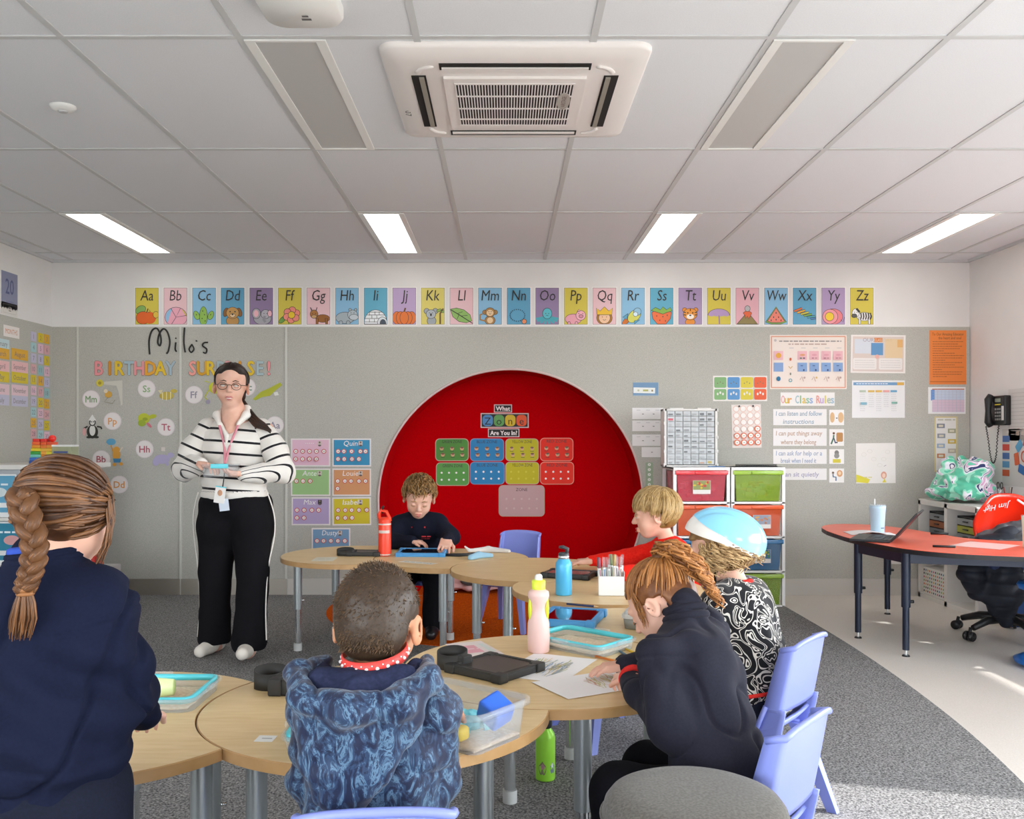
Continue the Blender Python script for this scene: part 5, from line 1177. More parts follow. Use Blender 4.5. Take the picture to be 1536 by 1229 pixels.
# fleece blanket heap
def fleece():
    m = mat('fleece_print', '#6fc0a4', .95, spec=.05, sheen=.4); n, l, b = nodes(m)
    tc = n.new('ShaderNodeTexCoord'); ns = n.new('ShaderNodeTexNoise'); ns.inputs['Scale'].default_value = 6; ns.inputs['Detail'].default_value = 1.5; ns.inputs['Distortion'].default_value = 1.6
    l.new(tc.outputs['Object'], ns.inputs['Vector']); r = n.new('ShaderNodeValToRGB'); r.color_ramp.interpolation = 'CONSTANT'
    es = [(0,'#58b294'),(.44,'#8fd0b8'),(.49,'#d9d9e0'),(.535,'#35406a'),(.57,'#e0dde6'),(.61,'#cfa5c4'),(.66,'#62b99c')]
    while len(r.color_ramp.elements) < len(es): r.color_ramp.elements.new(.5)
    for e, (p, c) in zip(r.color_ramp.elements, es): e.position = p; e.color = lin(c, 1.2)
    l.new(ns.outputs['Fac'], r.inputs[0]); l.new(r.outputs[0], b.inputs['Base Color']); return m
s = SDF(.009); zb = .742
rr = random.Random(11)
s.ell((3.28,6.58,zb+.05),(.21,.27,.07),k=.04); s.ell((3.29,6.55,zb+.13),(.17,.22,.08),k=.05); s.ell((3.33,6.5,zb+.22),(.12,.15,.07),k=.05)
for q in range(22):
    z = rr.uniform(.03,.25); f = 1-z*2.2; a = rr.uniform(0,2*PI); a2 = a+rr.uniform(.4,1.1)
    p = [(3.29+.19*f*math.cos(b_)+rr.uniform(-.02,.02), 6.56+.25*f*math.sin(b_), zb+z+rr.uniform(-.03,.03)) for b_ in (a,(a+a2)/2,a2)]
    s.chain(p, [.022,.034,.024], k=.012)
PQ = s.mesh(2); PQ = (np.maximum(PQ[0], [0,0,zb]), PQ[1])
o = solid('blanket', PQ, fleece(), disp=lambda P: fold_noise(P, 11, (1,1,1.8), .032, 2)+fold_noise(P, 26, (1,1,1.4), .012, 3))
o.location.z = zb; tag(o, 'crumpled teal, white and navy fleece blanket heaped on the white shelf', 'blanket')
# ================================================================ office chair, red shell, jackets, stool
oc = thing('office_chair', 'black swivel office chair on castors behind the red desk', 'chair', (3.02, 5.50, 0))
M_navy_seat = noisy(mat('navy_seat_fabric', '#2b3556', .9), '#262f4e', '#323d62', 60, k=1.2)
mb = MB(); mb.box((-.2,-.2,.43),(.2,.22,.50), M_navy_seat, bev=.03); mb.build('seat', oc)
mb = MB(); mb.cyl((0,0,.1), .035, .33, M_black, 20); mb.cyl((0,0,.3), .025, .13, M_leg_in, 16); mb.build('gas_column', oc)
for k in range(5):
    a = 2*PI*k/5+3.5; mb = MB(); dx, dy = math.cos(a), math.sin(a)
    mb.tube([(0,0,.12),(dx*.16,dy*.16,.11),(dx*.27,dy*.27,.075)], [.032,.024,.018], M_black, 8); br = mb.build('base_arm', oc)
    mb = MB(); 
    for s_ in (-1,1): mb.tube([(dx*.3-dy*s_*.010,dy*.3+dx*s_*.010,.029),(dx*.3-dy*s_*.026,dy*.3+dx*s_*.026,.029)], .028, M_black, 16)
    mb.tube([(dx*.3,dy*.3,.03),(dx*.29,dy*.29,.08)], .01, M_black, 8); mb.build('castor', br)
mb = MB(); mb.box((.0,.2,.40),(.06,.24,.62), M_black, bev=.008); mb.build('back_support', oc)
M_shell = mat('glossy_red_plastic', '#e02c14', .25, coat=.5, k=1.25)
def shell(u, v):
    a = 2*u-1; z = .52+.335*v; w = .215*(1-.30*max(0,v-.45)**2*3.2)*(1-.12*(1-v)); z -= .055*abs(a)**3*v
    return (w*a+.09, .235-.075*a*a+.04*math.sin(PI*v)-.03*v, z)
mb = MB(); mb.grid(shell, 20, 14, M_shell, -.02); bk = mb.build('backrest', oc); tag(bk, 'glossy red plastic backrest with upside-down white script')
# upside-down script on the shell
mbt = MB()
vs, fs, xa, xb = text_mesh('Jim High'); sc__ = .052
for_v = []
for v in vs:
    x = -(v.x-(xa+xb)/2)*sc__; z = -(v.y-.35)*sc__; X = x-.055; Zz = .765+z+.18*x
    vv = (Zz+.02-.52)/.335; a = X/(.215*(1-.30*max(0,vv-.45)**2*3.2)*(1-.12*(1-vv)))
    for_v.append((X+.09, .235-.075*a*a+.04*math.sin(PI*vv)-.03*vv-.027, Zz))
mbt.add(for_v, fs, paper('#e8d5d2')); mbt.build('lettering', bk)
# puffer jacket over the chair
M_puff = noisy(mat('dark_puffer_nylon', '#1b1e28', .6, spec=.3), '#171a24', '#20242f', 20, k=1.1)
def quilt(P, step=.065, amp=.010): 
    t = (P[:, 2]/step) % 1; return amp*(np.abs(np.sin(PI*t))**.6-.5)
s = SDF(.007); bx, by = 2.83, 5.42
s.chain([(bx+.10,by+.05,.52),(bx-.02,by,.50),(bx-.07,by-.02,.40),(bx-.03,by,.30)],[.05,.06,.075,.06],k=.04)
s.chain([(bx+.16,by-.02,.50),(bx+.10,by-.04,.40),(bx+.10,by-.03,.28),(bx+.10,by-.02,.19)],[.07,.10,.105,.07],k=.04)
s.chain([(bx+.12,by-.02,.2),(bx+.13,by-.02,.11)],[.05,.035],k=.03)
s.chain([(bx+.05,by+.1,.56),(bx+.2,by+.1,.60),(bx+.42,by+.12,.60)],[.045,.06,.05],k=.03)
o = solid('puffer_jacket', s.mesh(1), M_puff, disp=lambda P: quilt(P,.07,.008)+fold_noise(P, 16, (1,1,.6), .007, 5)); tag(o, 'black and navy puffer jacket hanging off the office chair', 'jacket')
s = SDF(.007); M_puff2 = noisy(mat('charcoal_jacket', '#3c3e42', .5), '#33353a', '#44474c', 20, k=1.2)
s.chain([(2.870,5.570,0.570),(3.020,5.550,0.620),(3.160,5.530,0.655),(3.340,5.530,0.670)],[.035,.05,.05,.04],k=.03); s.chain([(2.940,5.500,0.550),(3.090,5.470,0.580),(3.240,5.450,0.600)],[.04,.05,.05],k=.03)
o = solid('charcoal_jacket', s.mesh(1), M_puff2, disp=lambda P: fold_noise(P, 22, (1,1,2), .014, 9)); tag(o, 'charcoal jacket draped across the red chair back', 'jacket')
s = SDF(.007); s.chain([(3.220,5.450,0.600),(3.340,5.430,0.600)],[.045,.045],k=.03); o = solid('lime_vest', s.mesh(1), noisy(mat('lime_cloth','#a5b52c',.8),'#9aab28','#b5c23a',20), disp=lambda P: fold_noise(P,25,(1,1,1),.01,4)); tag(o, 'lime green cloth stuffed in the charcoal jacket', 'cloth')
s = SDF(.007); s.chain([(3.210,5.570,0.700),(3.290,5.570,0.705),(3.360,5.570,0.690)],[.03,.042,.035],k=.03); o = solid('blue_cloth', s.mesh(1), mat('royal_blue_cloth','#20458f',.8), disp=lambda P: fold_noise(P,25,(1,1,1),.008,6)); tag(o, 'royal blue cloth on top of the charcoal jacket', 'cloth')
ws = thing('wobble_stool', 'blue wobble stool cut by the right edge of the picture', 'stool', (2.86, 4.78, 0)); M_blue = mat('bright_blue_plastic', '#1a62b0', .3, k=1.3)
mb = MB(); mb.lathe([(.0,.0),(.12,.002),(.175,.018),(.18,.035),(.15,.05),(.06,.075)], M_blue, 40); mb.build('base', ws)
mb = MB(); mb.lathe([(.06,.07),(.045,.15),(.05,.34),(.09,.40)], M_blue, 32); mb.build('column', ws)
mb = MB(); mb.lathe([(.09,.395),(.155,.405),(.165,.425),(.155,.44),(.0,.435)], M_blue, 40); mb.build('seat', ws)
# ================================================================ left side: display cabinet, toys, books
cbn = thing('display_cabinet', 'white display cabinet along the left wall under the felt board', 'cabinet', (-3.0, 5.9, 0))
mb = MB(); mb.box((WL+.013,5.75,1.0),(-2.74,6.35,1.03), M_ws, bev=.004); mb.build('top_shelf', cbn, world=True)
mb = MB(); mb.box((WL+.013,5.80,.0),(-2.79,6.3,1.0), mat('pale_grey_cabinet', '#b9bcc0', .45)); mb.build('carcass', cbn, world=True)
mb = MB(); mb.box((WL+.013,5.72,.68),(-2.85,5.80,.70), M_ws); mb.box((WL+.013,5.72,.38),(-2.85,5.80,.40), M_ws); mb.build('book_ledge', cbn, world=True)
for k, (x, z, cc, cn) in enumerate(((-3.2,.70,'#5f9fbf','light blue'),(-3.12,.40,'#2f7f9a','teal blue'))):
    c = Card(.24,.27,'#e0e2e2',.008); c.rect(0,.04,.23,.17,cc); c.rect(0,-.09,.18,.03,cc); c.words(-.08,.08,.07,.012,'#d8e4ea',k); c.ell(.02,.02,.05,.03,'#c9d5d8' if k == 0 else '#cf9a9a')
    o = c.place('picture_book', f'{cn} picture book standing on the '+('upper' if k == 0 else 'lower')+' ledge of the display cabinet', 'book', 'picture books on the left ledges', wall='x', at=(x, 5.745, z+.136), rot=Euler((PI/2-.12, 0, 0)))
# toys on the top shelf
def tower_toy(px, pys, w0, w1, label):
    x = W(px, 0, 6.0).x; t = thing('stacking_toy', label, 'toy', (x, 6.0, 1.0305), 0, 'rainbow stacking toys'); cs = pys; n = len(cs); z = 0
    for k, cc in enumerate(cs):
        w = w0+(w1-w0)*k/(n-1); mb = MB(); mb.box((-w,-.03,z),(w,.03,z+.02), mat('toy_'+cc.strip('#'), cc, .35, coat=.2), bev=.004); mb.build('block', t); z += .0205
    return t
cs = ['#2a4f9a','#3f6fc0','#6fc0b0','#3a9a3f','#d8c22a','#e0902a','#e0602a','#d9302a']
tower_toy(57, cs, .045, .022, 'rainbow block tower with blue bottom blocks, leftmost toy on the left cabinet')
tower_toy(68.5, ['#c95a20','#d8702a','#d98a3a','#e0a040','#e0b040','#e07a30','#e05a28','#d9302a'], .022, .018, 'narrow orange and red block tower in the middle of the toys')
t = tower_toy(78.5, ['#3f8f9a','#4faf8f','#8fbf4a','#d8c83a','#e0b03a','#e0903a','#d9502a'], .035, .022, 'rainbow block tower topped by a red ball'); mb = MB(); mb.ell((0,0,.165), .024, mat('toy_red', '#e02a20', .3, coat=.3)); mb.build('ball', t)
t = thing('puzzle_box', 'small clear box of yellow and green craft pieces beside the block towers', 'box', (W(98,0,6.0).x, 6.0, 1.0305))
mb = MB(); mb.box((-.065,-.05,0),(.065,.05,.12), mat('craft_box', '#a9b08a', .3, alpha=.6)); mb.box((-.066,-.051,.112),(.066,.051,.124), M_white); mb.build('box_body', t)
mb = MB(); mb.box((-.055,-.054,.005),(.055,-.051,.05), paper('#c9cc70')); mb.box((.0,-.056,.025),(.035,-.054,.042), paper('#c96a30')); mb.box((-.05,-.056,.07),(.04,-.053,.082), paper('#46507f')); mb.build('label', t)
# red and white box behind the braided girl's cheek, on a low cabinet
lc = thing('low_cabinet', 'low grey cabinet hidden behind the braided girl', 'cabinet', (-2.60, 5.6, 0)); mb = MB(); mb.box((-.15,-.25,.006),(.14,.25,.395), mat('pale_grey_cabinet2', '#a9a9a8', .5), bev=.005); mb.build('carcass', lc)
mb = MB(); mb.box((-.15,-.255,.38),(.14,-.245,.39), M_leg); mb.build('handle', lc)
bx_ = thing('story_box', 'white and red printed box beside the braided girl\'s cheek', 'box', (-2.535, 5.5, .3955)); mb = MB(); mb.box((-.09,-.06,0),(.09,.06,.1), paper('#dcd9d6'), bev=.003); mb.build('box_body', bx_)
mb = MB(); mb.box((.07,-.0625,0),(.0915,.0625,.101), paper('#b02a24')); mb.box((-.09,-.062,.088),(.09,-.0595,.1), paper('#b02a24')); mb.box((-.03,-.0622,.03),(.01,-.0605,.045), paper('#3f5a5a')); mb.build('printed_edge', bx_)
# clothes and cushion heap on the niche floor
s = SDF(.009); s.ell((-.27,7.16,.08),(.2,.14,.05),k=.04); s.ell((-.22,7.12,.035),(.3,.15,.025),k=.03); PQ = s.mesh(2)
o = solid('pink_cushion', PQ, mat('dusty_pink_cloth', '#c79d9b', .85), disp=lambda P: fold_noise(P, 14, (1,1,1), .02, 8)); o.location.z = .01; tag(o, 'dusty pink cushion lying on the niche floor', 'cushion')
s = SDF(.009); s.ell((-.18,7.03,.10),(.17,.09,.035),k=.04); s.ell((-.1,7.02,.12),(.1,.07,.025),k=.03); o = solid('grey_cloth', s.mesh(2), mat('slate_grey_cloth', '#5d6364', .9), disp=lambda P: fold_noise(P, 20, (1,1,1), .012, 10)); tag(o, 'folded slate grey cloth on the pink cushion in the niche', 'cloth')
# ================================================================ things on the tables
def RZ(x, y, z, a): return Matrix.Translation((x, y, z)) @ Matrix.Rotation(a, 4, 'Z')
def root(name, label, cat, x, y, z, a, group=None): return thing(name, label, cat, (x, y, z), a, group)
def ringwall(mb, w, d, r, z0, z1, th, m, n=6, fl=0):
    o0 = rrect(0,0,w,d,r,n); o1 = rrect(0,0,w+fl*2,d+fl*2,r+fl,n); i0 = rrect(0,0,w-2*th,d-2*th,max(r-th,.002),n); i1 = rrect(0,0,w+fl*2-2*th,d+fl*2-2*th,max(r+fl-th,.002),n); k = len(o0)
    vs = [(p[0],p[1],z0) for p in o0]+[(p[0],p[1],z1) for p in o1]+[(p[0],p[1],z1) for p in i1]+[(p[0],p[1],z0) for p in i0]
    mb.add(vs, [(q*k+j, q*k+(j+1)%k, ((q+1)%4)*k+(j+1)%k, ((q+1)%4)*k+j) for q in range(4) for j in range(k)], m, True)
def tray(x, y, w, d, a, label):
    t = root('sand_tray', label, 'tray', x, y, TT+.0005, a, 'teal-rimmed sand trays')
    mb = MB(); mb.prism(rrect(0,0,w-.02,d-.02,.03,6), 0, .003, M_milky); ringwall(mb, w-.02, d-.02, .03, .0, .034, .002, M_milky, fl=.008); ringwall(mb, w+.004, d+.004, .035, .026, .034, .006, M_milky); mb.build('tray_shell', t)
    mb = MB(); ringwall(mb, w-.016, d-.016, .03, .022, .037, .009, M_teal); mb.build('seal', t)
    mb = MB(); mb.grid(lambda u, v: ((u-.5)*(w-.05), (v-.5)*(d-.05), .009+.0035*noise.noise((u*9, v*7, x*3))), 22, 16, M_sand, .005); mb.build('sand', t)
    for s in (-1, 1):
        mb = MB(); mb.box((-.03,s*(d/2+.004)-.006,.028),(.03,s*(d/2+.004)+.006,.040), M_milky, bev=.003); mb.build('clip', t)
        mb = MB(); mb.box((s*(w/2+.004)-.006,-.02,.028),(s*(w/2+.004)+.006,.02,.040), M_milky, bev=.003); mb.build('clip', t)
    return t
tray(-.925, 2.335, .34, .245, 0, 'teal-rimmed sand tray with a pale green cup in it, in front of the braided girl')
tray(-.345, 2.045, .27, .23, 0, 'teal-rimmed sand tray half hidden by the camouflage jacket boy')
tray(.245, 2.935, .30, .215, R_(-42), 'teal-rimmed sand tray between the pink bottle and the curly ponytail girl')
t = root('cup', 'pale green toy cup lying in the sand tray', 'cup', -.868, 2.315, TT+.0375, R_(8))
mb = MB(); M_cup = mat('pale_green_plastic', '#cfe0a0', .4, k=1.3)
mb.lathe([(.0195,0),(.026,.052),(.029,.054),(.029,.057),(.0245,.056),(.018,.004)], M_cup, 24, M=Matrix.Translation((.028,0,0)) @ Matrix.Rotation(-PI/2, 4, 'Y')); mb.build('cup_wall', t)
mb = MB(); mb.cyl((0,0,0), .0195, .002, M_cup, 24, M=Matrix.Translation((.028,0,0)) @ Matrix.Rotation(-PI/2, 4, 'Y')); mb.build('cup_base', t)
# clear sand box
t = root('sand_box', 'clear plastic box of teal sand and a blue scoop beside the camouflage jacket', 'box', -.112, 2.062, TT+.0005, R_(-37.5))
w, d, h = .285, .205, .088
mb = MB(); mb.prism(rrect(0,0,w-.03,d-.03,.025,6), 0, .003, M_milky); ringwall(mb, w-.03, d-.03, .025, 0, h, .002, M_milky, fl=.012); ringwall(mb, w+.012, d+.012, .04, h-.012, h, .010, M_milky); mb.build('box_wall', t)
mb = MB(); M_ts = noisy(mat('teal_play_sand', '#6fc0c9', .9), '#5fb0bd', '#86ccd2', 60, 3, k=1.3, bump=.5)
mb.grid(lambda u, v: (-.030+(u-.5)*.14, .012+(v-.5)*.13, .03+.022*math.sin(PI*u)*math.sin(PI*v)+.012*noise.noise((u*7, v*9, 1.3))), 26, 26, M_ts, .026); mb.build('teal_sand', t)
mb = MB(); mb.grid(lambda u, v: ((u-.5)*.24, (v-.5)*.16, .008+.002*noise.noise((u*7, v*9, 4))), 14, 10, M_sand, .004); mb.build('beige_sand', t)
mb = MB(); mb.box((-.03,-.03,0),(.03,.03,.05), mat('deep_blue_plastic', '#2f63c8', .35, k=1.4), M=Matrix.Translation((.085,.03,.045)) @ Matrix.Rotation(.5,4,'Y') @ Matrix.Rotation(.3,4,'X'), bev=.008)
sp = mb.build('scoop', t)
mb = MB(); mb.box((-.045,-.025,0),(.045,.025,.045), mat('yellow_mould', '#d9bd3a', .5, k=1.3), bev=.014); mb.box((.045,-.02,.004),(.075,.02,.035), mat('yellow_mould', '#d9bd3a'), bev=.012); mb.bld = mb.build('yellow_mould', t, loc=(.005,-.062,.012))
# rugged tablets
def tablet(x, y, w, d, a, label, mcase, strap=None, th=.018, z=TT, tilt=0, scr=None):
    t = root('tablet', label, 'tablet computer', x, y, z+.0008, a, 'tablets in rugged cases')
    T = Matrix.Rotation(tilt, 4, 'X')
    mb = MB(); mb.box((-w/2,-d/2,0),(w/2,d/2,th), mcase, M=T, bev=.006)
    for sx in (-1,1):
        for sy in (-1,1): mb.box((sx*(w/2+.006),sy*(d/2+.006),0),(sx*(w/2-.03),sy*(d/2-.03),th+.004), mcase, M=T, bev=.005)
    for sx in (-1,1): mb.box((sx*w/2,-d/2+.02,th-.002),(sx*(w/2-.014),d/2-.02,th+.003), mcase, M=T); mb.box((-w/2+.02,sx*d/2,th-.002),(w/2-.02,sx*(d/2-.014),th+.003), mcase, M=T)
    mb.build('case', t)
    mb = MB(); mb.box((-w/2+.014,-d/2+.014,th-.001),(w/2-.014,d/2-.014,th+.0008), scr or M_screen, M=T); mb.build('screen', t)
    if strap:
        sx, sy, r, hh = strap; mb = MB(); n = 28
        vs = []; fs = []
        for i in range(n):
            b = 2*PI*i/n; cx, cy = sx+r*math.cos(b), sy+r*.75*math.sin(b)
            for (q, zz) in ((1,.002),(1,hh),(.9,hh),(.9,.002)): vs.append((sx+(cx-sx)*q, sy+(cy-sy)*q, zz+.008*math.sin(b)))
        for i in range(n):
            for j in range(4): fs.append((i*4+j, ((i+1)%n)*4+j, ((i+1)%n)*4+(j+1)%4, i*4+(j+1)%4))
        mb.add(vs, fs, M_blackrub, True); mb.build('hand_strap', t)
        mb = MB(); mb.box((sx+r*.7,sy-.02,.0),(sx+r*1.25,sy+.02,hh*.9), M_blackrub, bev=.006); mb.box((sx+r*.8,sy-.03,hh*.3),(sx+r*1.15,sy+.03,hh*.6), M_blackrub, bev=.006); mb.build('strap_buckle', t)
    return t
M_tb = mat('brown_black_screen_protector', '#39332f', .35, k=1.2); M_bluecase = mat('sky_blue_foam_case', '#3d83b8', .5, k=1.35)
tablet(-.03, 2.615, .20, .19, R_(-40), 'black rugged tablet with a hand strap loop in front of the pink bottle', M_blackrub, (-.125,-.045,.05,.05), .022, scr=M_tb)
tablet(-.50, 2.43, .20, .15, R_(-8), 'black rugged tablet with strap, left of the camouflage jacket boy', M_blackrub, (-.13,.0,.045,.05), .04, scr=M_blackrub)
tablet(-.80, 5.22, .18, .13, R_(-5), 'black tablet and strap lying left of the red bottle', M_blackrub, (-.11,-.02,.05,.035), .02, scr=M_tb)
tablet(-.475, 5.225, .27, .17, R_(-3), 'blue-cased tablet before the boy in navy', M_bluecase, None, .022, tilt=.06)
tablet(.31, 4.40, .23, .16, R_(-22), 'black tablet behind the blue flask', M_black, None, .022, scr=mat('grey_tablet_screen', '#6a6460', .15, k=1.2))  # screen has one even grey colour
tablet(.245, 3.335, .20, .25, R_(-16), 'blue-cased tablet with dark red screen beside the pink bottle', M_bluecase, None, .024, scr=mat('dark_red_screen', '#2e0a0e', .08, coat=.6, k=1.2))
mb = MB(); mb.tube([(-.34,5.2,TT+.006),(-.28,5.19,TT+.008),(-.22,5.22,TT+.006),(-.15,5.27,TT+.006)], .006, M_black, 6); mb.tube([(-.34,5.17,TT+.006),(-.26,5.15,TT+.006),(-.18,5.19,TT+.006)], .006, M_black, 6)
t = mb.build('strap', world=True); tag(t, 'black webbing strap trailing right of the blue-cased tablet of the navy boy', 'strap')
# lunch boxes
def lunchbox(x, y, w, d, h, a, label):
    t = root('lunch_box', label, 'lunch box', x, y, TT+.0006, a)
    mb = MB(); mb.prism(rrect(0,0,w-.02,d-.02,.025,6), 0, .003, M_milky); ringwall(mb, w-.02, d-.02, .025, 0, h*.6, .003, mat('smoky_grey_plastic', '#8f8f88', .35, alpha=.8), fl=.006); mb.build('base', t)
    mb = MB(); mb.prism(rrect(0,0,w,d,.03,6), h*.6, h*.8, mat('pale_grey_lid', '#c4c2bd', .4)); mb.prism(rrect(0,0,w-.02,d-.02,.025,6), h*.8, h, mat('pale_grey_lid', '')); mb.build('lid', t)
    mb = MB(); mb.box((-.045,-.04,h),(.045,.04,h+.004), M_teal, bev=.0015); mb.build('clip', t); return t
lunchbox(.515, 3.26, .17, .20, .062, R_(-20), 'grey lunch box with teal clip in front of the curly ponytail girl\'s forehead')
# bottles
def bottle(name, label, x, y, z, prof, m, parts, a=0, group='drink bottles'):
    t = root(name, label, 'bottle', x, y, z, a, group); mb = MB(); mb.lathe(prof, m, 36); mb.build('body', t)
    for nm, f in parts: mb = MB(); f(mb); mb.build(nm, t)
    return t
M_pinkb = mat('translucent_pink_plastic', '#dcb6b0', .3, k=1.35, alpha=.93); M_lime = mat('lime_plastic', '#c2cf3a', .35, k=1.4)
def grip(mb):
    for s in (-1, 1): mb.ell((s*.0265,-.003,.134), (.0065,.016,.040), M_lime, 14, 10)
def f(mb): mb.lathe([(.021,.194),(.022,.222),(.018,.225),(.0,.226)], M_lime, 24, cap=False)
bottle('drink_bottle', 'tall pink hourglass bottle with lime cap standing on the drawing table', .104, 2.86, TT+.0008, [(.031,0),(.034,.004),(.035,.05),(.034,.09),(.028,.115),(.024,.135),(.027,.155),(.034,.175),(.032,.188),(.021,.196)], M_pinkb,
  [('cap', f), ('spout', lambda mb: mb.lathe([(.012,.224),(.012,.236),(.009,.242),(.0,.243)], M_white, 16, cap=False)), ('grip', grip)])
M_bb = mat('sky_blue_steel', '#4aa3cf', .3, .15, k=1.35); M_gl = mat('dark_grey_lid', '#3b3d40', .35, k=1.2)
bottle('drink_bottle', 'sky blue steel flask with dark spout lid beside the marker box', .249, 3.90, TT+.0008, [(.033,0),(.0355,.004),(.0355,.125),(.033,.138),(.023,.152),(.0215,.158)], M_bb,
  [('lid', lambda mb: (mb.lathe([(.022,.157),(.023,.175),(.018,.18),(0,.181)], M_gl, 24, cap=False), mb.tube([(.012,0,.17),(.016,0,.195),(-.004,0,.203),(-.02,0,.203)], [.007,.009,.008,.005], M_gl, 10))), ('neck_band', lambda mb: mb.lathe([(.0225,.153),(.024,.155),(.024,.165),(.0225,.167)], M_leg_in, 24, cap=False))])
M_rb = mat('red_orange_steel', '#dd3a20', .35, .1, k=1.4)
bottle('drink_bottle', 'red flask with carry loop and black straw beside the boy in navy', -.685, 5.19, TT+.0008, [(.033,0),(.037,.003),(.037,.006),(.036,.19),(.034,.198)], M_rb,
  [('carry_loop', lambda mb: mb.tube([(-.028,0,.196),(-.032,0,.235),(-.02,0,.257),(.01,0,.25),(.028,0,.212),(.03,0,.196)], [.010,.011,.010,.010,.010,.011], M_rb, 8)), ('lid', lambda mb: mb.lathe([(.035,.195),(.035,.21),(.02,.218),(0,.219)], M_rb, 24, cap=False)),
   ('straw', lambda mb: mb.tube([(-.012,0,.24),(-.012,0,.275),(-.004,0,.28)], .006, M_black, 8)), ('silver_band', lambda mb: (mb.lathe([(.0372,.176),(.0372,.184)], mat('pale_silver', '#d0c0b8', .4), 24, cap=False), mb.lathe([(.0372,.004),(.0374,.012)], mat('pale_silver', ''), 24, cap=False), mb.grid(lambda u, v: (.0374*math.sin((u-.5)*1.9), -.0374*math.cos((u-.5)*1.9), .13+.016*v), 10, 1, mat('pale_silver', ''))))])
M_gb = mat('bright_green_steel', '#8fcf3f', .35, .1, k=1.35)
def monster(mb):
    for (a0, z, rx, rz_, cc) in ((-.35,.045,.4,.022,'#7d7f60'),(-.3,.052,.2,.01,'#b08a8f'),(.75,.045,.3,.018,'#6a7f86'),(.72,.055,.14,.008,'#cfd8da')):
        n = 16; vs = [(.0347*math.sin(a0), -.0347*math.cos(a0), z)]
        for i in range(n): a = 2*PI*i/n; q = a0+rx*math.cos(a); rr_ = .0347+.0003*(rx < .25); vs.append((rr_*math.sin(q), -rr_*math.cos(q), z+rz_*math.sin(a)*(1+.2*math.sin(5*a))))
        mb.add(vs, [(0, 1+i, 1+(i+1) % n) for i in range(n)], paper(cc))
bottle('drink_bottle', 'lime green flask with black cap standing on the carpet under the table', .140, 3.20, .0065, [(.032,0),(.0345,.004),(.0345,.145),(.032,.160),(.021,.176),(.0205,.182)], M_gb, [('cap', lambda mb: mb.lathe([(.021,.18),(.0225,.182),(.0225,.214),(.019,.218),(0,.218)], M_black, 24, cap=False)), ('printed_animals', monster)])
M_tum = mat('pale_blue_tumbler', '#a3bccb', .4, k=1.3)
bottle('tumbler', 'pale blue tumbler with straw standing on the red desk', 2.345, 5.76, DZ+.0008, [(.037,0),(.041,.004),(.043,.06),(.049,.155),(.0505,.172)], M_tum,
  [('lid', lambda mb: mb.lathe([(.051,.17),(.052,.174),(.051,.180),(0,.181)], M_milky, 28, cap=False)), ('straw', lambda mb: mb.tube([(-.018,0,.17),(-.018,0,.215)], .0045, M_white, 8)), ('label', lambda mb: mb.grid(lambda u, v: (.0432*math.sin(.1+(u)*.6), -.0432*math.cos(.1+u*.6), .03+.007*v), 4, 1, paper('#5f7787')))])
bottle('tumbler', 'pale tumbler with a bent white straw at the right edge of the picture', 2.86, 4.98, DZ+.0008, [(.034,0),(.036,.004),(.040,.12),(.043,.17)], mat('pale_sage_tumbler', '#c3c9b6', .4, k=1.3),
  [('lid', lambda mb: mb.lathe([(.0435,.168),(.0445,.176),(0,.18)], M_milky, 28, cap=False)), ('straw', lambda mb: mb.tube([(.0,0,.16),(-.005,0,.205),(-.03,0,.235),(-.07,0,.262)], .006, M_white, 8))])
# marker box
t = root('marker_box', 'open white box of upright felt pens on the round table', 'pen box', .452, 3.905, TT+.0006, R_(-4))
mb = MB(); ww, dd = .055, .035
for (a, b) in (((-ww,-dd),(ww,-dd+.002)),((-ww,dd-.002),(ww,dd)),((-ww,-dd),(-ww+.002,dd)),((ww-.002,-dd),(ww,dd))):
    for_ = None
    z0h = .082 if a[1] == -dd and b[1] < 0 else .10
    mb.box((a[0],a[1],0),(b[0],b[1],z0h), M_white)
mb.box((-ww,-dd,0),(ww,dd,.002), M_white); mb.build('box_wall', t)
rr = random.Random(4); pc_ = ['#8f5a6a','#5f7fa5','#6f9a80','#b5a070','#8a709a','#b5806a','#5a5a5a','#7aa5b0','#a56060','#80906a','#9aa5ad','#c59aa8']; nmc = ['maroon','blue','green','mustard','purple','orange','black','turquoise','scarlet','olive','grey','pink']
for k in range(12):
    x = -.045+.0175*(k % 6); y = -.016+.03*(k//6); hgt = rr.uniform(.15,.172); lx = rr.uniform(-.008,.008)
    q = root('felt_pen', f'white-barrelled felt pen with {nmc[k]} print upright in the white box', 'pen', .452+x, 3.905+y, TT+.003, 0, 'felt pens in the white box')
    mb = MB(); mb.tube([(0,0,0),(lx,.002,hgt*.72)], .0065, M_white, 10); mb.build('barrel', q)
    mb = MB(); mb.tube([(lx,.002,hgt*.72),(lx*1.3,.002,hgt)], [.0068,.0062], paper(pc_[k]) if k % 3 == 0 else M_milky, 10); mb.build('cap', q)
    mb = MB(); mb.tube([(lx*.2,-.0067,hgt*.2),(lx*.7,-.0055,hgt*.68)], .0022, paper(pc_[k]), 5); mb.build('print', q)
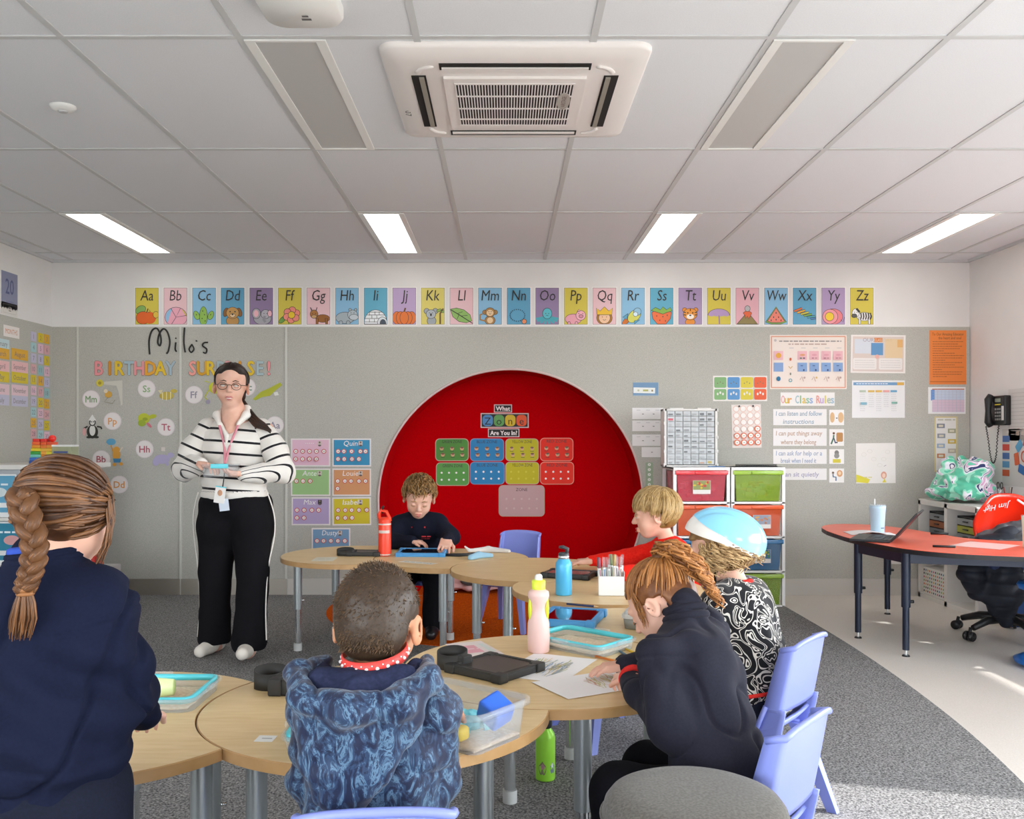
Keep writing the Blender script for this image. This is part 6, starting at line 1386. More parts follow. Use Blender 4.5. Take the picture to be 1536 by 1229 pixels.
# papers: corner pixels on the table plane
def sheet(quad, label, name, cat, c, draw=None, z=TT, group=None, lift=.0006):
    if 'pale yellow' in label: lift = .0022
    P = [atz(x, y, z) for x, y in quad]; o = sum(P, Vector())/4; o.z = z+lift; ex = (P[1]-P[0]); w = ex.length; ex.normalize(); h = (P[0]-P[3]).length
    a = math.atan2(ex.y, ex.x); cd = Card(w, h, c, .0006); cd.t = .0006
    if draw: draw(cd, w, h)
    return cd.place(name, label, cat, group, wall='x', at=o, rot=Euler((0, 0, a)))
def scribble(cs, cx, cy, sx, sy, n, seed):
    def f(c, w, h):
        r = random.Random(seed); z = c.z()
        for k in range(n):
            x = (cx+r.uniform(-sx, sx))*w; y = (cy+r.uniform(-sy, sy))*h; l = r.uniform(.06, .16)*h; d = r.uniform(-.01, .02)
            c.line([(x, y-l), (x+d*.5+.002, y), (x+d, y+l)], .0018, cs[k % len(cs)], z=z+.00001*k)
    return f
sheet([(793,982),(886,992),(850,1017),(754,1018)], 'white drawing sheet with green and blue pencil strokes beside the black tablet', 'drawing_paper', 'paper', '#e6e3e2', scribble(['#9fb07a','#7f9fc0','#cfb56a','#8fa0b5','#b5a870','#6f92b5'], -.05, .0, .3, .22, 110, 1), group='drawing papers on the table')
sheet([(810,1022),(936,1003),(962,1036),(852,1049)], 'white drawing sheet with pale yellow strokes under the girl\'s hand', 'drawing_paper', 'paper', '#e6e3e2', scribble(['#cfc070','#b9b56a','#c2b980','#d69a95'], .22, .05, .25, .25, 80, 2), group='drawing papers on the table')
sheet([(700,967),(753,962),(724,981),(664,988)], 'pale pink patterned card behind the black tablet strap', 'printed_card', 'card', '#dcd0cc', lambda c, w, h: (c.rect(-.02,0,w*.6,h*.5,'#d89aa5'), c.words(-w*.3,w*.3,0,.01,'#e5c9cc',3), c.rect(w*.35,0,w*.15,h*.6,'#c9cfc9')))
sheet([(386,1104),(413,1104.5),(411,1114.5),(384,1113)], 'small white tag lying at the table edge by the sand tray', 'paper_tag', 'card', '#e3e2df', lambda c, w, h: c.words(-w*.2,w*.4,0,.006,'#a9a9a9',3))
sheet([(468,836),(500,836),(522,843),(458,842)], 'clear laminated strip on the far left table', 'laminated_strip', 'card', '#d3cfc0', lambda c, w, h: c.words(-w*.3,w*.3,0,.01,'#a5b09c',3))
sheet([(605,841),(655,845),(652,849),(596,843)], 'laminated strip before the blue-cased tablet of the navy boy', 'laminated_strip', 'card', '#d9d5cb', lambda c, w, h: c.words(-w*.4,w*.4,0,.008,'#6f8a86',3))
sheet([(889,855),(912,855),(908,861),(885,861)], 'pale green paper beside the black tablet of the red-clad child', 'paper_sheet', 'paper', '#cfd3a8')
sheet([(1448,812),(1522,818),(1508,826),(1432,819)], 'pale pink sheet on the red desk', 'paper_sheet', 'paper', '#e0b9b5', z=DZ)
def pencil(p0, p1, m, label, r=.0036, tip='#d9b58a', z=TT, cat='pencil'):
    a = atz(*p0, z+r); b = atz(*p1, z+r); a.z = b.z = 0; d = (b-a); L = d.length; t = thing('pencil', label, cat, (a.x, a.y, z+r+.001), math.atan2(d.y, d.x), 'pencils on the table')
    mb = MB(); mb.tube([(0,0,0),(L*.86,0,0)], r, m, 6); mb.build('shaft', t); mb = MB(); mb.tube([(L*.86,0,0),(L,0,0)], [r,.0006], paper(tip), 6); mb.build('point', t); return t
pencil((893,985), (932,995), mat('orange_lacquer', '#c9752a', .35), 'orange pencil pointing at the girl\'s hand', .0038)
pencil((930,978), (943,986), mat('slate_lacquer', '#4a6a7a', .35), 'slate blue pencil stub near the yellow one', .004)
pencil((938,974), (957,983), mat('yellow_lacquer', '#d6a92a', .35), 'yellow pencil nearest the sand tray', .0045)
pencil((924,989), (934,988), mat('steel_lacquer', '#5a7080', .35), 'short steel blue pencil beside the orange one', .003)
pencil((850,906.5), (898,911), mat('navy_lacquer', '#27355a', .35), 'dark blue pencil behind the blue-cased tablet', .0042)
# stationery on the red desk
mb = MB(); a = atz(1396,802,DZ); mb.tube([(a.x,a.y,DZ+.008),(a.x+.1,a.y-.02,DZ+.008)], .008, M_black, 8); tag(mb.build('marker_pen', world=True), 'black marker pen lying at the back of the red desk', 'pen')
mb = MB(); a = atz(1399,821,DZ); b = atz(1433,822,DZ); mb.tube([(a.x,a.y,DZ+.006),(b.x,b.y,DZ+.006)], .006, M_black, 8); tag(mb.build('marker_pen', world=True), 'black marker pen lying near the front of the red desk', 'pen')
mb = MB()
def pg(u, v): return (2.13+.27*u+.02*v, 5.62+.20*v-.06*u, DZ+.004+.02*max(0,math.sin(PI*1.3*u-.2))*(1-.4*v))
mb.grid(pg, 16, 6, paper('#e2dfe0'), .003); tag(mb.build('paper_stack', world=True), 'curled white papers at the left end of the red desk', 'paper')
# laptop
lt = thing('laptop', 'open dark laptop on the red desk', 'laptop', (2.27, 5.34, DZ+.0008), math.atan2(.31,.18)); M_lap = mat('dark_laptop_shell', '#2a2a2c', .4, .3, k=1.1)
mb = MB(); mb.box((-.17,-.0,0),(.17,.22,.014), M_lap, bev=.004); mb.build('keyboard_base', lt)
mb = MB()
for r in range(5):
    for k in range(12): mb.box((-.145+.0245*k,.02+.024*r,.014),(-.125+.0245*k,.04+.024*r,.0155), M_black)
mb.build('keys', lt)
mb = MB(); T = Matrix.Rotation(-R_(42), 4, 'X'); 
mb.box((-.17,-.010,0),(.17,.0,.215), M_lap, M=Matrix.Translation((0,0,.012)) @ Matrix.Rotation(R_(40), 4, 'X'), bev=.003); mb.build('screen_lid', lt)
mb = MB(); mb.box((-.158,.0,.012),(.158,.0012,.203), mat('painted_reflection_screen', '#3a1015', .12, coat=.5, k=1.1), M=Matrix.Translation((0,0,.012)) @ Matrix.Rotation(R_(40), 4, 'X')); mb.build('screen', lt)  # maroon base colour stands in for a red reflection
# white scarf and blue cloth on the back table
s = SDF(.005); s.chain([(-.21,5.33,TT+.012),(-.1,5.36,TT+.012),(.02,5.3,TT+.012)],[.010,.022,.012],k=.01); s.chain([(-.21,5.33,TT+.014),(-.235,5.33,TT+.035)],[.009,.006],k=.01)
PQ = s.mesh(1); PQ = (np.maximum(PQ[0], [-9,-9,TT+.001]), PQ[1]); o = solid('white_cloth', PQ, mat('white_cotton', '#d8d5d2', .85), disp=None); tag(o, 'folded white cloth on the table before the empty niche chair', 'cloth')
s = SDF(.005); s.chain([(-.19,5.02,TT+.010),(-.15,5.09,TT+.014),(-.08,5.12,TT+.010)],[.018,.022,.014],k=.01)
PQ = s.mesh(1); PQ = (np.maximum(PQ[0], [-9,-9,TT+.001]), PQ[1]); o = solid('blue_cloth', PQ, mat('pale_blue_cotton', '#8fb8cf', .85)); tag(o, 'crumpled pale blue cloth in front of the folded white cloth', 'cloth')
# ================================================================ people
V = lambda *a: np.array(a, float)
def nrm(v): v = np.array(v, float); return v/np.linalg.norm(v)
class Head:
    """local frame: x right-hand side of the person, y forward, z up; s scales a six-year-old's head"""
    def __init__(s, c, fwd, pitch=0, roll=0, sc=1.0):
        yaw = math.atan2(-fwd[0], fwd[1]); s.R = np.array((Matrix.Rotation(yaw, 3, 'Z') @ Matrix.Rotation(-pitch, 3, 'X') @ Matrix.Rotation(roll, 3, 'Y'))); s.c = V(*c); s.s = sc
    def w(s, v): return s.c+s.R @ (np.array(v, float)*s.s)
    ears = True
    def ops(s, S, adult=False):
        q = s.s; E = lambda c, r, k=.012, op=1, R=None: S.ell(s.w(c), np.array(r)*q, s.R if R is None else s.R @ R, k, op)
        C = lambda a, b, ra, rb, k=.008, op=1: S.cap(s.w(a), s.w(b), ra*q, rb*q, k, op)
        E((0,-.008,.022), (.073,.090,.080)); E((0,.028,-.03), (.058,.056,.066), .03); E((0,.046,-.082), (.028,.026,.022), .03)
        for x in (-1, 1): E((x*.032,.050,-.042), (.024,.024,.026), .02)
        C((-.034,.076,.014),(.034,.076,.014),.009,.009,.016)
        for x in (-1, 1): E((x*.030,.092,-.008), (.016,.014,.011), .010, -1)
        for x in (-1, 1): E((x*.029,.074,-.008), (.013,.012,.011), .003)
        C((0,.082,.0),(0,.098,-.030),.006,.010,.008)
        for x in (-1, 1): E((x*.010,.091,-.034), (.007,.007,.006), .004)
        C((-.014,.084,-.060),(.014,.084,-.060),.005,.005,.006); C((-.012,.083,-.070),(.012,.083,-.070),.006,.006,.006); C((-.02,.095,-.0652),(.02,.095,-.0652),.003,.003,.003,-1)
        for x in (-1, 1):
            if not s.ears: continue
            E((x*.077,-.004,-.016), (.0075,.019,.029), .006, 1, eul(0,0,x*-.35)); E((x*.082,-.0,-.014), (.006,.009,.016), .004, -1)
        return s
    def part(s, mb_fn, name, parent, m=None):
        mb = MB(); mb_fn(mb)
        M = Matrix.Translation(Vector(s.c)) @ Matrix([list(r) for r in s.R]).to_4x4() @ Matrix.Scale(s.s, 4)
        mb.v = [M @ v for v in mb.v]; return mb.build(name, parent, world=True)
    def face(s, parent, iris='#5a6a5a', brow='#8a6a48', down=False, lipc='#b5625c', open_=False):
        M_e = mat('eye_white', '#d5cfc8', .3, k=1.0); M_i = mat('iris_'+iris.strip('#'), iris, .15, k=1); M_br = mat('brow_'+brow.strip('#'), brow, .8, k=1)
        for x in (-1, 1):
            if down: s.part(lambda mb: mb.tube([(x*.018,.0868,-.013),(x*.025,.0880,-.0165),(x*.033,.0868,-.0165),(x*.041,.0825,-.012)], .0013, M_br, 5), 'eyelashes', parent)
            else:
                e = s.part(lambda mb: mb.ell((x*.029,.0812,-.008), (.0105,.008,.0052), M_e, 14, 8), 'eye', parent)
                s.part(lambda mb: (mb.ell((x*.029,.0884,-.008), (.0058,.0016,.0045), M_i, 12, 6), mb.ell((x*.029,.0897,-.008), (.0022,.0008,.0022), M_black, 8, 4)), 'iris', e)
                s.part(lambda mb: mb.tube([(x*.016,.0868,-.005),(x*.024,.090,-.0015),(x*.034,.089,-.0015),(x*.042,.083,-.006)], .0018, M_br, 5), 'eyelashes', parent)
            s.part(lambda mb: mb.tube([(x*.014,.0875,.012),(x*.026,.0885,.0165),(x*.042,.081,.012)], [.0018,.0026,.0012], M_br, 5), 'eyebrow', parent)
        def lips(mb):
            mb.tube([(-.019,.0835,-.0635),(-.009,.0905,-.0595),(0,.0915,-.061),(.009,.0905,-.0595),(.019,.0835,-.0635)], [.001,.0032,.003,.0032,.001], mat('lips_'+lipc.strip('#'), lipc, .35, k=1.2), 6)
            mb.tube([(-.017,.0838,-.0665),(0,.0915,-.072),(.017,.0838,-.0665)], [.001,.0042,.001], mat('lips_'+lipc.strip('#'), lipc), 6)
            if open_: mb.tube([(-.010,.0895,-.0658),(.010,.0895,-.0658)], .0022, mat('teeth', '#e5dfd6', .3), 6)
        s.part(lips, 'lips', parent)
# skull direction -> surface point in head space
def sk(d, lift=0.0): 
    d = nrm(d); r = 1/math.sqrt((d[0]/.073)**2+(d[1]/.090)**2+(d[2]/.080)**2); return V(0,-.008,.022)+d*(r+lift)
def slerp(a, b, t):
    a, b = nrm(a), nrm(b); w = math.acos(max(-1, min(1, a @ b)))
    return a if w < 1e-4 else (math.sin((1-t)*w)*a+math.sin(t*w)*b)/math.sin(w)
def arc(d0, d1, n=9, l0=.004, l1=.006, bulge=.0, r=None): return [sk(slerp(d0, d1, i/(n-1)), l0+(l1-l0)*i/(n-1)+bulge*math.sin(PI*i/(n-1))) for i in range(n)]
def hair_mesh(H, name, parent, strands, m, sides=5, flat=1.7):
    """strands: lists of (points in head space, radius list or number)"""
    mb = MB()
    tr = random.Random(len(strands))
    for pts, r in strands: mb.tube([Vector(H.w(p)) for p in pts], [x*H.s for x in (r if hasattr(r, '__len__') else taper(len(pts), r))], m, sides, cap=False, tone=tr.random())
    return mb.build(name, parent, world=True)
def taper(n, r, a=.5, b=.15): return [r*(a+(1-a)*min(1, 4*i/(n-1)))*(1 if i < .6*n else 1-(1-b)*(i-.6*n)/(.4*n)) for i in range(n)]
def hair_cap(H, name, parent, m, back=True, low=-.045, front=.052, thick=.004, extra=None, cutf=None, disp=None, h=.0035):
    S = SDF(h*H.s if H.s > 1 else h); q = H.s
    S.ell(H.w((0,-.008,.022)), V(.073+thick,.090+thick,.080+thick)*q, H.R, .01)
    if back: S.ell(H.w((0,-.040,-.020)), V(.060+thick,.050+thick,.055)*q, H.R, .02)
    if extra: extra(S)
    # cut the face and everything below the ears in front
    S.box(H.w((0,.085,-.045)), V(.075,.05,.085)*q, H.R, .01, .006, -1)
    for x in ((-1, 1) if H.ears else ()): S.box(H.w((x*.085,.015,-.065)), V(.03,.042,.055)*q, H.R, .012, .006, -1)
    S.box(H.w((0,0,-.075+low+.0)), V(.12,.14,.045)*q, H.R, .004, .006, -1)
    if cutf: cutf(S)
    return solid(name, S.mesh(1), m, parent, disp=disp)
def hand_ops(S, w, f, n, s=.75, curl=(.4,.6,.5), side=1, spread=.10, th=.5):
    w = V(*w); f = nrm(f); n = nrm(n-f*(n @ f)); r = np.cross(f, n)*side
    B = np.stack([r, f, n], 1)
    S.box(w+f*.042*s, V(.030,.036,.009)*s, B, .006*s, .010)
    S.cap(w-f*.03*s, w+f*.015*s, .021*s, .024*s, .012)
    for i, L in enumerate((.060,.068,.062,.048)):
        x = (-1.5+i); b = w+f*(.080-.004*abs(x-.2))*s+r*(x*.0195)*s; d = nrm(f+r*x*spread)
        p = b; ang = 0
        for k, (fr, c) in enumerate(zip((.45,.32,.23), curl)):
            ang += c; dd = d*math.cos(ang)+n*math.sin(ang); q = p+dd*L*fr*s; S.cap(p, q, (.0088-.0009*k)*s, (.0080-.0009*k)*s, .0025); p = q
    b = w+f*.022*s-r*.030*s; m_ = b+nrm(f*.75-r*.75+n*.35)*.036*s; e = m_+nrm(f*.95-r*.15*th+n*.45)*.030*s
    S.cap(b, m_, .012*s, .0098*s, .006); S.cap(m_, e, .0098*s, .0085*s, .004)
class Fig:
    def __init__(s, label, J, fwd, H, skin, k=1.0, hh=.0036, group=None, name='person', base=None):
        s.J = {a: V(*b) for a, b in J.items()}; s.k = k; s.H = H; s.skin = skin; s.hh = hh
        up = s.J['N']-s.J['P']; s.L = np.linalg.norm(up); s.up = up/s.L; f = V(*fwd, 0); s.side = nrm(np.cross(f, s.up)); s.f = np.cross(s.up, s.side)
        s.B = np.stack([s.side, s.f, s.up], 1)
        b = s.J['P'].copy(); b[2] = 0
        s.root = thing(name, label, 'person', tuple(b), 0, group)
    def T(s, t, x=0, y=0): return s.J['P']+s.up*s.L*t+s.side*x+s.f*y
    def torso(s, S, g=0.0, k=.03, hips=True, w=1.0, dp=1.0):
        q = s.k
        if hips: S.ell(s.T(.02), V((.105*w+g),(.080*dp+g),.07+g)*q, s.B, k)
        S.ell(s.T(.33), V(.100*w+g,.076*dp+g,.10+g)*q, s.B, k); S.ell(s.T(.66), V(.108*w+g,.078*dp+g,.10+g)*q, s.B, k)
        S.cap(s.J['sR']*.82+s.T(.88)*.18, s.J['sL']*.82+s.T(.88)*.18, (.040+g)*q, (.040+g)*q, k)
        S.ell(s.T(.86), V(.085+g,.060+g,.05+g*.5)*q, s.B, k)
    def arm(s, S, a, g=0.0, k=.02, wr=None):
        q = s.k; S.chain([s.J['s'+a], s.J['e'+a], s.J['w'+a]], [(.036+g)*q, (.029+g)*q, (.0215+g)*q if wr is None else wr], k)
    def legs(s, S, g=0.0, k=.025, ra=(.062,.045,.032)):
        q = s.k
        for a in 'LR': S.chain([s.J['h'+a], s.J['k'+a], s.J['a'+a]], [(r+g)*q for r in ra], k)
    def body(s, hands, adult=False, extra=None):
        S = SDF(s.hh);
        if extra: extra(S)
        s.torso(S, -.012); s.arm(S, 'L', -.006); s.arm(S, 'R', -.006); s.legs(S, -.008); q = s.k
        n0 = s.H.w((0,-.022,-.060)); S.cap(s.T(.92), n0, .036*q, .034*q, .02); S.cap(s.T(.88), s.T(.97), .05*q, .036*q, .03)
        for a in 'LR':
            ft = s.J['t'+a]; S.cap(s.J['a'+a], s.J['a'+a]+V(0,0,-.03)*q, .028*q, .026*q, .02); S.cap(s.J['a'+a]+V(0,0,-.035)*q, ft, .026*q, .020*q, .02)
            if a in hands: hand_ops(S, s.J['w'+a], **hands[a])
        s.H.ops(S, adult); o = solid('body', S.mesh(1), s.skin, s.root); s.bodyo = o; return o
    def shoes(s, m, sole=None, g=.008, q=None):
        q0 = q
        for a in 'LR':
            S = SDF(.005); q = q0 or s.k; A = s.J['a'+a]; t = s.J['t'+a]; d = nrm(t-A); heel = A+V(0,0,-.035)*q-V(d[0],d[1],0)*.02*q
            S.chain([heel, (heel+t)/2+V(0,0,.004), t], [.034*q,.034*q,.030*q], .02); S.cap(A+V(0,0,-.01)*q, heel, .032*q, .034*q, .02)
            P, Q = S.mesh(1); P[:, 2] = np.maximum(P[:, 2], .007 if A[2] < .12 else -9)
            sh = solid('shoe', (P, Q), m, s.root)
            if sole:
                S = SDF(.005); S.chain([heel+V(0,0,-.028)*q, t+V(0,0,-.024)*q], [.030*q,.028*q], .01); PQ = S.mesh(1); PQ = (np.stack([PQ[0][:,0],PQ[0][:,1],np.maximum(PQ[0][:,2], .007)],1), PQ[1]); solid('sole', PQ, sole, sh)
def fabric(name, c, c2=None, sc=90, k=1.2, bump=.12, rough=.9, sheen=.0):
    return noisy(mat(name, c, rough, spec=.15, sheen=sheen), c, c2 or c, sc, 3, k=k, bump=bump, bdist=.001)

def crease(P, sc=6, st=(1, 1, .7), amp=.006, w=.07, seed=0):
    n = fold_noise(P, sc, st, 1, seed); return -amp*np.exp(-(n/w)**2)
# ---------------------------------------------------------------- shared cloths
F_navy = fabric('navy_sweatshirt', '#1b2240', '#1f2745', 200, k=.48)
F_navyd = fabric('dark_navy_knit', '#1d2130', '#21263a', 200, k=.62)
F_fleece = fabric('midnight_fleece', '#2b2b38', '#30303e', 200, k=.68, sheen=.04)
F_trouser = fabric('black_trouser_cloth', '#17171c', '#1b1b22', 200, k=.7)
F_redj = fabric('red_jumper', '#d81c14', '#e02a1c', 120, k=1.2)
F_red = fabric('red_collar', '#c22a26', '#cc342e', 120, k=1.2)
F_shoe = mat('black_shoe_leather', '#1a1a1c', .35, k=1.1)
F_white_shoe = mat('white_trainer', '#d8d2c8', .5, k=1.2); F_sole = mat('tan_rubber_sole', '#a5623f', .6, k=1.2)
def folds(a1=.008, s1=9, st=(1,1,.8), a2=.003, s2=26, seed=1): return lambda P: fold_noise(P, s1, st, a1, seed)+fold_noise(P, s2, st, a2, seed+3)
# ================================================================ boy in the camouflage jacket (bottom centre, seen from behind)
Y = 1.72
H = Head((-.243, 1.735, .853), (.12, 1), pitch=.18, sc=1.02)
A = Fig('person sitting with back to the camera in a blue camouflage puffer jacket, cropped brown hair', dict(P=(-.245,1.70,.36), N=(-.25,1.725,.735), sL=(-.355,1.72,.685), sR=(-.140,1.72,.685), eL=(-.370,1.77,.53), wL=(-.375,1.90,.585), eR=(-.136,1.76,.54), wR=(-.135,1.905,.640),
  hL=(-.30,1.73,.345), hR=(-.19,1.73,.345), kL=(-.33,1.98,.34), kR=(-.16,1.98,.34), aL=(-.33,1.98,.085), aR=(-.16,1.98,.085), tL=(-.33,2.08,.035), tR=(-.16,2.08,.035)), (0, 1), H, M_skin2)
A.body({'L': dict(f=(.2,1,-.15), n=(0,0,-1), side=-1, curl=(.3,.4,.3)), 'R': dict(f=(.25,.9,-.25), n=(-.2,.2,-1), side=1, curl=(.3,.4,.3))})
def camo():
    m = mat('camouflage_print', '#3b4f70', .6, spec=.25, sheen=.2); n, l, b = nodes(m)
    tc = n.new('ShaderNodeTexCoord'); mp = n.new('ShaderNodeMapping'); mp.inputs['Scale'].default_value = (2.0, 1.6, 1); mp.inputs['Rotation'].default_value = (.2, .7, .0)
    l.new(tc.outputs['Object'], mp.inputs[0])
    ns = n.new('ShaderNodeTexNoise'); ns.inputs['Scale'].default_value = 17; ns.inputs['Detail'].default_value = 4; ns.inputs['Distortion'].default_value = 2.2; ns.inputs['Roughness'].default_value = .65
    l.new(mp.outputs[0], ns.inputs['Vector']); r = n.new('ShaderNodeValToRGB'); r.color_ramp.interpolation = 'LINEAR'
    es = [(0,'#0d1530'),(.45,'#121c38'),(.48,'#22344f'),(.54,'#263a58'),(.58,'#4d6880'),(.62,'#54718a'),(.65,'#22344f'),(.75,'#141f3c')]
    while len(r.color_ramp.elements) < len(es): r.color_ramp.elements.new(.5)
    for e, (p, c) in zip(r.color_ramp.elements, es): e.position = p; e.color = lin(c, 1.15)
    l.new(ns.outputs['Fac'], r.inputs[0]); l.new(r.outputs[0], b.inputs['Base Color']); return m
M_camo = camo(); M_lining = fabric('navy_hood_lining', '#20253c', '#282d46', 140, k=1.15)
S = SDF(.0042); A.torso(S, .024, .03, w=1.0); A.arm(S, 'L', .016, .022, .032); A.arm(S, 'R', .016, .022, .032)
S.ell((-.245,1.70,.46), (.140,.112,.07), k=.04)
def qd(P):
    t = ((P[:, 2]-.02*np.sin(P[:, 0]*22))/.074) % 1
    return .0085*(np.abs(np.sin(PI*t))**.55-.6)
solid('puffer_jacket', S.mesh(1), M_camo, A.root, disp=lambda P: qd(P)+fold_noise(P, 16, (1,1,1.4), .009, 2)+fold_noise(P, 42, (1,1,1), .0028, 5))
# hood lying open on the back
S = SDF(.0042); rimp = [(-.345,1.735,.772),(-.378,1.665,.768),(-.352,1.590,.748),(-.268,1.555,.735),(-.180,1.585,.742),(-.138,1.655,.762),(-.150,1.735,.772)]
S.chain(rimp, [.018,.022,.025,.026,.025,.022,.018], k=.02)
S.ell((-.262,1.635,.695), (.118,.062,.070), k=.04); S.ell((-.275,1.605,.640), (.085,.042,.07), k=.04); S.ell((-.285,1.602,.575), (.045,.03,.05), k=.04)
hood = solid('hood', S.mesh(1), M_camo, A.root, disp=lambda P: fold_noise(P, 22, (1,1,1.4), .007, 4)+fold_noise(P, 45, (1,1,1), .003, 7)-.0035*np.exp(-((np.abs(P[:, 0]+.27)-.055)/.004)**2))
S = SDF(.0042); S.ell((-.262,1.640,.742), (.100,.075,.034), k=.03); S.chain([(-.345,1.70,.768),(-.33,1.640,.765),(-.26,1.610,.757),(-.185,1.640,.762),(-.165,1.70,.772)],[.018,.022,.026,.022,.018],k=.02); S.chain([(-.32,1.68,.752),(-.255,1.645,.748),(-.18,1.68,.752)],[.016,.020,.018],k=.02)
solid('hood_lining', S.mesh(1), M_lining, A.root, disp=lambda P: fold_noise(P, 24, (1,1,1), .010, 9)+fold_noise(P, 50, (1,1,1.5), .004, 2))
S = SDF(.005); A.legs(S, .012); S.ell(A.T(.0), V(.125,.10,.07), A.B, .03); solid('trousers', S.mesh(1), F_trouser, A.root, disp=folds())
A.shoes(F_shoe)
# red patterned lanyard round the neck
M_lan = mat('red_ribbon', '#c93b35', .5, k=1.25)
mb = MB(); ring = []
for i in range(40): a = 2*PI*i/40; ring.append((-.243+.063*math.cos(a), 1.700+.070*math.sin(a), .789+.010*math.sin(a)+.006*math.cos(a)))
for i in range(40):
    pass
vs = [Vector(p) for p in ring]+[Vector(p)+Vector(((p[0]+.243)*-.04, (p[1]-1.70)*-.04, .019)) for p in ring]+[Vector(p)+Vector(((p[0]+.243)*-.08, (p[1]-1.70)*-.08, .019)) for p in ring]+[Vector(p)+Vector(((p[0]+.243)*-.05, (p[1]-1.70)*-.05, 0)) for p in ring]
mb.add(vs, [(q*40+j, q*40+(j+1)%40, ((q+1)%4)*40+(j+1)%40, ((q+1)%4)*40+j) for q in range(4) for j in range(40)], M_lan, True)
lan = mb.build('lanyard', A.root, world=True); tag(lan, 'red lanyard ribbon with white dots')
mb = MB()
for i in range(0, 40): 
    a = 2*PI*(i+.5)/40; p = Vector((-.243+.0623*math.cos(a), 1.700+.0693*math.sin(a), .789+.010*math.sin(a)+.006*math.cos(a)+.0095+.003*(-1)**i))
    if i % 2: mb.ell(p, (.0036,.0036,.0036), M_white, 8, 5)
    else: mb.ell(p, (.0016,.0016,.0016), M_white, 6, 4)
o = mb.build('white_dots', lan, world=False); o.matrix_parent_inverse = Matrix.Identity(4); 
for v in o.data.vertices: v.co = A.root.matrix_basis.inverted() @ v.co
# cropped hair
M_buzz = hairmat('cropped_brown_hair', '#33261b', '#755c43', 300)
n_, l_, b_ = nodes(M_buzz)
cap = hair_cap(H, 'hair', A.root, M_buzz, thick=.0045, h=.003, disp=lambda P: fold_noise(P, 90, (1,1,.7), .0012, 3))
st = []; r = random.Random(8)
for q in range(6500):
    u = r.uniform(-.55, 1); a = r.uniform(0, 2*PI); rr_ = math.sqrt(max(0, 1-u*u)); d = V(rr_*math.cos(a), rr_*math.sin(a), u)
    if d[1] > .55 and u < .35: continue
    if u < .12 and (d[1] > -.15 or abs(d[0]) > .80): continue
    p = sk(d, .0035); e2 = V(.0645,.0545,.0595); p2 = V(0,-.040,-.020)+d/np.linalg.norm(d/e2)
    if q % 2 and u < .9 and d[1] < .2: p = p2
    t = nrm(V(.3*math.sin(a), -.35, -.55 if u < .7 else .1)+V(r.gauss(0,.3), r.gauss(0,.3), r.gauss(0,.3))); st.append(([p, p+nrm(d)*.0012+t*.003, p+nrm(d)*.0022+t*.006], [.0008,.0007,.0002]))
hair_mesh(H, 'hair_stubble', A.root, st, M_buzz, 3)
# ================================================================ girl with the braid (left, standing with her back to the camera)
H = Head((-.768, 1.60, 1.068), (.42, 1), pitch=.38, roll=.05, sc=.855); H.ears = False
B_ = Fig('person standing with back to the camera, long auburn braid and navy sweatshirt', dict(P=(-.80,1.57,.60), N=(-.80,1.575,.965), sL=(-.905,1.58,.900), sR=(-.700,1.58,.900), eL=(-.955,1.62,.76), wL=(-.93,1.86,.66), eR=(-.682,1.60,.780), wR=(-.72,1.80,.66),
  hL=(-.86,1.57,.58), hR=(-.74,1.57,.58), kL=(-.865,1.56,.33), kR=(-.735,1.56,.33), aL=(-.87,1.555,.085), aR=(-.73,1.555,.085), tL=(-.88,1.66,.035), tR=(-.71,1.66,.035)), (0, 1), H, M_skin, k=1.02)
B_.body({'L': dict(f=(.1,1,-.3), n=(0,0,-1), side=-1, curl=(.3,.4,.3)), 'R': dict(f=(-.3,.9,-.35), n=(0,0,-1), side=1, curl=(.4,.5,.3))})
S = SDF(.0048); B_.torso(S, .026, .03); B_.arm(S, 'L', .020, .03, .036); B_.arm(S, 'R', .020, .022, .034)
S.ell((-.80,1.565,.70), (.155,.115,.10), k=.05); S.ell((-.80,1.56,.652), (.150,.112,.035), k=.03); S.cap((-.80,1.585,.955),(-.80,1.59,.985), .062, .056, .02)
def sw(P):
    d = fold_noise(P, 8, (1,.8,.7), .022, 3)+fold_noise(P, 17, (1,1,.5), .010, 6)
    # soft drag folds running from the arm pit down to the hem
    t = (P[:, 2]-.70)*1.4+(P[:, 0]+.80)*.9
    u_ = (P-B_.J['sR']) @ nrm(B_.J['eR']-B_.J['sR']); near = (P[:, 0] > -.735) & (P[:, 2] > .80)
    d = d+crease(P, 6, (1.2,1,1), .010, .06, 5)-.004*np.exp(-((u_-.005)/.004)**2)*near-.003*np.exp(-((P[:, 2]-.672-.01*np.sin(P[:, 0]*20))/.006)**2)
    return d+.010*np.sin(t*46)*np.exp(-((P[:, 2]-.76)/.12)**2)
solid('sweatshirt', S.mesh(1), F_navy, B_.root, disp=sw)
mb = MB(); 
for (rx, ry, z, rr_) in ((.062,.058,.978,.008),(.060,.056,.990,.008),(.058,.054,1.001,.007)): mb.tube([(-.80+rx*math.cos(a), 1.588+ry*math.sin(a), z+.008*math.cos(a)) for a in [2*PI*i/32 for i in range(32)]], rr_, F_navy, 8, closed=True)
mb.build('neck_band', B_.root, world=True)
mb = MB(); mb.tube([(-.80+.053*math.cos(a), 1.59+.050*math.sin(a), 1.010+.008*math.cos(a)) for a in [2*PI*i/32 for i in range(32)]], .009, mat('royal_blue_polo', '#1c3f9a', .8, k=1.2), 8, closed=True); mb.build('polo_collar', B_.root, world=True)
S = SDF(.0055); B_.legs(S, .030, .03, (.066,.056,.050)); S.ell((-.80,1.565,.58), (.135,.105,.075), k=.03); solid('trousers', S.mesh(1), F_navyd, B_.root, disp=folds(.014, 9, (1,1,.7)))
B_.shoes(F_shoe)
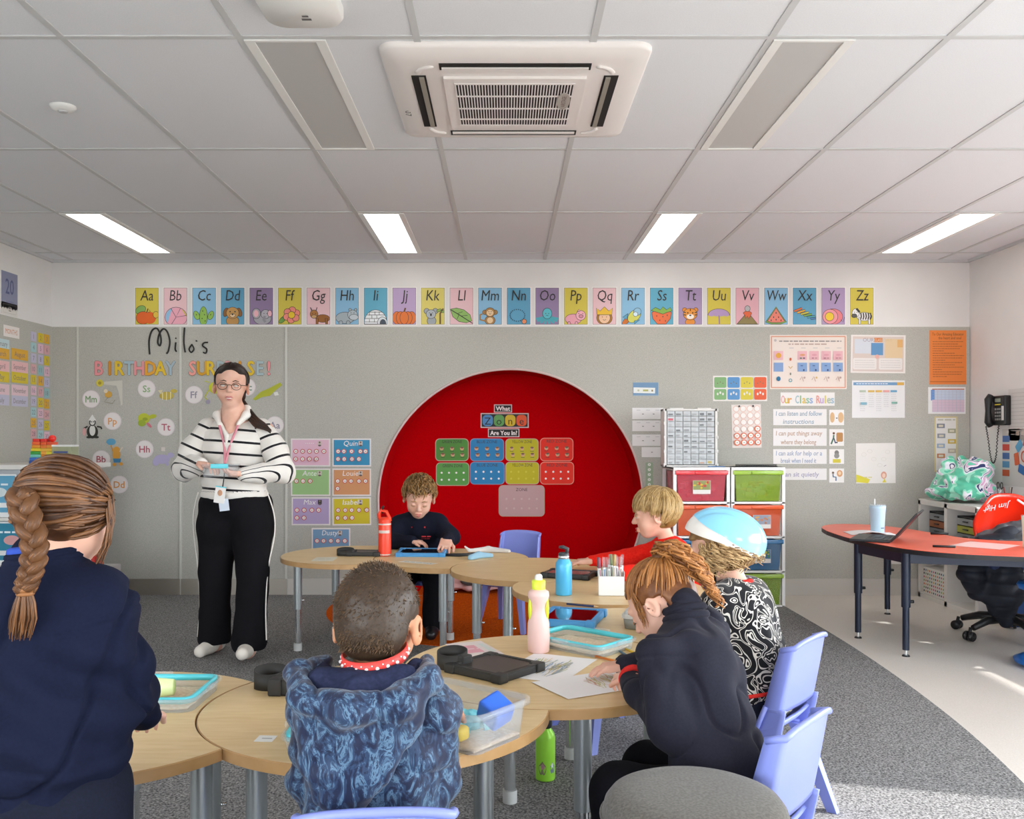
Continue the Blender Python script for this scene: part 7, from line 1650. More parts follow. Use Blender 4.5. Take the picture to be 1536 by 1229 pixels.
M_aub = hairmat('auburn_hair', '#391f0e', '#815632', 45)
r = random.Random(3)
cap = hair_cap(H, 'hair', B_.root, M_aub, thick=.007, low=-.045, h=.0035,  extra=lambda S: (S.ell(H.w((0,-.055,-.005)), V(.066,.045,.055)*H.s, H.R, .02)), disp=lambda P: fold_noise(P, 60, (1,1,.5), .002, 3))
st = []; root_d = V(-.42,-.86,-.30)                 # braid starts low at the back, left of centre
for q in range(760):
    z = r.uniform(-.62, .95); a = r.uniform(-.15*PI, 1.15*PI) if False else r.uniform(0, 2*PI); rr_ = math.sqrt(max(0, 1-z*z)); d0 = V(rr_*math.cos(a), rr_*math.sin(a), z)
    if d0[1] > .80 and z < .5: continue
    if z < -.15 and d0[1] > .05: continue
    tgt = nrm(root_d+V(r.gauss(0,.07), 0, r.gauss(0,.10)))
    n = 10; P_ = arc(d0, tgt, n, .0065+.014*max(0,-z), .013, .003+r.uniform(0,.003)+.008*max(0,-z)); 
    if P_[-1][2] < -.0: pass
    st.append((P_, taper(n, r.uniform(.0028,.0050), .6, .6)))
# French gathers: thick locks lying over each other towards the plait
for k in range(9):
    zz = .85-.17*k
    for sgn in (-1, 1):
        d0 = nrm(V(sgn*.95, .15-.06*k, zz*.6+.05)); d1 = nrm(root_d*(.62+.0*k)+V(.02*sgn, -.1, .42-.085*k)); P_ = arc(d0, d1, 10, .009, .016, .005)
        for t in range(7): o_ = V(r.gauss(0,.003), r.gauss(0,.002), r.gauss(0,.005)); st.append(([p+o_ for p in P_], taper(10, .0055, .6, .5)))
# loose wisps by the right cheek
for q in range(26):
    d0 = nrm(V(.9, .35+r.uniform(-.1,.2), .1+r.uniform(-.1,.3))); p0 = sk(d0, .012); st.append(([p0, p0+V(.008,.012,-.035), p0+V(.004+r.uniform(-.004,.006),.022,-.075), p0+V(-.004+r.uniform(-.01,.008),.026,-.105-r.uniform(0,.03))], taper(4, .0013, .8, .3)))
hair_mesh(H, 'hair_strands', B_.root, st, M_aub, 4)
bp = [Vector((-.790,1.492,1.110)),Vector((-.775,1.478,1.075)),Vector((-.758,1.470,1.035)),Vector((-.757,1.466,1.000)),Vector((-.764,1.463,.972)),Vector((-.768,1.462,.957))]
path = spl([tuple(p) for p in bp], 12); nP = len(path); mb = MB()
for j in range(3):
    c_ = []
    for i, p in enumerate(path):
        t = i/(nP-1); w = 2*PI*2.6*t+2*PI*j/3; am = .0135*(1-.35*t); c_.append(Vector(p)+Vector((am*math.sin(w), .007*math.sin(2*w), 0)))
    mb.tube(c_, [.0125*(1-.35*i/(nP-1)) for i in range(nP)], M_aub, 10, tone=.35)
    for q in range(10):
        a = 2*PI*q/10+j; off = Vector((math.cos(a), math.sin(a), .1))
        mb.tube([p+off*.0115*(1-.35*i/(nP-1)) for i, p in enumerate(c_)], .0018, M_aub, 4, tone=.2+.8*((q*7)%10)/10)
mb.build('braid', B_.root, world=True)
mb = MB(); e = bp[-1]; mb.tube([(e.x+.0105*math.cos(a), e.y+.0095*math.sin(a), e.z) for a in [2*PI*i/16 for i in range(16)]], .0045, mat('hair_band', '#8a5a30', .6), 6, closed=True)
mb.tube([(e.x+.0105*math.cos(a), e.y+.0095*math.sin(a), e.z-.006) for a in [2*PI*i/16 for i in range(16)]], .004, mat('hair_band', '#8a5a30'), 6, closed=True); mb.build('hair_tie', B_.root, world=True)
mb = MB()
for q in range(90):
    a = r.uniform(0, 2*PI); f_ = math.sqrt(r.random()); x, y = f_*math.cos(a), f_*math.sin(a); L = r.uniform(.06, .092)
    mb.tube([(e.x+x*.008, e.y+y*.007, e.z), (e.x+x*.016, e.y+y*.010-.002, e.z-.022), (e.x+x*.022-.004, e.y+y*.010+.001, e.z-.046), (e.x+x*.020-.010, e.y+y*.008+.003, e.z-L*.9)], [.0022,.0026,.0020,.0006], M_aub, 4, cap=False, tone=r.random())
mb.build('braid_tail', B_.root, world=True)
# ================================================================ girl with the curly ponytail (right foreground)
fw = (-.78, .63)
H = Head((.398, 2.335, .782), (-.86, .50), pitch=.64, roll=.12, sc=.96)
C_ = Fig('person in a midnight navy fleece with a curly ginger ponytail, bent over a drawing', dict(P=(.505,2.14,.385), N=(.450,2.262,.742), sL=(.365,2.165,.685), sR=(.515,2.355,.700), eL=(.372,2.095,.540), wL=(.325,2.335,.585), eR=(.47,2.50,.57), wR=(.33,2.53,.57),
  hL=(.485,2.085,.365), hR=(.565,2.185,.365), kL=(.275,2.21,.345), kR=(.37,2.37,.34), aL=(.28,2.22,.085), aR=(.37,2.38,.085), tL=(.20,2.28,.035), tR=(.29,2.44,.035)), fw, H, M_skin, k=1.0)
C_.body({'L': dict(f=(-.35,1,-.12), n=(.1,.1,-1), side=-1, curl=(.6,.8,.6), s=.72), 'R': dict(f=(-1,-.1,-.1), n=(0,0,-1), side=1, curl=(.2,.3,.2), s=.72)})
S = SDF(.0048); C_.torso(S, .018, .03); C_.arm(S, 'L', .024, .012, .034); C_.arm(S, 'R', .024, .022, .034)
S.ell(C_.T(.30), V(.120,.098,.13), C_.B, .04); S.ell(C_.T(.10,0,-.015), V(.132,.108,.08), C_.B, .04); S.chain([tuple(C_.T(.95)), tuple(C_.T(1.08, 0, -.004))], [.056,.050], .015)
def fl(P):
    t = (P-C_.J['P']) @ C_.up/C_.L; sh = C_.J['sL']; ax = nrm(C_.J['eL']-sh); u_ = (P-sh) @ ax; near = np.linalg.norm(P-sh-np.outer(u_, ax), axis=1) < .085; bk = (P-C_.J['P']) @ C_.f < .02
    return crease(P, 7, (1,1,.8), .009, .06, 33)+fold_noise(P, 8, (1,1,.6), .019, 12)+fold_noise(P, 18, (1,1,.5), .009, 16)-.004*np.exp(-((u_-.012)/.0045)**2)*near-.0035*np.exp(-((t-.79)/.012)**2)*bk
solid('fleece_jacket', S.mesh(1), F_fleece, C_.root, disp=fl)
def seam_on(P_, name, parent, m, r_=.0028): mb = MB(); mb.tube(spl(P_, 6), r_, m, 6); return mb.build(name, parent, world=True)
mb = MB(); c = C_.T(1.02); mb.tube([tuple(c+C_.side*.050*math.cos(a)+C_.f*.050*math.sin(a)+C_.up*.006) for a in [2*PI*i/28 for i in range(28)]], .010, F_fleece, 8, closed=True)
mb.tube([tuple(c+C_.side*.047*math.cos(a)+C_.f*.047*math.sin(a)+C_.up*.026) for a in [2*PI*i/28 for i in range(28)]], .010, F_fleece, 8, closed=True); mb.build('stand_collar', C_.root, world=True)
S = SDF(.0055); C_.legs(S, .014, .025, (.068,.052,.042)); S.ell(C_.T(.0), V(.130,.112,.075), C_.B, .03); solid('trousers', S.mesh(1), F_trouser, C_.root, disp=folds())
C_.shoes(F_shoe)
mb = MB(); w = C_.J['wL']; d = nrm(C_.J['wL']-C_.J['eL']); u = nrm(np.cross(d, V(0,0,1))); v_ = np.cross(d, u); mb.tube([tuple(w+d*.004+u*.028*math.cos(a)+v_*.028*math.sin(a)) for a in [2*PI*i/20 for i in range(20)]], .008, F_red, 8, closed=True); mb.build('red_cuff', C_.root, world=True)
M_gin = hairmat('ginger_hair', '#6a3d1c', '#bd8148', 60)
H.face(C_.root, down=True, brow='#9a6a38')
hair_cap(H, 'hair', C_.root, M_gin, thick=.006, low=-.05, h=.0033, disp=lambda P: fold_noise(P, 70, (1,1,1), .0015, 5))
tie = nrm(V(-.05,-.62,.80)); st = []; r = random.Random(5)
for q in range(620):
    z = r.uniform(-.45, .95); a = r.uniform(0, 2*PI); rr_ = math.sqrt(max(0, 1-z*z)); d0 = V(rr_*math.cos(a), rr_*math.sin(a), z)
    if d0[1] > .72 and z < .42: continue
    if z < -.02 and d0[1] > -.02: continue
    if abs(d0[0]) > .7 and z < .12 and d0[1] > -.25: continue
    st.append((arc(d0, nrm(tie+V(r.gauss(0,.04), r.gauss(0,.03), r.gauss(0,.04))), 9, .0065, .012, .002+r.uniform(0,.003)), taper(9, r.uniform(.0018,.0032), .7, .6)))
for q in range(40):
    d0 = nrm(V(-.85+r.uniform(-.1,.1), .45+r.uniform(-.15,.15), .05+r.uniform(-.2,.3))); p0 = sk(d0, .006); ph_ = r.uniform(0,6); st.append(([p0+V(.004*math.sin(ph_+k*1.3), .006*k*.3, -.010*k) for k in range(7)], .0011))
hair_mesh(H, 'hair_strands', C_.root, st, M_gin, 4)
hp0 = H.w(sk(tie, .012))
mb = MB(); u = H.R @ V(1,0,0); v_ = H.R @ nrm(V(0,.8,.6)); mb.tube([tuple(hp0+u*.019*math.cos(a)+v_*.016*math.sin(a)) for a in [2*PI*i/16 for i in range(16)]], .006, mat('hair_tie_brown', '#5a3a20', .7), 6, closed=True); mb.build('hair_tie', C_.root, world=True)
pp = spl([tuple(hp0), tuple(hp0+V(.012,-.02,.028)), tuple(hp0+V(.042,-.045,.012)), (hp0[0]+.080,hp0[1]-.07,hp0[2]-.022), (hp0[0]+.108,hp0[1]-.09,hp0[2]-.065), (hp0[0]+.132,hp0[1]-.10,hp0[2]-.108)], 18)
mb = MB()
for q in range(90):
    a = r.uniform(0, 2*PI); f_ = math.sqrt(r.random()); fr = r.uniform(4.0, 7.0)*r.choice((-1,1)); ph_ = r.uniform(0, 6.28); cut = r.uniform(.72, 1.0); pts = []
    N_ = int(len(pp)*cut)
    for i in range(N_):
        t = i/(len(pp)-1); wd = .010+.022*math.sin(PI*min(1, t*1.1+.15))**.8; o_ = V(math.cos(a)*f_*wd*.9+.0085*min(1,6*t)*math.cos(ph_+fr*2*PI*t), math.sin(a)*f_*wd+.0085*min(1,6*t)*math.sin(ph_+fr*2*PI*t), .55*math.sin(a*2)*f_*wd)
        pts.append(tuple(V(*pp[i])+o_))
    mb.tube(pts, taper(N_, r.uniform(.0030,.0042), .8, .4), M_gin, 4, cap=False, tone=r.random())
mb.build('ponytail', C_.root, world=True)
# ================================================================ girl with the bicycle helmet
H = Head((0.695,2.975,0.838), (-.93, .36), pitch=.28, roll=-.05, sc=1.0)
D_ = Fig('person wearing a pale blue and white cycle helmet and a black patterned sweatshirt', dict(P=(0.805,2.910,0.370), N=(0.745,2.965,0.725), sL=(0.665,2.875,0.675), sR=(0.815,3.055,0.675), eL=(0.610,2.900,0.535), wL=(0.590,2.940,0.575), eR=(0.710,3.140,0.545), wR=(0.590,3.200,0.570),
  hL=(0.765,2.870,0.360), hR=(0.845,2.970,0.360), kL=(0.565,3.000,0.340), kR=(0.650,3.150,0.340), aL=(0.570,3.010,0.085), aR=(0.655,3.160,0.085), tL=(0.490,3.060,0.035), tR=(0.580,3.220,0.035)), fw, H, M_skin, k=1.0)
D_.body({'L': dict(f=(-1,.4,0), n=(0,0,-1), side=-1, curl=(.4,.5,.3)), 'R': dict(f=(-1,.1,-.05), n=(0,0,-1), side=1, curl=(.4,.5,.3))})
def squig():
    m = mat('black_and_white_squiggle_print', '#1c1c20', .85, spec=.15, sheen=.2); n, l, b = nodes(m); tc = n.new('ShaderNodeTexCoord')
    ns = n.new('ShaderNodeTexNoise'); ns.inputs['Scale'].default_value = 14; ns.inputs['Detail'].default_value = .1; ns.inputs['Distortion'].default_value = 2.2
    l.new(tc.outputs['Object'], ns.inputs['Vector']); r = n.new('ShaderNodeValToRGB'); r.color_ramp.interpolation = 'CONSTANT'
    es = [(0,'#17171b'),(.43,'#c9c5be'),(.485,'#17171b'),(.56,'#c9c5be'),(.61,'#17171b')]
    while len(r.color_ramp.elements) < len(es): r.color_ramp.elements.new(.5)
    for e, (p, c) in zip(r.color_ramp.elements, es): e.position = p; e.color = lin(c, 1.1)
    l.new(ns.outputs['Fac'], r.inputs[0]); l.new(r.outputs[0], b.inputs['Base Color']); return m
S = SDF(.0048); D_.torso(S, .026, .03); D_.arm(S, 'L', .022, .022, .034); D_.arm(S, 'R', .022, .022, .034); S.ell(D_.T(.10), V(.140,.115,.08), D_.B, .04); S.ell(D_.T(.35), V(.135,.105,.12), D_.B, .04)
solid('patterned_sweatshirt', S.mesh(1), squig(), D_.root, disp=folds(.010, 10, (1,1,.6), .004, 24, 21))
mb = MB(); c = D_.T(.99); mb.tube([tuple(c+D_.side*.056*math.cos(a)+D_.f*.050*math.sin(a)+D_.up*.005) for a in [2*PI*i/28 for i in range(28)]], .009, F_red, 8, closed=True); mb.build('red_neck_band', D_.root, world=True)
S = SDF(.0055); D_.legs(S, .014, .025, (.068,.052,.042)); S.ell(D_.T(.0), V(.132,.112,.075), D_.B, .03); solid('trousers', S.mesh(1), F_navyd, D_.root, disp=folds())
mb = MB(); c = D_.T(.085,0,-.01); mb.tube([tuple(c+D_.side*.142*math.cos(a)+D_.f*.118*math.sin(a)) for a in [PI+PI*i/20 for i in range(21)]], .006, F_red, 6); mb.build('red_hem', D_.root, world=True)
D_.shoes(F_shoe); H.face(D_.root, down=True, brow='#9a7a50')
M_curl = hairmat('sandy_curls', '#7a5830', '#d6b584', 60); r = random.Random(6); st = []
hair_cap(H, 'hair', D_.root, M_curl, thick=.010, low=-.045, extra=lambda S: S.ell(H.w((0,-.045,-.03)), V(.082,.062,.068)*H.s, H.R, .02), disp=lambda P: fold_noise(P, 45, (1,1,1), .006, 5))
for q in range(420):
    a = r.uniform(-.22*PI, 1.22*PI); d0 = nrm(V(math.cos(a+PI), math.sin(a+PI), r.uniform(-.15,.25))) ; p0 = sk(d0, .008); out = nrm(V(d0[0], d0[1], 0)); L = r.uniform(.05,.095); ph_ = r.uniform(0,6.28); fr = r.uniform(1.5,3.2); rad = r.uniform(.006,.010); N_ = 18
    tn = V(-out[1], out[0], 0)
    if p0[1] > .055: continue
    st.append(([p0+out*(.012*math.sin(PI*t)+rad*math.cos(ph_+fr*2*PI*t)*min(1,3*t)+.006*t)+tn*rad*math.sin(ph_+fr*2*PI*t)*min(1,3*t)+V(0,-.012*t,-L*t) for t in [i/(N_-1) for i in range(N_)]], taper(N_, r.uniform(.0016,.0026), .8, .4)))
hair_mesh(H, 'curls', D_.root, st, M_curl, 4)
M_hb = mat('pale_blue_helmet_shell', '#7fbfe6', .18, coat=.6, k=1.3); M_hw = mat('white_helmet_foam', '#dcd8d2', .35, coat=.2, k=1.2)
def helm_pt(d, lift):
    d = nrm(d); return V(0,-.012,.038)+d*(1/math.sqrt((d[0]/.098)**2+(d[1]/.134)**2+(d[2]/.098)**2)+lift)
def helm(u, v, lo, hi, lift, mb=None):
    a = 2*PI*u; el = lo(a)+(hi(a)-lo(a))*v if callable(hi) else lo(a)+(hi-lo(a))*v
    d = V(math.cos(el)*math.cos(a), math.cos(el)*math.sin(a), math.sin(el)); g = .0
    x = math.cos(el)*math.cos(a)
    for cx in (-.42, 0, .42): g -= .0045*math.exp(-((x-cx)/.07)**2)*(1 if math.sin(el) > .2 else 0)
    return helm_pt(d, lift+g)
rim = lambda a: -.04-.26*max(0,-math.sin(a))+.06*max(0,math.sin(a)); mid = lambda a: rim(a)+.09+.17*(1+math.sin(a))
hm_ = MB(); hm_.grid(lambda u, v: helm(u, v, mid, PI/2, .0), 64, 20, M_hb); H2 = Head(H.c+V(0,0,.004), (-.93, .36), pitch=-.20, roll=-.05, sc=1.0); hm_.v = [Vector(H2.w(p)) for p in hm_.v]
he = hm_.build('cycle_helmet', D_.root, world=True)
hw = MB(); hw.grid(lambda u, v: helm(u, v, rim, lambda a: mid(a)+.02, -.003), 64, 8, M_hw); hw.grid(lambda u, v: helm(u, 1-v, rim, PI/2, -.022), 48, 14, M_hw); hw.grid(lambda u, v: helm(u, 0, rim, PI/2, -.003-.019*v), 64, 1, M_hw); hw.v = [Vector(H2.w(p)) for p in hw.v]
hw.build('helmet_lower_band', he, world=True) if False else None
o = bpy.data.objects.new('white_lower_band', hw.mesh('white_lower_band')); col.objects.link(o); o.parent = he
inv = D_.root.matrix_basis.inverted()
for v in o.data.vertices: v.co = inv @ v.co
H.part(lambda mb: (mb.tube([(-.088,.01,.02),(-.078,.012,-.03),(-.055,.03,-.085),(0,.045,-.118),(.055,.03,-.085),(.078,.012,-.03),(.088,.01,.02)], .0045, M_black, 6, flat=.5), mb.tube([(-.085,-.05,.02),(-.078,-.02,-.02),(-.062,.022,-.07)], .0042, M_black, 6, flat=.5)), 'chin_strap', D_.root)
# ================================================================ child in the red jumper
H = Head((.738, 4.50, .830), (-1, .08), pitch=.12, sc=1.12)
E_ = Fig('person in a red jumper with a blond bob, seen in profile reaching over the table', dict(P=(.875,4.50,.37), N=(.80,4.50,.690), sL=(.805,4.385,.635), sR=(.80,4.62,.640), eL=(.70,4.30,.56), wL=(.52,4.24,.575), eR=(.615,4.66,.585), wR=(.44,4.66,.572),
  hL=(.86,4.43,.36), hR=(.86,4.57,.36), kL=(.66,4.40,.34), kR=(.66,4.60,.34), aL=(.66,4.40,.085), aR=(.66,4.60,.085), tL=(.56,4.40,.035), tR=(.56,4.60,.035)), (-1, .02), H, M_skin, k=1.04)
E_.body({'L': dict(f=(-1,.0,-.1), n=(0,0,-1), side=-1, curl=(.5,.7,.5)), 'R': dict(f=(-1,-.1,-.05), n=(0,0,-1), side=1, curl=(.15,.2,.1), s=.85)})
S = SDF(.005); E_.torso(S, .022, .03); E_.arm(S, 'L', .018, .022, .032); E_.arm(S, 'R', .018, .022, .030); S.ell(E_.T(.12), V(.13,.108,.08), E_.B, .04)
solid('jumper', S.mesh(1), F_redj, E_.root, disp=folds(.008, 12, (1,1,.7), .003, 28, 31))
mb = MB(); c = E_.T(.97); mb.tube([tuple(c+E_.side*.055*math.cos(a)+E_.f*.052*math.sin(a)-E_.up*(.02*max(0,math.sin(a)))) for a in [2*PI*i/28 for i in range(28)]], .011, F_redj, 8, closed=True); mb.build('jumper_collar', E_.root, world=True)
mb = MB(); mb.tube([tuple(c+E_.side*.030*math.cos(a)+E_.f*(.030+.020*math.sin(a))-E_.up*.010) for a in [2*PI*i/20 for i in range(20)]], .012, F_navyd, 8, closed=True); mb.build('dark_undershirt', E_.root, world=True)
S = SDF(.0055); E_.legs(S, .012); S.ell(E_.T(.0), V(.125,.10,.07), E_.B, .03); solid('trousers', S.mesh(1), F_trouser, E_.root, disp=folds()); E_.shoes(F_shoe)
H.face(E_.root, iris='#5f7485', brow='#b0905a')
M_blo = hairmat('blond_hair', '#86652f', '#cfb07c', 60); r = random.Random(9); st = []
hair_cap(H, 'hair', E_.root, M_blo, thick=.009, low=-.045, disp=lambda P: fold_noise(P, 60, (1,1,.5), .002, 5))
crown = nrm(V(0,-.35,.95))
for q in range(900):
    a = r.uniform(0, 2*PI); d1 = V(math.cos(a), math.sin(a), 0)
    fr_ = math.sin(a); zend = -.85 if fr_ < .0 else (-.25 if fr_ < .45 else .02 if fr_ < .75 else .10); d1[2] = zend+r.gauss(0, .09); d0 = nrm(crown+V(r.gauss(0,.12), r.gauss(0,.14), 0))
    st.append((arc(d0, d1, 10, .010, .013+(.006 if zend < -.3 else 0), .005+r.uniform(0,.005)), taper(10, r.uniform(.0016,.0030), .8, .3)))
hair_mesh(H, 'hair_strands', E_.root, st, M_blo, 4)
# ================================================================ boy in navy at the red niche
H = Head((-.522, 5.545, .845), (.08, -1), pitch=.42, roll=-.06, sc=1.15)
G_ = Fig('person in a dark navy jumper with tousled sandy hair, sitting by the red niche', dict(P=(-.53,5.77,.37), N=(-.53,5.635,.725), sR=(-.655,5.635,.665), sL=(-.405,5.635,.665), eR=(-.690,5.52,.575), wR=(-.555,5.43,.585), eL=(-.335,5.52,.60), wL=(-.345,5.345,.600),
  hR=(-.60,5.75,.36), hL=(-.46,5.75,.36), kR=(-.63,5.52,.34), kL=(-.43,5.52,.34), aR=(-.62,5.50,.085), aL=(-.44,5.50,.085), tR=(-.62,5.40,.035), tL=(-.44,5.40,.035)), (0, -1), H, M_skin, k=1.08)
G_.body({'R': dict(f=(1,-.1,-.1), n=(0,0,-1), side=1, curl=(.3,.4,.3)), 'L': dict(f=(-.1,-1,-.45), n=(-.15,.3,-1), side=-1, curl=(.35,.5,.4), s=.95)})
S = SDF(.005); G_.torso(S, .022, .03); G_.arm(S, 'L', .020, .022, .032); G_.arm(S, 'R', .020, .022, .032); S.ell(G_.T(.12), V(.13,.108,.08), G_.B, .04)
solid('jumper', S.mesh(1), F_navyd, G_.root, disp=folds(.009, 12, (1,1,.7), .003, 28, 41))
mb = MB(); c = G_.T(.925, 0, .012); 
mb.tube([tuple(c+G_.side*.050*math.cos(a)+G_.f*(.046*math.sin(a)+.006)-G_.up*(.014*max(0,math.sin(a)))) for a in [2*PI*i/28 for i in range(28)]], .010, F_red, 8, closed=True)
for s_ in (-1, 1): mb.tube([tuple(c+G_.side*s_*.010+G_.f*.072-G_.up*.016), tuple(c+G_.side*s_*.036+G_.f*.070-G_.up*.016), tuple(c+G_.side*s_*.054+G_.f*.046+G_.up*.004)], [.004,.011,.008], F_red, 8)
mb.build('red_polo_collar', G_.root, world=True)
cf = G_.T(.60, -.055, .108); cd = Card(.07,.035,'#1d2130',0); cd.words(-.03,.03,.006,.008,'#c0303a',2); cd.words(-.03,.025,-.008,.004,'#a02a33',4)
o = cd.mb.build('chest_logo', G_.root); M_ = Matrix([[-1,0,0],[0,0,-1],[0,-1,0]]); o.rotation_euler = (R_(90)-.30, 0, 0); o.location = G_.root.matrix_basis.inverted() @ Vector(G_.T(.74, -.050, .112))
S = SDF(.0055); G_.legs(S, .012, .025, (.066,.052,.042)); S.ell(G_.T(.0), V(.125,.10,.07), G_.B, .03); solid('trousers', S.mesh(1), F_trouser, G_.root, disp=folds()); G_.shoes(F_shoe)
H.face(G_.root, down=True, brow='#a58252')
M_san = hairmat('sandy_brown_hair', '#5f421e', '#a88250', 60); r = random.Random(12); st = []
hair_cap(H, 'hair', G_.root, M_san, thick=.009, low=-.02, disp=lambda P: fold_noise(P, 60, (1,1,1), .004, 5))
for q in range(800):
    z = r.uniform(-.15, 1); a = r.uniform(0, 2*PI); rr_ = math.sqrt(max(0, 1-z*z)); d0 = V(rr_*math.cos(a), rr_*math.sin(a), z)
    if d0[1] > .55 and z < .38: continue
    if z < .1 and d0[1] > 0: continue
    fall = V(r.gauss(0,.3), .55+r.gauss(0,.2), -.35+r.gauss(0,.25)) if z > .25 else V(r.gauss(0,.2), r.gauss(0,.2), -.5)
    d1 = nrm(d0+fall*r.uniform(.35,.65)); st.append((arc(d0, d1, 6, .008, .014+r.uniform(0,.007), .006), taper(6, r.uniform(.0018,.0030), .9, .2)))
hair_mesh(H, 'hair_strands', G_.root, st, M_san, 4)
# ================================================================ the teacher
H = Head((-1.508, 5.03, 1.490), (.20, -1), pitch=-.0, roll=-.03, sc=1.17)
T_ = Fig('person standing in a black-striped white jumper and black trousers, holding a clear box', dict(P=(-1.50,5.08,.86), N=(-1.50,5.075,1.335), sR=(-1.675,5.075,1.245), sL=(-1.325,5.075,1.245), eR=(-1.775,5.04,1.025), wR=(-1.625,4.86,1.062), eL=(-1.225,5.04,1.015), wL=(-1.385,4.86,1.005),
  hR=(-1.60,5.08,.84), hL=(-1.40,5.08,.84), kR=(-1.605,5.07,.44), kL=(-1.395,5.00,.46), aR=(-1.612,5.09,.095), aL=(-1.380,4.90,.10), tR=(-1.655,4.96,.04), tL=(-1.370,4.76,.075)), (0, -1), H, M_skin, k=1.38, hh=.0044, name='person')
T_.body({'R': dict(f=(1,-.45,-.15), n=(.1,-.2,-1), side=1, curl=(.35,.5,.3), s=1.0), 'L': dict(f=(-.75,-.35,.05), n=(-.1,.1,1), side=-1, curl=(.5,.5,.4), s=1.0)}, True, extra=lambda S: S.chain([(-1.50,5.035,1.36),(-1.499,5.015,1.31),(-1.494,4.962,1.245)],[.062,.050,.026],.02))
def stripes():
    m = mat('white_knit_with_black_stripes', '#cfcac2', .9, spec=.15, sheen=.3); n, l, b = nodes(m); at = n.new('ShaderNodeAttribute'); at.attribute_name = 'stripe'
    fr = n.new('ShaderNodeMath'); fr.operation = 'FRACT'; l.new(at.outputs['Fac'], fr.inputs[0]); lt_ = n.new('ShaderNodeMath'); lt_.operation = 'LESS_THAN'; lt_.inputs[1].default_value = .19; l.new(fr.outputs[0], lt_.inputs[0])
    mx = n.new('ShaderNodeMix'); mx.data_type = 'RGBA'; mx.inputs['A'].default_value = lin('#d2cdc6', 1.25); mx.inputs['B'].default_value = lin('#17161a', 1); l.new(lt_.outputs[0], mx.inputs['Factor']); l.new(mx.outputs['Result'], b.inputs['Base Color'])
    ns = n.new('ShaderNodeTexNoise'); ns.inputs['Scale'].default_value = 220; bp = n.new('ShaderNodeBump'); bp.inputs['Strength'].default_value = .2; bp.inputs['Distance'].default_value = .002; l.new(ns.outputs['Fac'], bp.inputs['Height']); l.new(bp.outputs[0], b.inputs['Normal']); return m
M_str = stripes(); M_knit = fabric('white_knit', '#d2cdc6', '#dad5ce', 160, k=1.25)
def stripe_attr(o, root_, f):
    at = o.data.attributes.new('stripe', 'FLOAT', 'POINT'); M = np.array(root_.matrix_basis); n = len(o.data.vertices); c = np.zeros(n*3); o.data.vertices.foreach_get('co', c); P = c.reshape(-1, 3) @ M[:3,:3].T+M[:3,3]; at.data.foreach_set('value', f(P).astype(np.float32))
S = SDF(.007); S.ell((-1.50,5.075,1.13),(.175,.125,.15),k=.05); S.ell((-1.50,5.075,.98),(.185,.145,.12),k=.05); S.ell((-1.50,5.075,.885),(.185,.145,.055),k=.04); S.cap((-1.635,5.075,1.235),(-1.365,5.075,1.235),.062,.062,.05)
S.ell((-1.50,5.02,1.15),(.14,.10,.10),k=.05); S.cap((-1.50,5.08,1.30),(-1.50,5.085,1.325),.072,.062,.03)
S.chain([(-1.50,4.965,1.36),(-1.498,4.945,1.30),(-1.492,4.925,1.225)],[.068,.050,.014],.008,-1); S.ell((-1.50,5.02,1.40),(.058,.07,.08),k=.01,op=-1)
o = solid('jumper', S.mesh(1), M_str, T_.root, disp=folds(.009, 9, (1,1,.8), .003, 24, 51))
stripe_attr(o, T_.root, lambda P: np.where(P[:, 2] > .905, (P[:, 2]-.918+.05*(P[:, 0]+1.5)**2*3+.07*(P[:,0]+1.5))/.066+.1, .6))
for a in 'LR':
    S = SDF(.006); s0, e0, w0 = (T_.J[q+a] for q in 'sew'); S.chain([s0+(V(.03,0,0) if a == 'R' else V(-.03,0,0)), s0+(e0-s0)*.5, e0, e0+(w0-e0)*.6, w0+(w0-e0)*.02],[.066,.068,.062,.055,.040],k=.03)
    o = solid('sleeve', S.mesh(1), M_str, T_.root, disp=folds(.008, 12, (1,1,1), .003, 28, 55))
    def f(P, s0=s0, e0=e0, w0=w0):
        d1 = nrm(e0-s0); d2 = nrm(w0-e0); L1 = np.linalg.norm(e0-s0); t1 = (P-s0) @ d1; t2 = (P-e0) @ d2+L1; w_ = np.clip((t1-L1+.05)/.10, 0, 1)
        t = t1*(1-w_)+t2*w_; L = L1+np.linalg.norm(w0-e0); return np.where(t < L-.07, t/.066+.35, .6)
    stripe_attr(o, T_.root, f)
S = SDF(.006); 
for s_ in (-1, 1): S.chain([(-1.50+s_*.015,5.135,1.375),(-1.50+s_*.062,5.09,1.362),(-1.50+s_*.080,5.01,1.325),(-1.50+s_*.052,4.955,1.275)],[.016,.018,.020,.012],.02)
S.chain([(-1.545,4.965,1.275),(-1.505,4.935,1.215),(-1.498,4.93,1.12)],[.010,.012,.010],.01)
solid('collar', S.mesh(1), M_knit, T_.root)
M_tr = fabric('black_wide_trousers', '#17161a', '#1a191e', 200, k=.7)
S = SDF(.007); S.ell((-1.50,5.08,.83),(.205,.155,.12),k=.05); S.ell((-1.597,5.08,.72),(.120,.14,.14),k=.03); S.ell((-1.403,5.08,.72),(.120,.14,.14),k=.03)
S.chain([(-1.595,5.08,.70),(-1.612,5.08,.46),(-1.620,5.09,.22),(-1.620,5.085,.09)],[.118,.086,.080,.090],.02); S.chain([(-1.405,5.08,.70),(-1.386,5.02,.47),(-1.378,4.95,.22),(-1.374,4.91,.11)],[.118,.086,.080,.092],.02)
S.box((-1.50,5.0,.02),(.5,.5,.04),None,.002,.004,-1)
solid('trousers', S.mesh(1), M_tr, T_.root, disp=folds(.012, 7, (1,1,.45), .004, 20, 61))
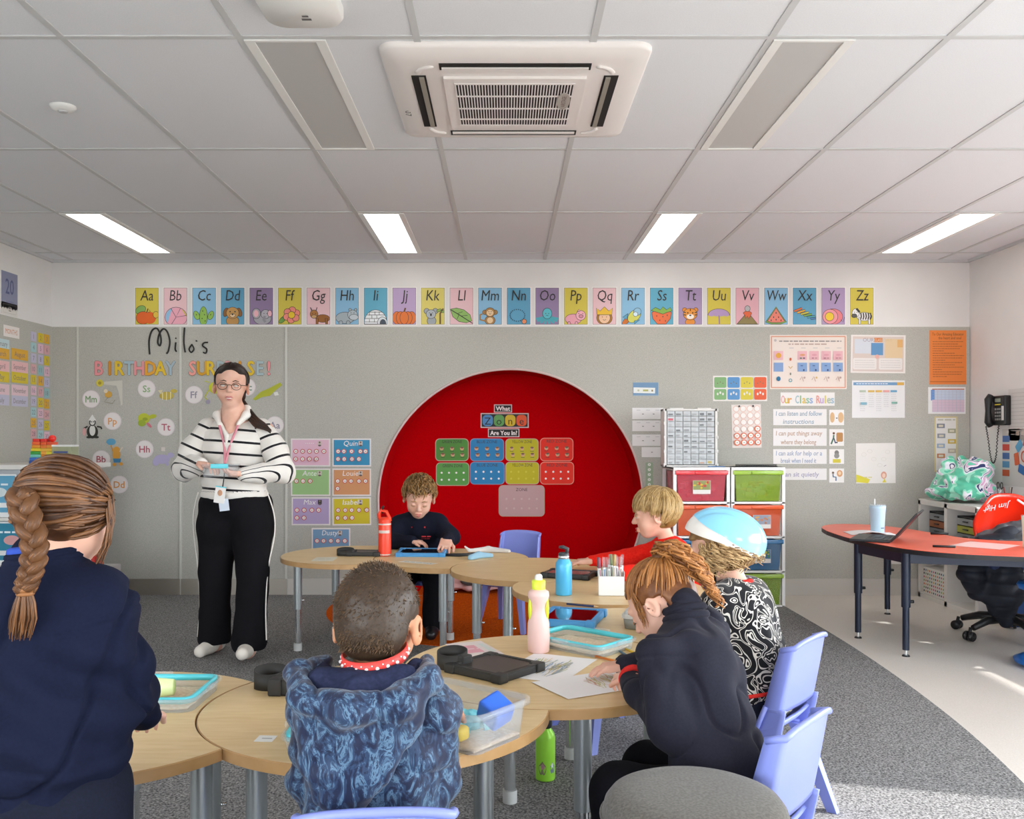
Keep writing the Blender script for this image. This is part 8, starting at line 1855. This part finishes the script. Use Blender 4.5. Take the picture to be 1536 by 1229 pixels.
for (xs, pts) in ((-1, [(-1.69,5.03,.90),(-1.722,5.05,.78),(-1.722,5.06,.66),(-1.700,5.055,.48),(-1.692,5.06,.28),(-1.700,5.05,.10)]), (1, [(-1.31,5.03,.90),(-1.278,5.05,.78),(-1.278,5.06,.66),(-1.298,5.00,.48),(-1.292,4.93,.28),(-1.275,4.88,.12)])):
    mb = MB(); mb.tube(spl(pts, 6), .006, M_knit, 6, flat=.6); 
    q = mb.build('side_stripe', T_.root, world=True)
T_.shoes(F_white_shoe, F_sole, q=1.12)
H.face(T_.root, iris='#4a4038', brow='#4a3424', lipc='#b8666a', open_=True)
M_dk = hairmat('dark_brown_hair', '#1e120c', '#472c1c', 60); r = random.Random(15); st = []
hair_cap(H, 'hair', T_.root, M_dk, thick=.006, low=-.045, disp=lambda P: fold_noise(P, 60, (1,1,1), .001, 5), extra=lambda S: S.ell(H.w((-.012,-.075,-.045)), V(.05,.035,.045)*H.s, H.R, .02), cutf=lambda S: S.ell(H.w((0,.100,.030)), V(.060,.055,.048)*H.s, H.R, .006, -1))
nap = nrm(V(.0,-.80,-.45))
for q in range(520):
    z = r.uniform(-.2, .98); a = r.uniform(0, 2*PI); rr_ = math.sqrt(max(0, 1-z*z)); d0 = V(rr_*math.cos(a), rr_*math.sin(a), z)
    if d0[1] > .42 and z < .74: continue
    if z < .12 and d0[1] > -.05: continue
    md = nrm(V(math.copysign(.85, d0[0]), -.15, .15)); P_ = arc(d0, md, 5, .007, .008)[:-1]+arc(md, nap, 6, .008, .012); st.append((P_, taper(len(P_), r.uniform(.0016,.0026), .8, .6)))
hair_mesh(H, 'hair_strands', T_.root, st, M_dk, 4)
pp = spl([(-1.49,5.12,1.43),(-1.445,5.10,1.36),(-1.40,5.03,1.315),(-1.36,4.985,1.285),(-1.315,4.985,1.262),(-1.285,5.0,1.235)], 8); mb = MB()
for q in range(46):
    a = r.uniform(0, 2*PI); f_ = math.sqrt(r.random()); mb.tube([tuple(V(*p)+V(math.cos(a)*.010, math.sin(a)*.012, math.sin(a)*.020)*f_*(.6+math.sin(PI*min(1,i/(len(pp)-1)*1.1)))) for i, p in enumerate(pp)], taper(len(pp), r.uniform(.003,.0045), .8, .3), M_dk, 4, cap=False, tone=r.random())
mb.build('ponytail', T_.root, world=True)
def specs(mb):
    m = mat('tortoise_frame', '#4a3a28', .3, k=1.2)
    for x in (-1, 1):
        mb.tube([(x*.031+.0205*math.cos(a), .0935-.004*abs(math.cos(a)), -.010+.0165*math.sin(a)) for a in [2*PI*i/24 for i in range(24)]], .0014, m, 6, closed=True)
        mb.tube([(x*.0515,.089,-.004),(x*.066,.075,-.003),(x*.076,.0,-.002)], .0014, m, 6)
    mb.tube([(-.0105,.0945,-.006),(0,.0965,-.003),(.0105,.0945,-.006)], .0013, m, 6)
g = H.part(specs, 'glasses', T_.root)
# lanyard and badges
M_pk = mat('pink_lanyard', '#c9818c', .6, k=1.2)
def band(pts, m, wd=.0085): mb = MB(); mb.tube(spl(pts, 6), wd, m, 6, flat=.28); return mb
mb = MB(); mb.tube(spl([(-1.50,5.145,1.372),(-1.57,5.09,1.365),(-1.575,5.0,1.33),(-1.545,4.945,1.26),(-1.515,4.925,1.16),(-1.505,4.905,1.06)], 6), .0075, M_pk, 6, flat=.35); mb.tube(spl([(-1.50,5.145,1.372),(-1.43,5.09,1.365),(-1.432,5.0,1.33),(-1.452,4.94,1.25),(-1.485,4.92,1.15),(-1.503,4.905,1.06)], 6), .0075, M_pk, 6, flat=.35); lan = mb.build('lanyard', T_.root, world=True); tag(lan, 'pink lanyard ribbon')
mb = MB(); mb.tube([(-1.504,4.905,1.06),(-1.506,4.893,.985),(-1.515,4.898,.935)], .003, M_black, 6); mb.box((-.028,-.002,-.05),(.028,.002,.04), mat('badge_card', '#dcd8d4', .4), M=Matrix.Translation((-1.528,4.896,.900)) @ Matrix.Rotation(.15,4,'Y')); mb.box((-.026,-.002,-.03),(.026,.002,.035), mat('badge_card_blue', '#c3ccd8', .4), M=Matrix.Translation((-1.508,4.900,.838)) @ Matrix.Rotation(-.12,4,'Y'))
mb.box((-.028,-.0025,.034),(.028,.0025,.04), M_teal, M=Matrix.Translation((-1.528,4.896,.900)) @ Matrix.Rotation(.15,4,'Y')); mb.ell((-1.528,4.8935,.905),(.013,.001,.017), paper('#c09070'), 12, 6); bd = mb.build('badges', T_.root, world=True)
# box in her hands: a thing of its own
t = thing('clear_box', 'small clear lunch box with teal clip held in the standing person\'s hands', 'box', (-1.492, 4.80, .995), .12)
mb = MB(); mb.box((-.085,-.05,-.0),(.085,.05,.058), M_milky, bev=.012); mb.build('box_body', t)
mb = MB(); mb.box((-.090,-.055,.056),(.090,.055,.068), M_milky, bev=.005); l2 = mb.build('lid', t); mb = MB(); mb.box((-.045,-.058,.046),(.045,-.052,.070), M_teal, bev=.003); mb.build('clip', l2)
# ================================================================ camera, light, view
cam = bpy.data.cameras.new('camera'); co = bpy.data.objects.new('camera', cam); col.objects.link(co)
co.location = (0, 0, CH); co.rotation_euler = (PI/2, 0, 0)
cam.sensor_width = 36; cam.lens = 36*F/1536; cam.shift_x = (768-CX)/1536; cam.shift_y = (HY-614.5)/1536; cam.clip_start = .05
bpy.context.scene.camera = co
wd = bpy.data.worlds.new('sky'); bpy.context.scene.world = wd; wd.use_nodes = True
bg = wd.node_tree.nodes['Background']; bg.inputs[0].default_value = (.88, .945, 1.0, 1); bg.inputs[1].default_value = 11
def portal(name, loc, rot, sx, sy):
    l = bpy.data.lights.new(name, 'AREA'); l.shape = 'RECTANGLE'; l.size = sx; l.size_y = sy; l.cycles.is_portal = True
    o = bpy.data.objects.new(name, l); col.objects.link(o); o.location = loc; o.rotation_euler = rot
portal('window_portal', (WR+.14, .86, 1.12), (0, PI/2, 0), 2.2, 3.6)
portal('rear_window_portal', (-1.9, REAR-.14, 1.45), (PI/2, 0, 0), 2.65, 1.75)
portal('rear_window_portal', (1.9, REAR-.14, 1.45), (PI/2, 0, 0), 1.45, 1.35)
portal('added_left_window_portal', (WL-.12, -.9, 1.55), (0, -PI/2, 0), 1.35, 2.65)
portal('added_side_window_portal', (WR+.14, 4.45, 1.47), (0, PI/2, 0), 1.6, 2.65)
sun = bpy.data.lights.new('sun', 'SUN'); sun.energy = 7; sun.angle = math.radians(.9); sun.color = (1, .98, .95)
so = bpy.data.objects.new('sun', sun); col.objects.link(so)
az = math.radians(-13.5); el = math.radians(34)
so.rotation_euler = Vector((math.cos(el)*math.cos(az), math.cos(el)*math.sin(az), math.sin(el))).to_track_quat('Z', 'Y').to_euler()
so.location = (8, -2, 5)
sc = bpy.context.scene
sc.view_settings.view_transform = 'Standard'; sc.view_settings.look = 'None'; sc.view_settings.gamma = 1; sc.view_settings.use_curve_mapping = False
sc.view_settings.exposure = 0.08
sc.cycles.use_denoising = True; sc.cycles.max_bounces = 10; sc.cycles.diffuse_bounces = 6; sc.cycles.transparent_max_bounces = 16
sc.cycles.sample_clamp_indirect = 6; sc.cycles.caustics_reflective = False; sc.cycles.caustics_refractive = False
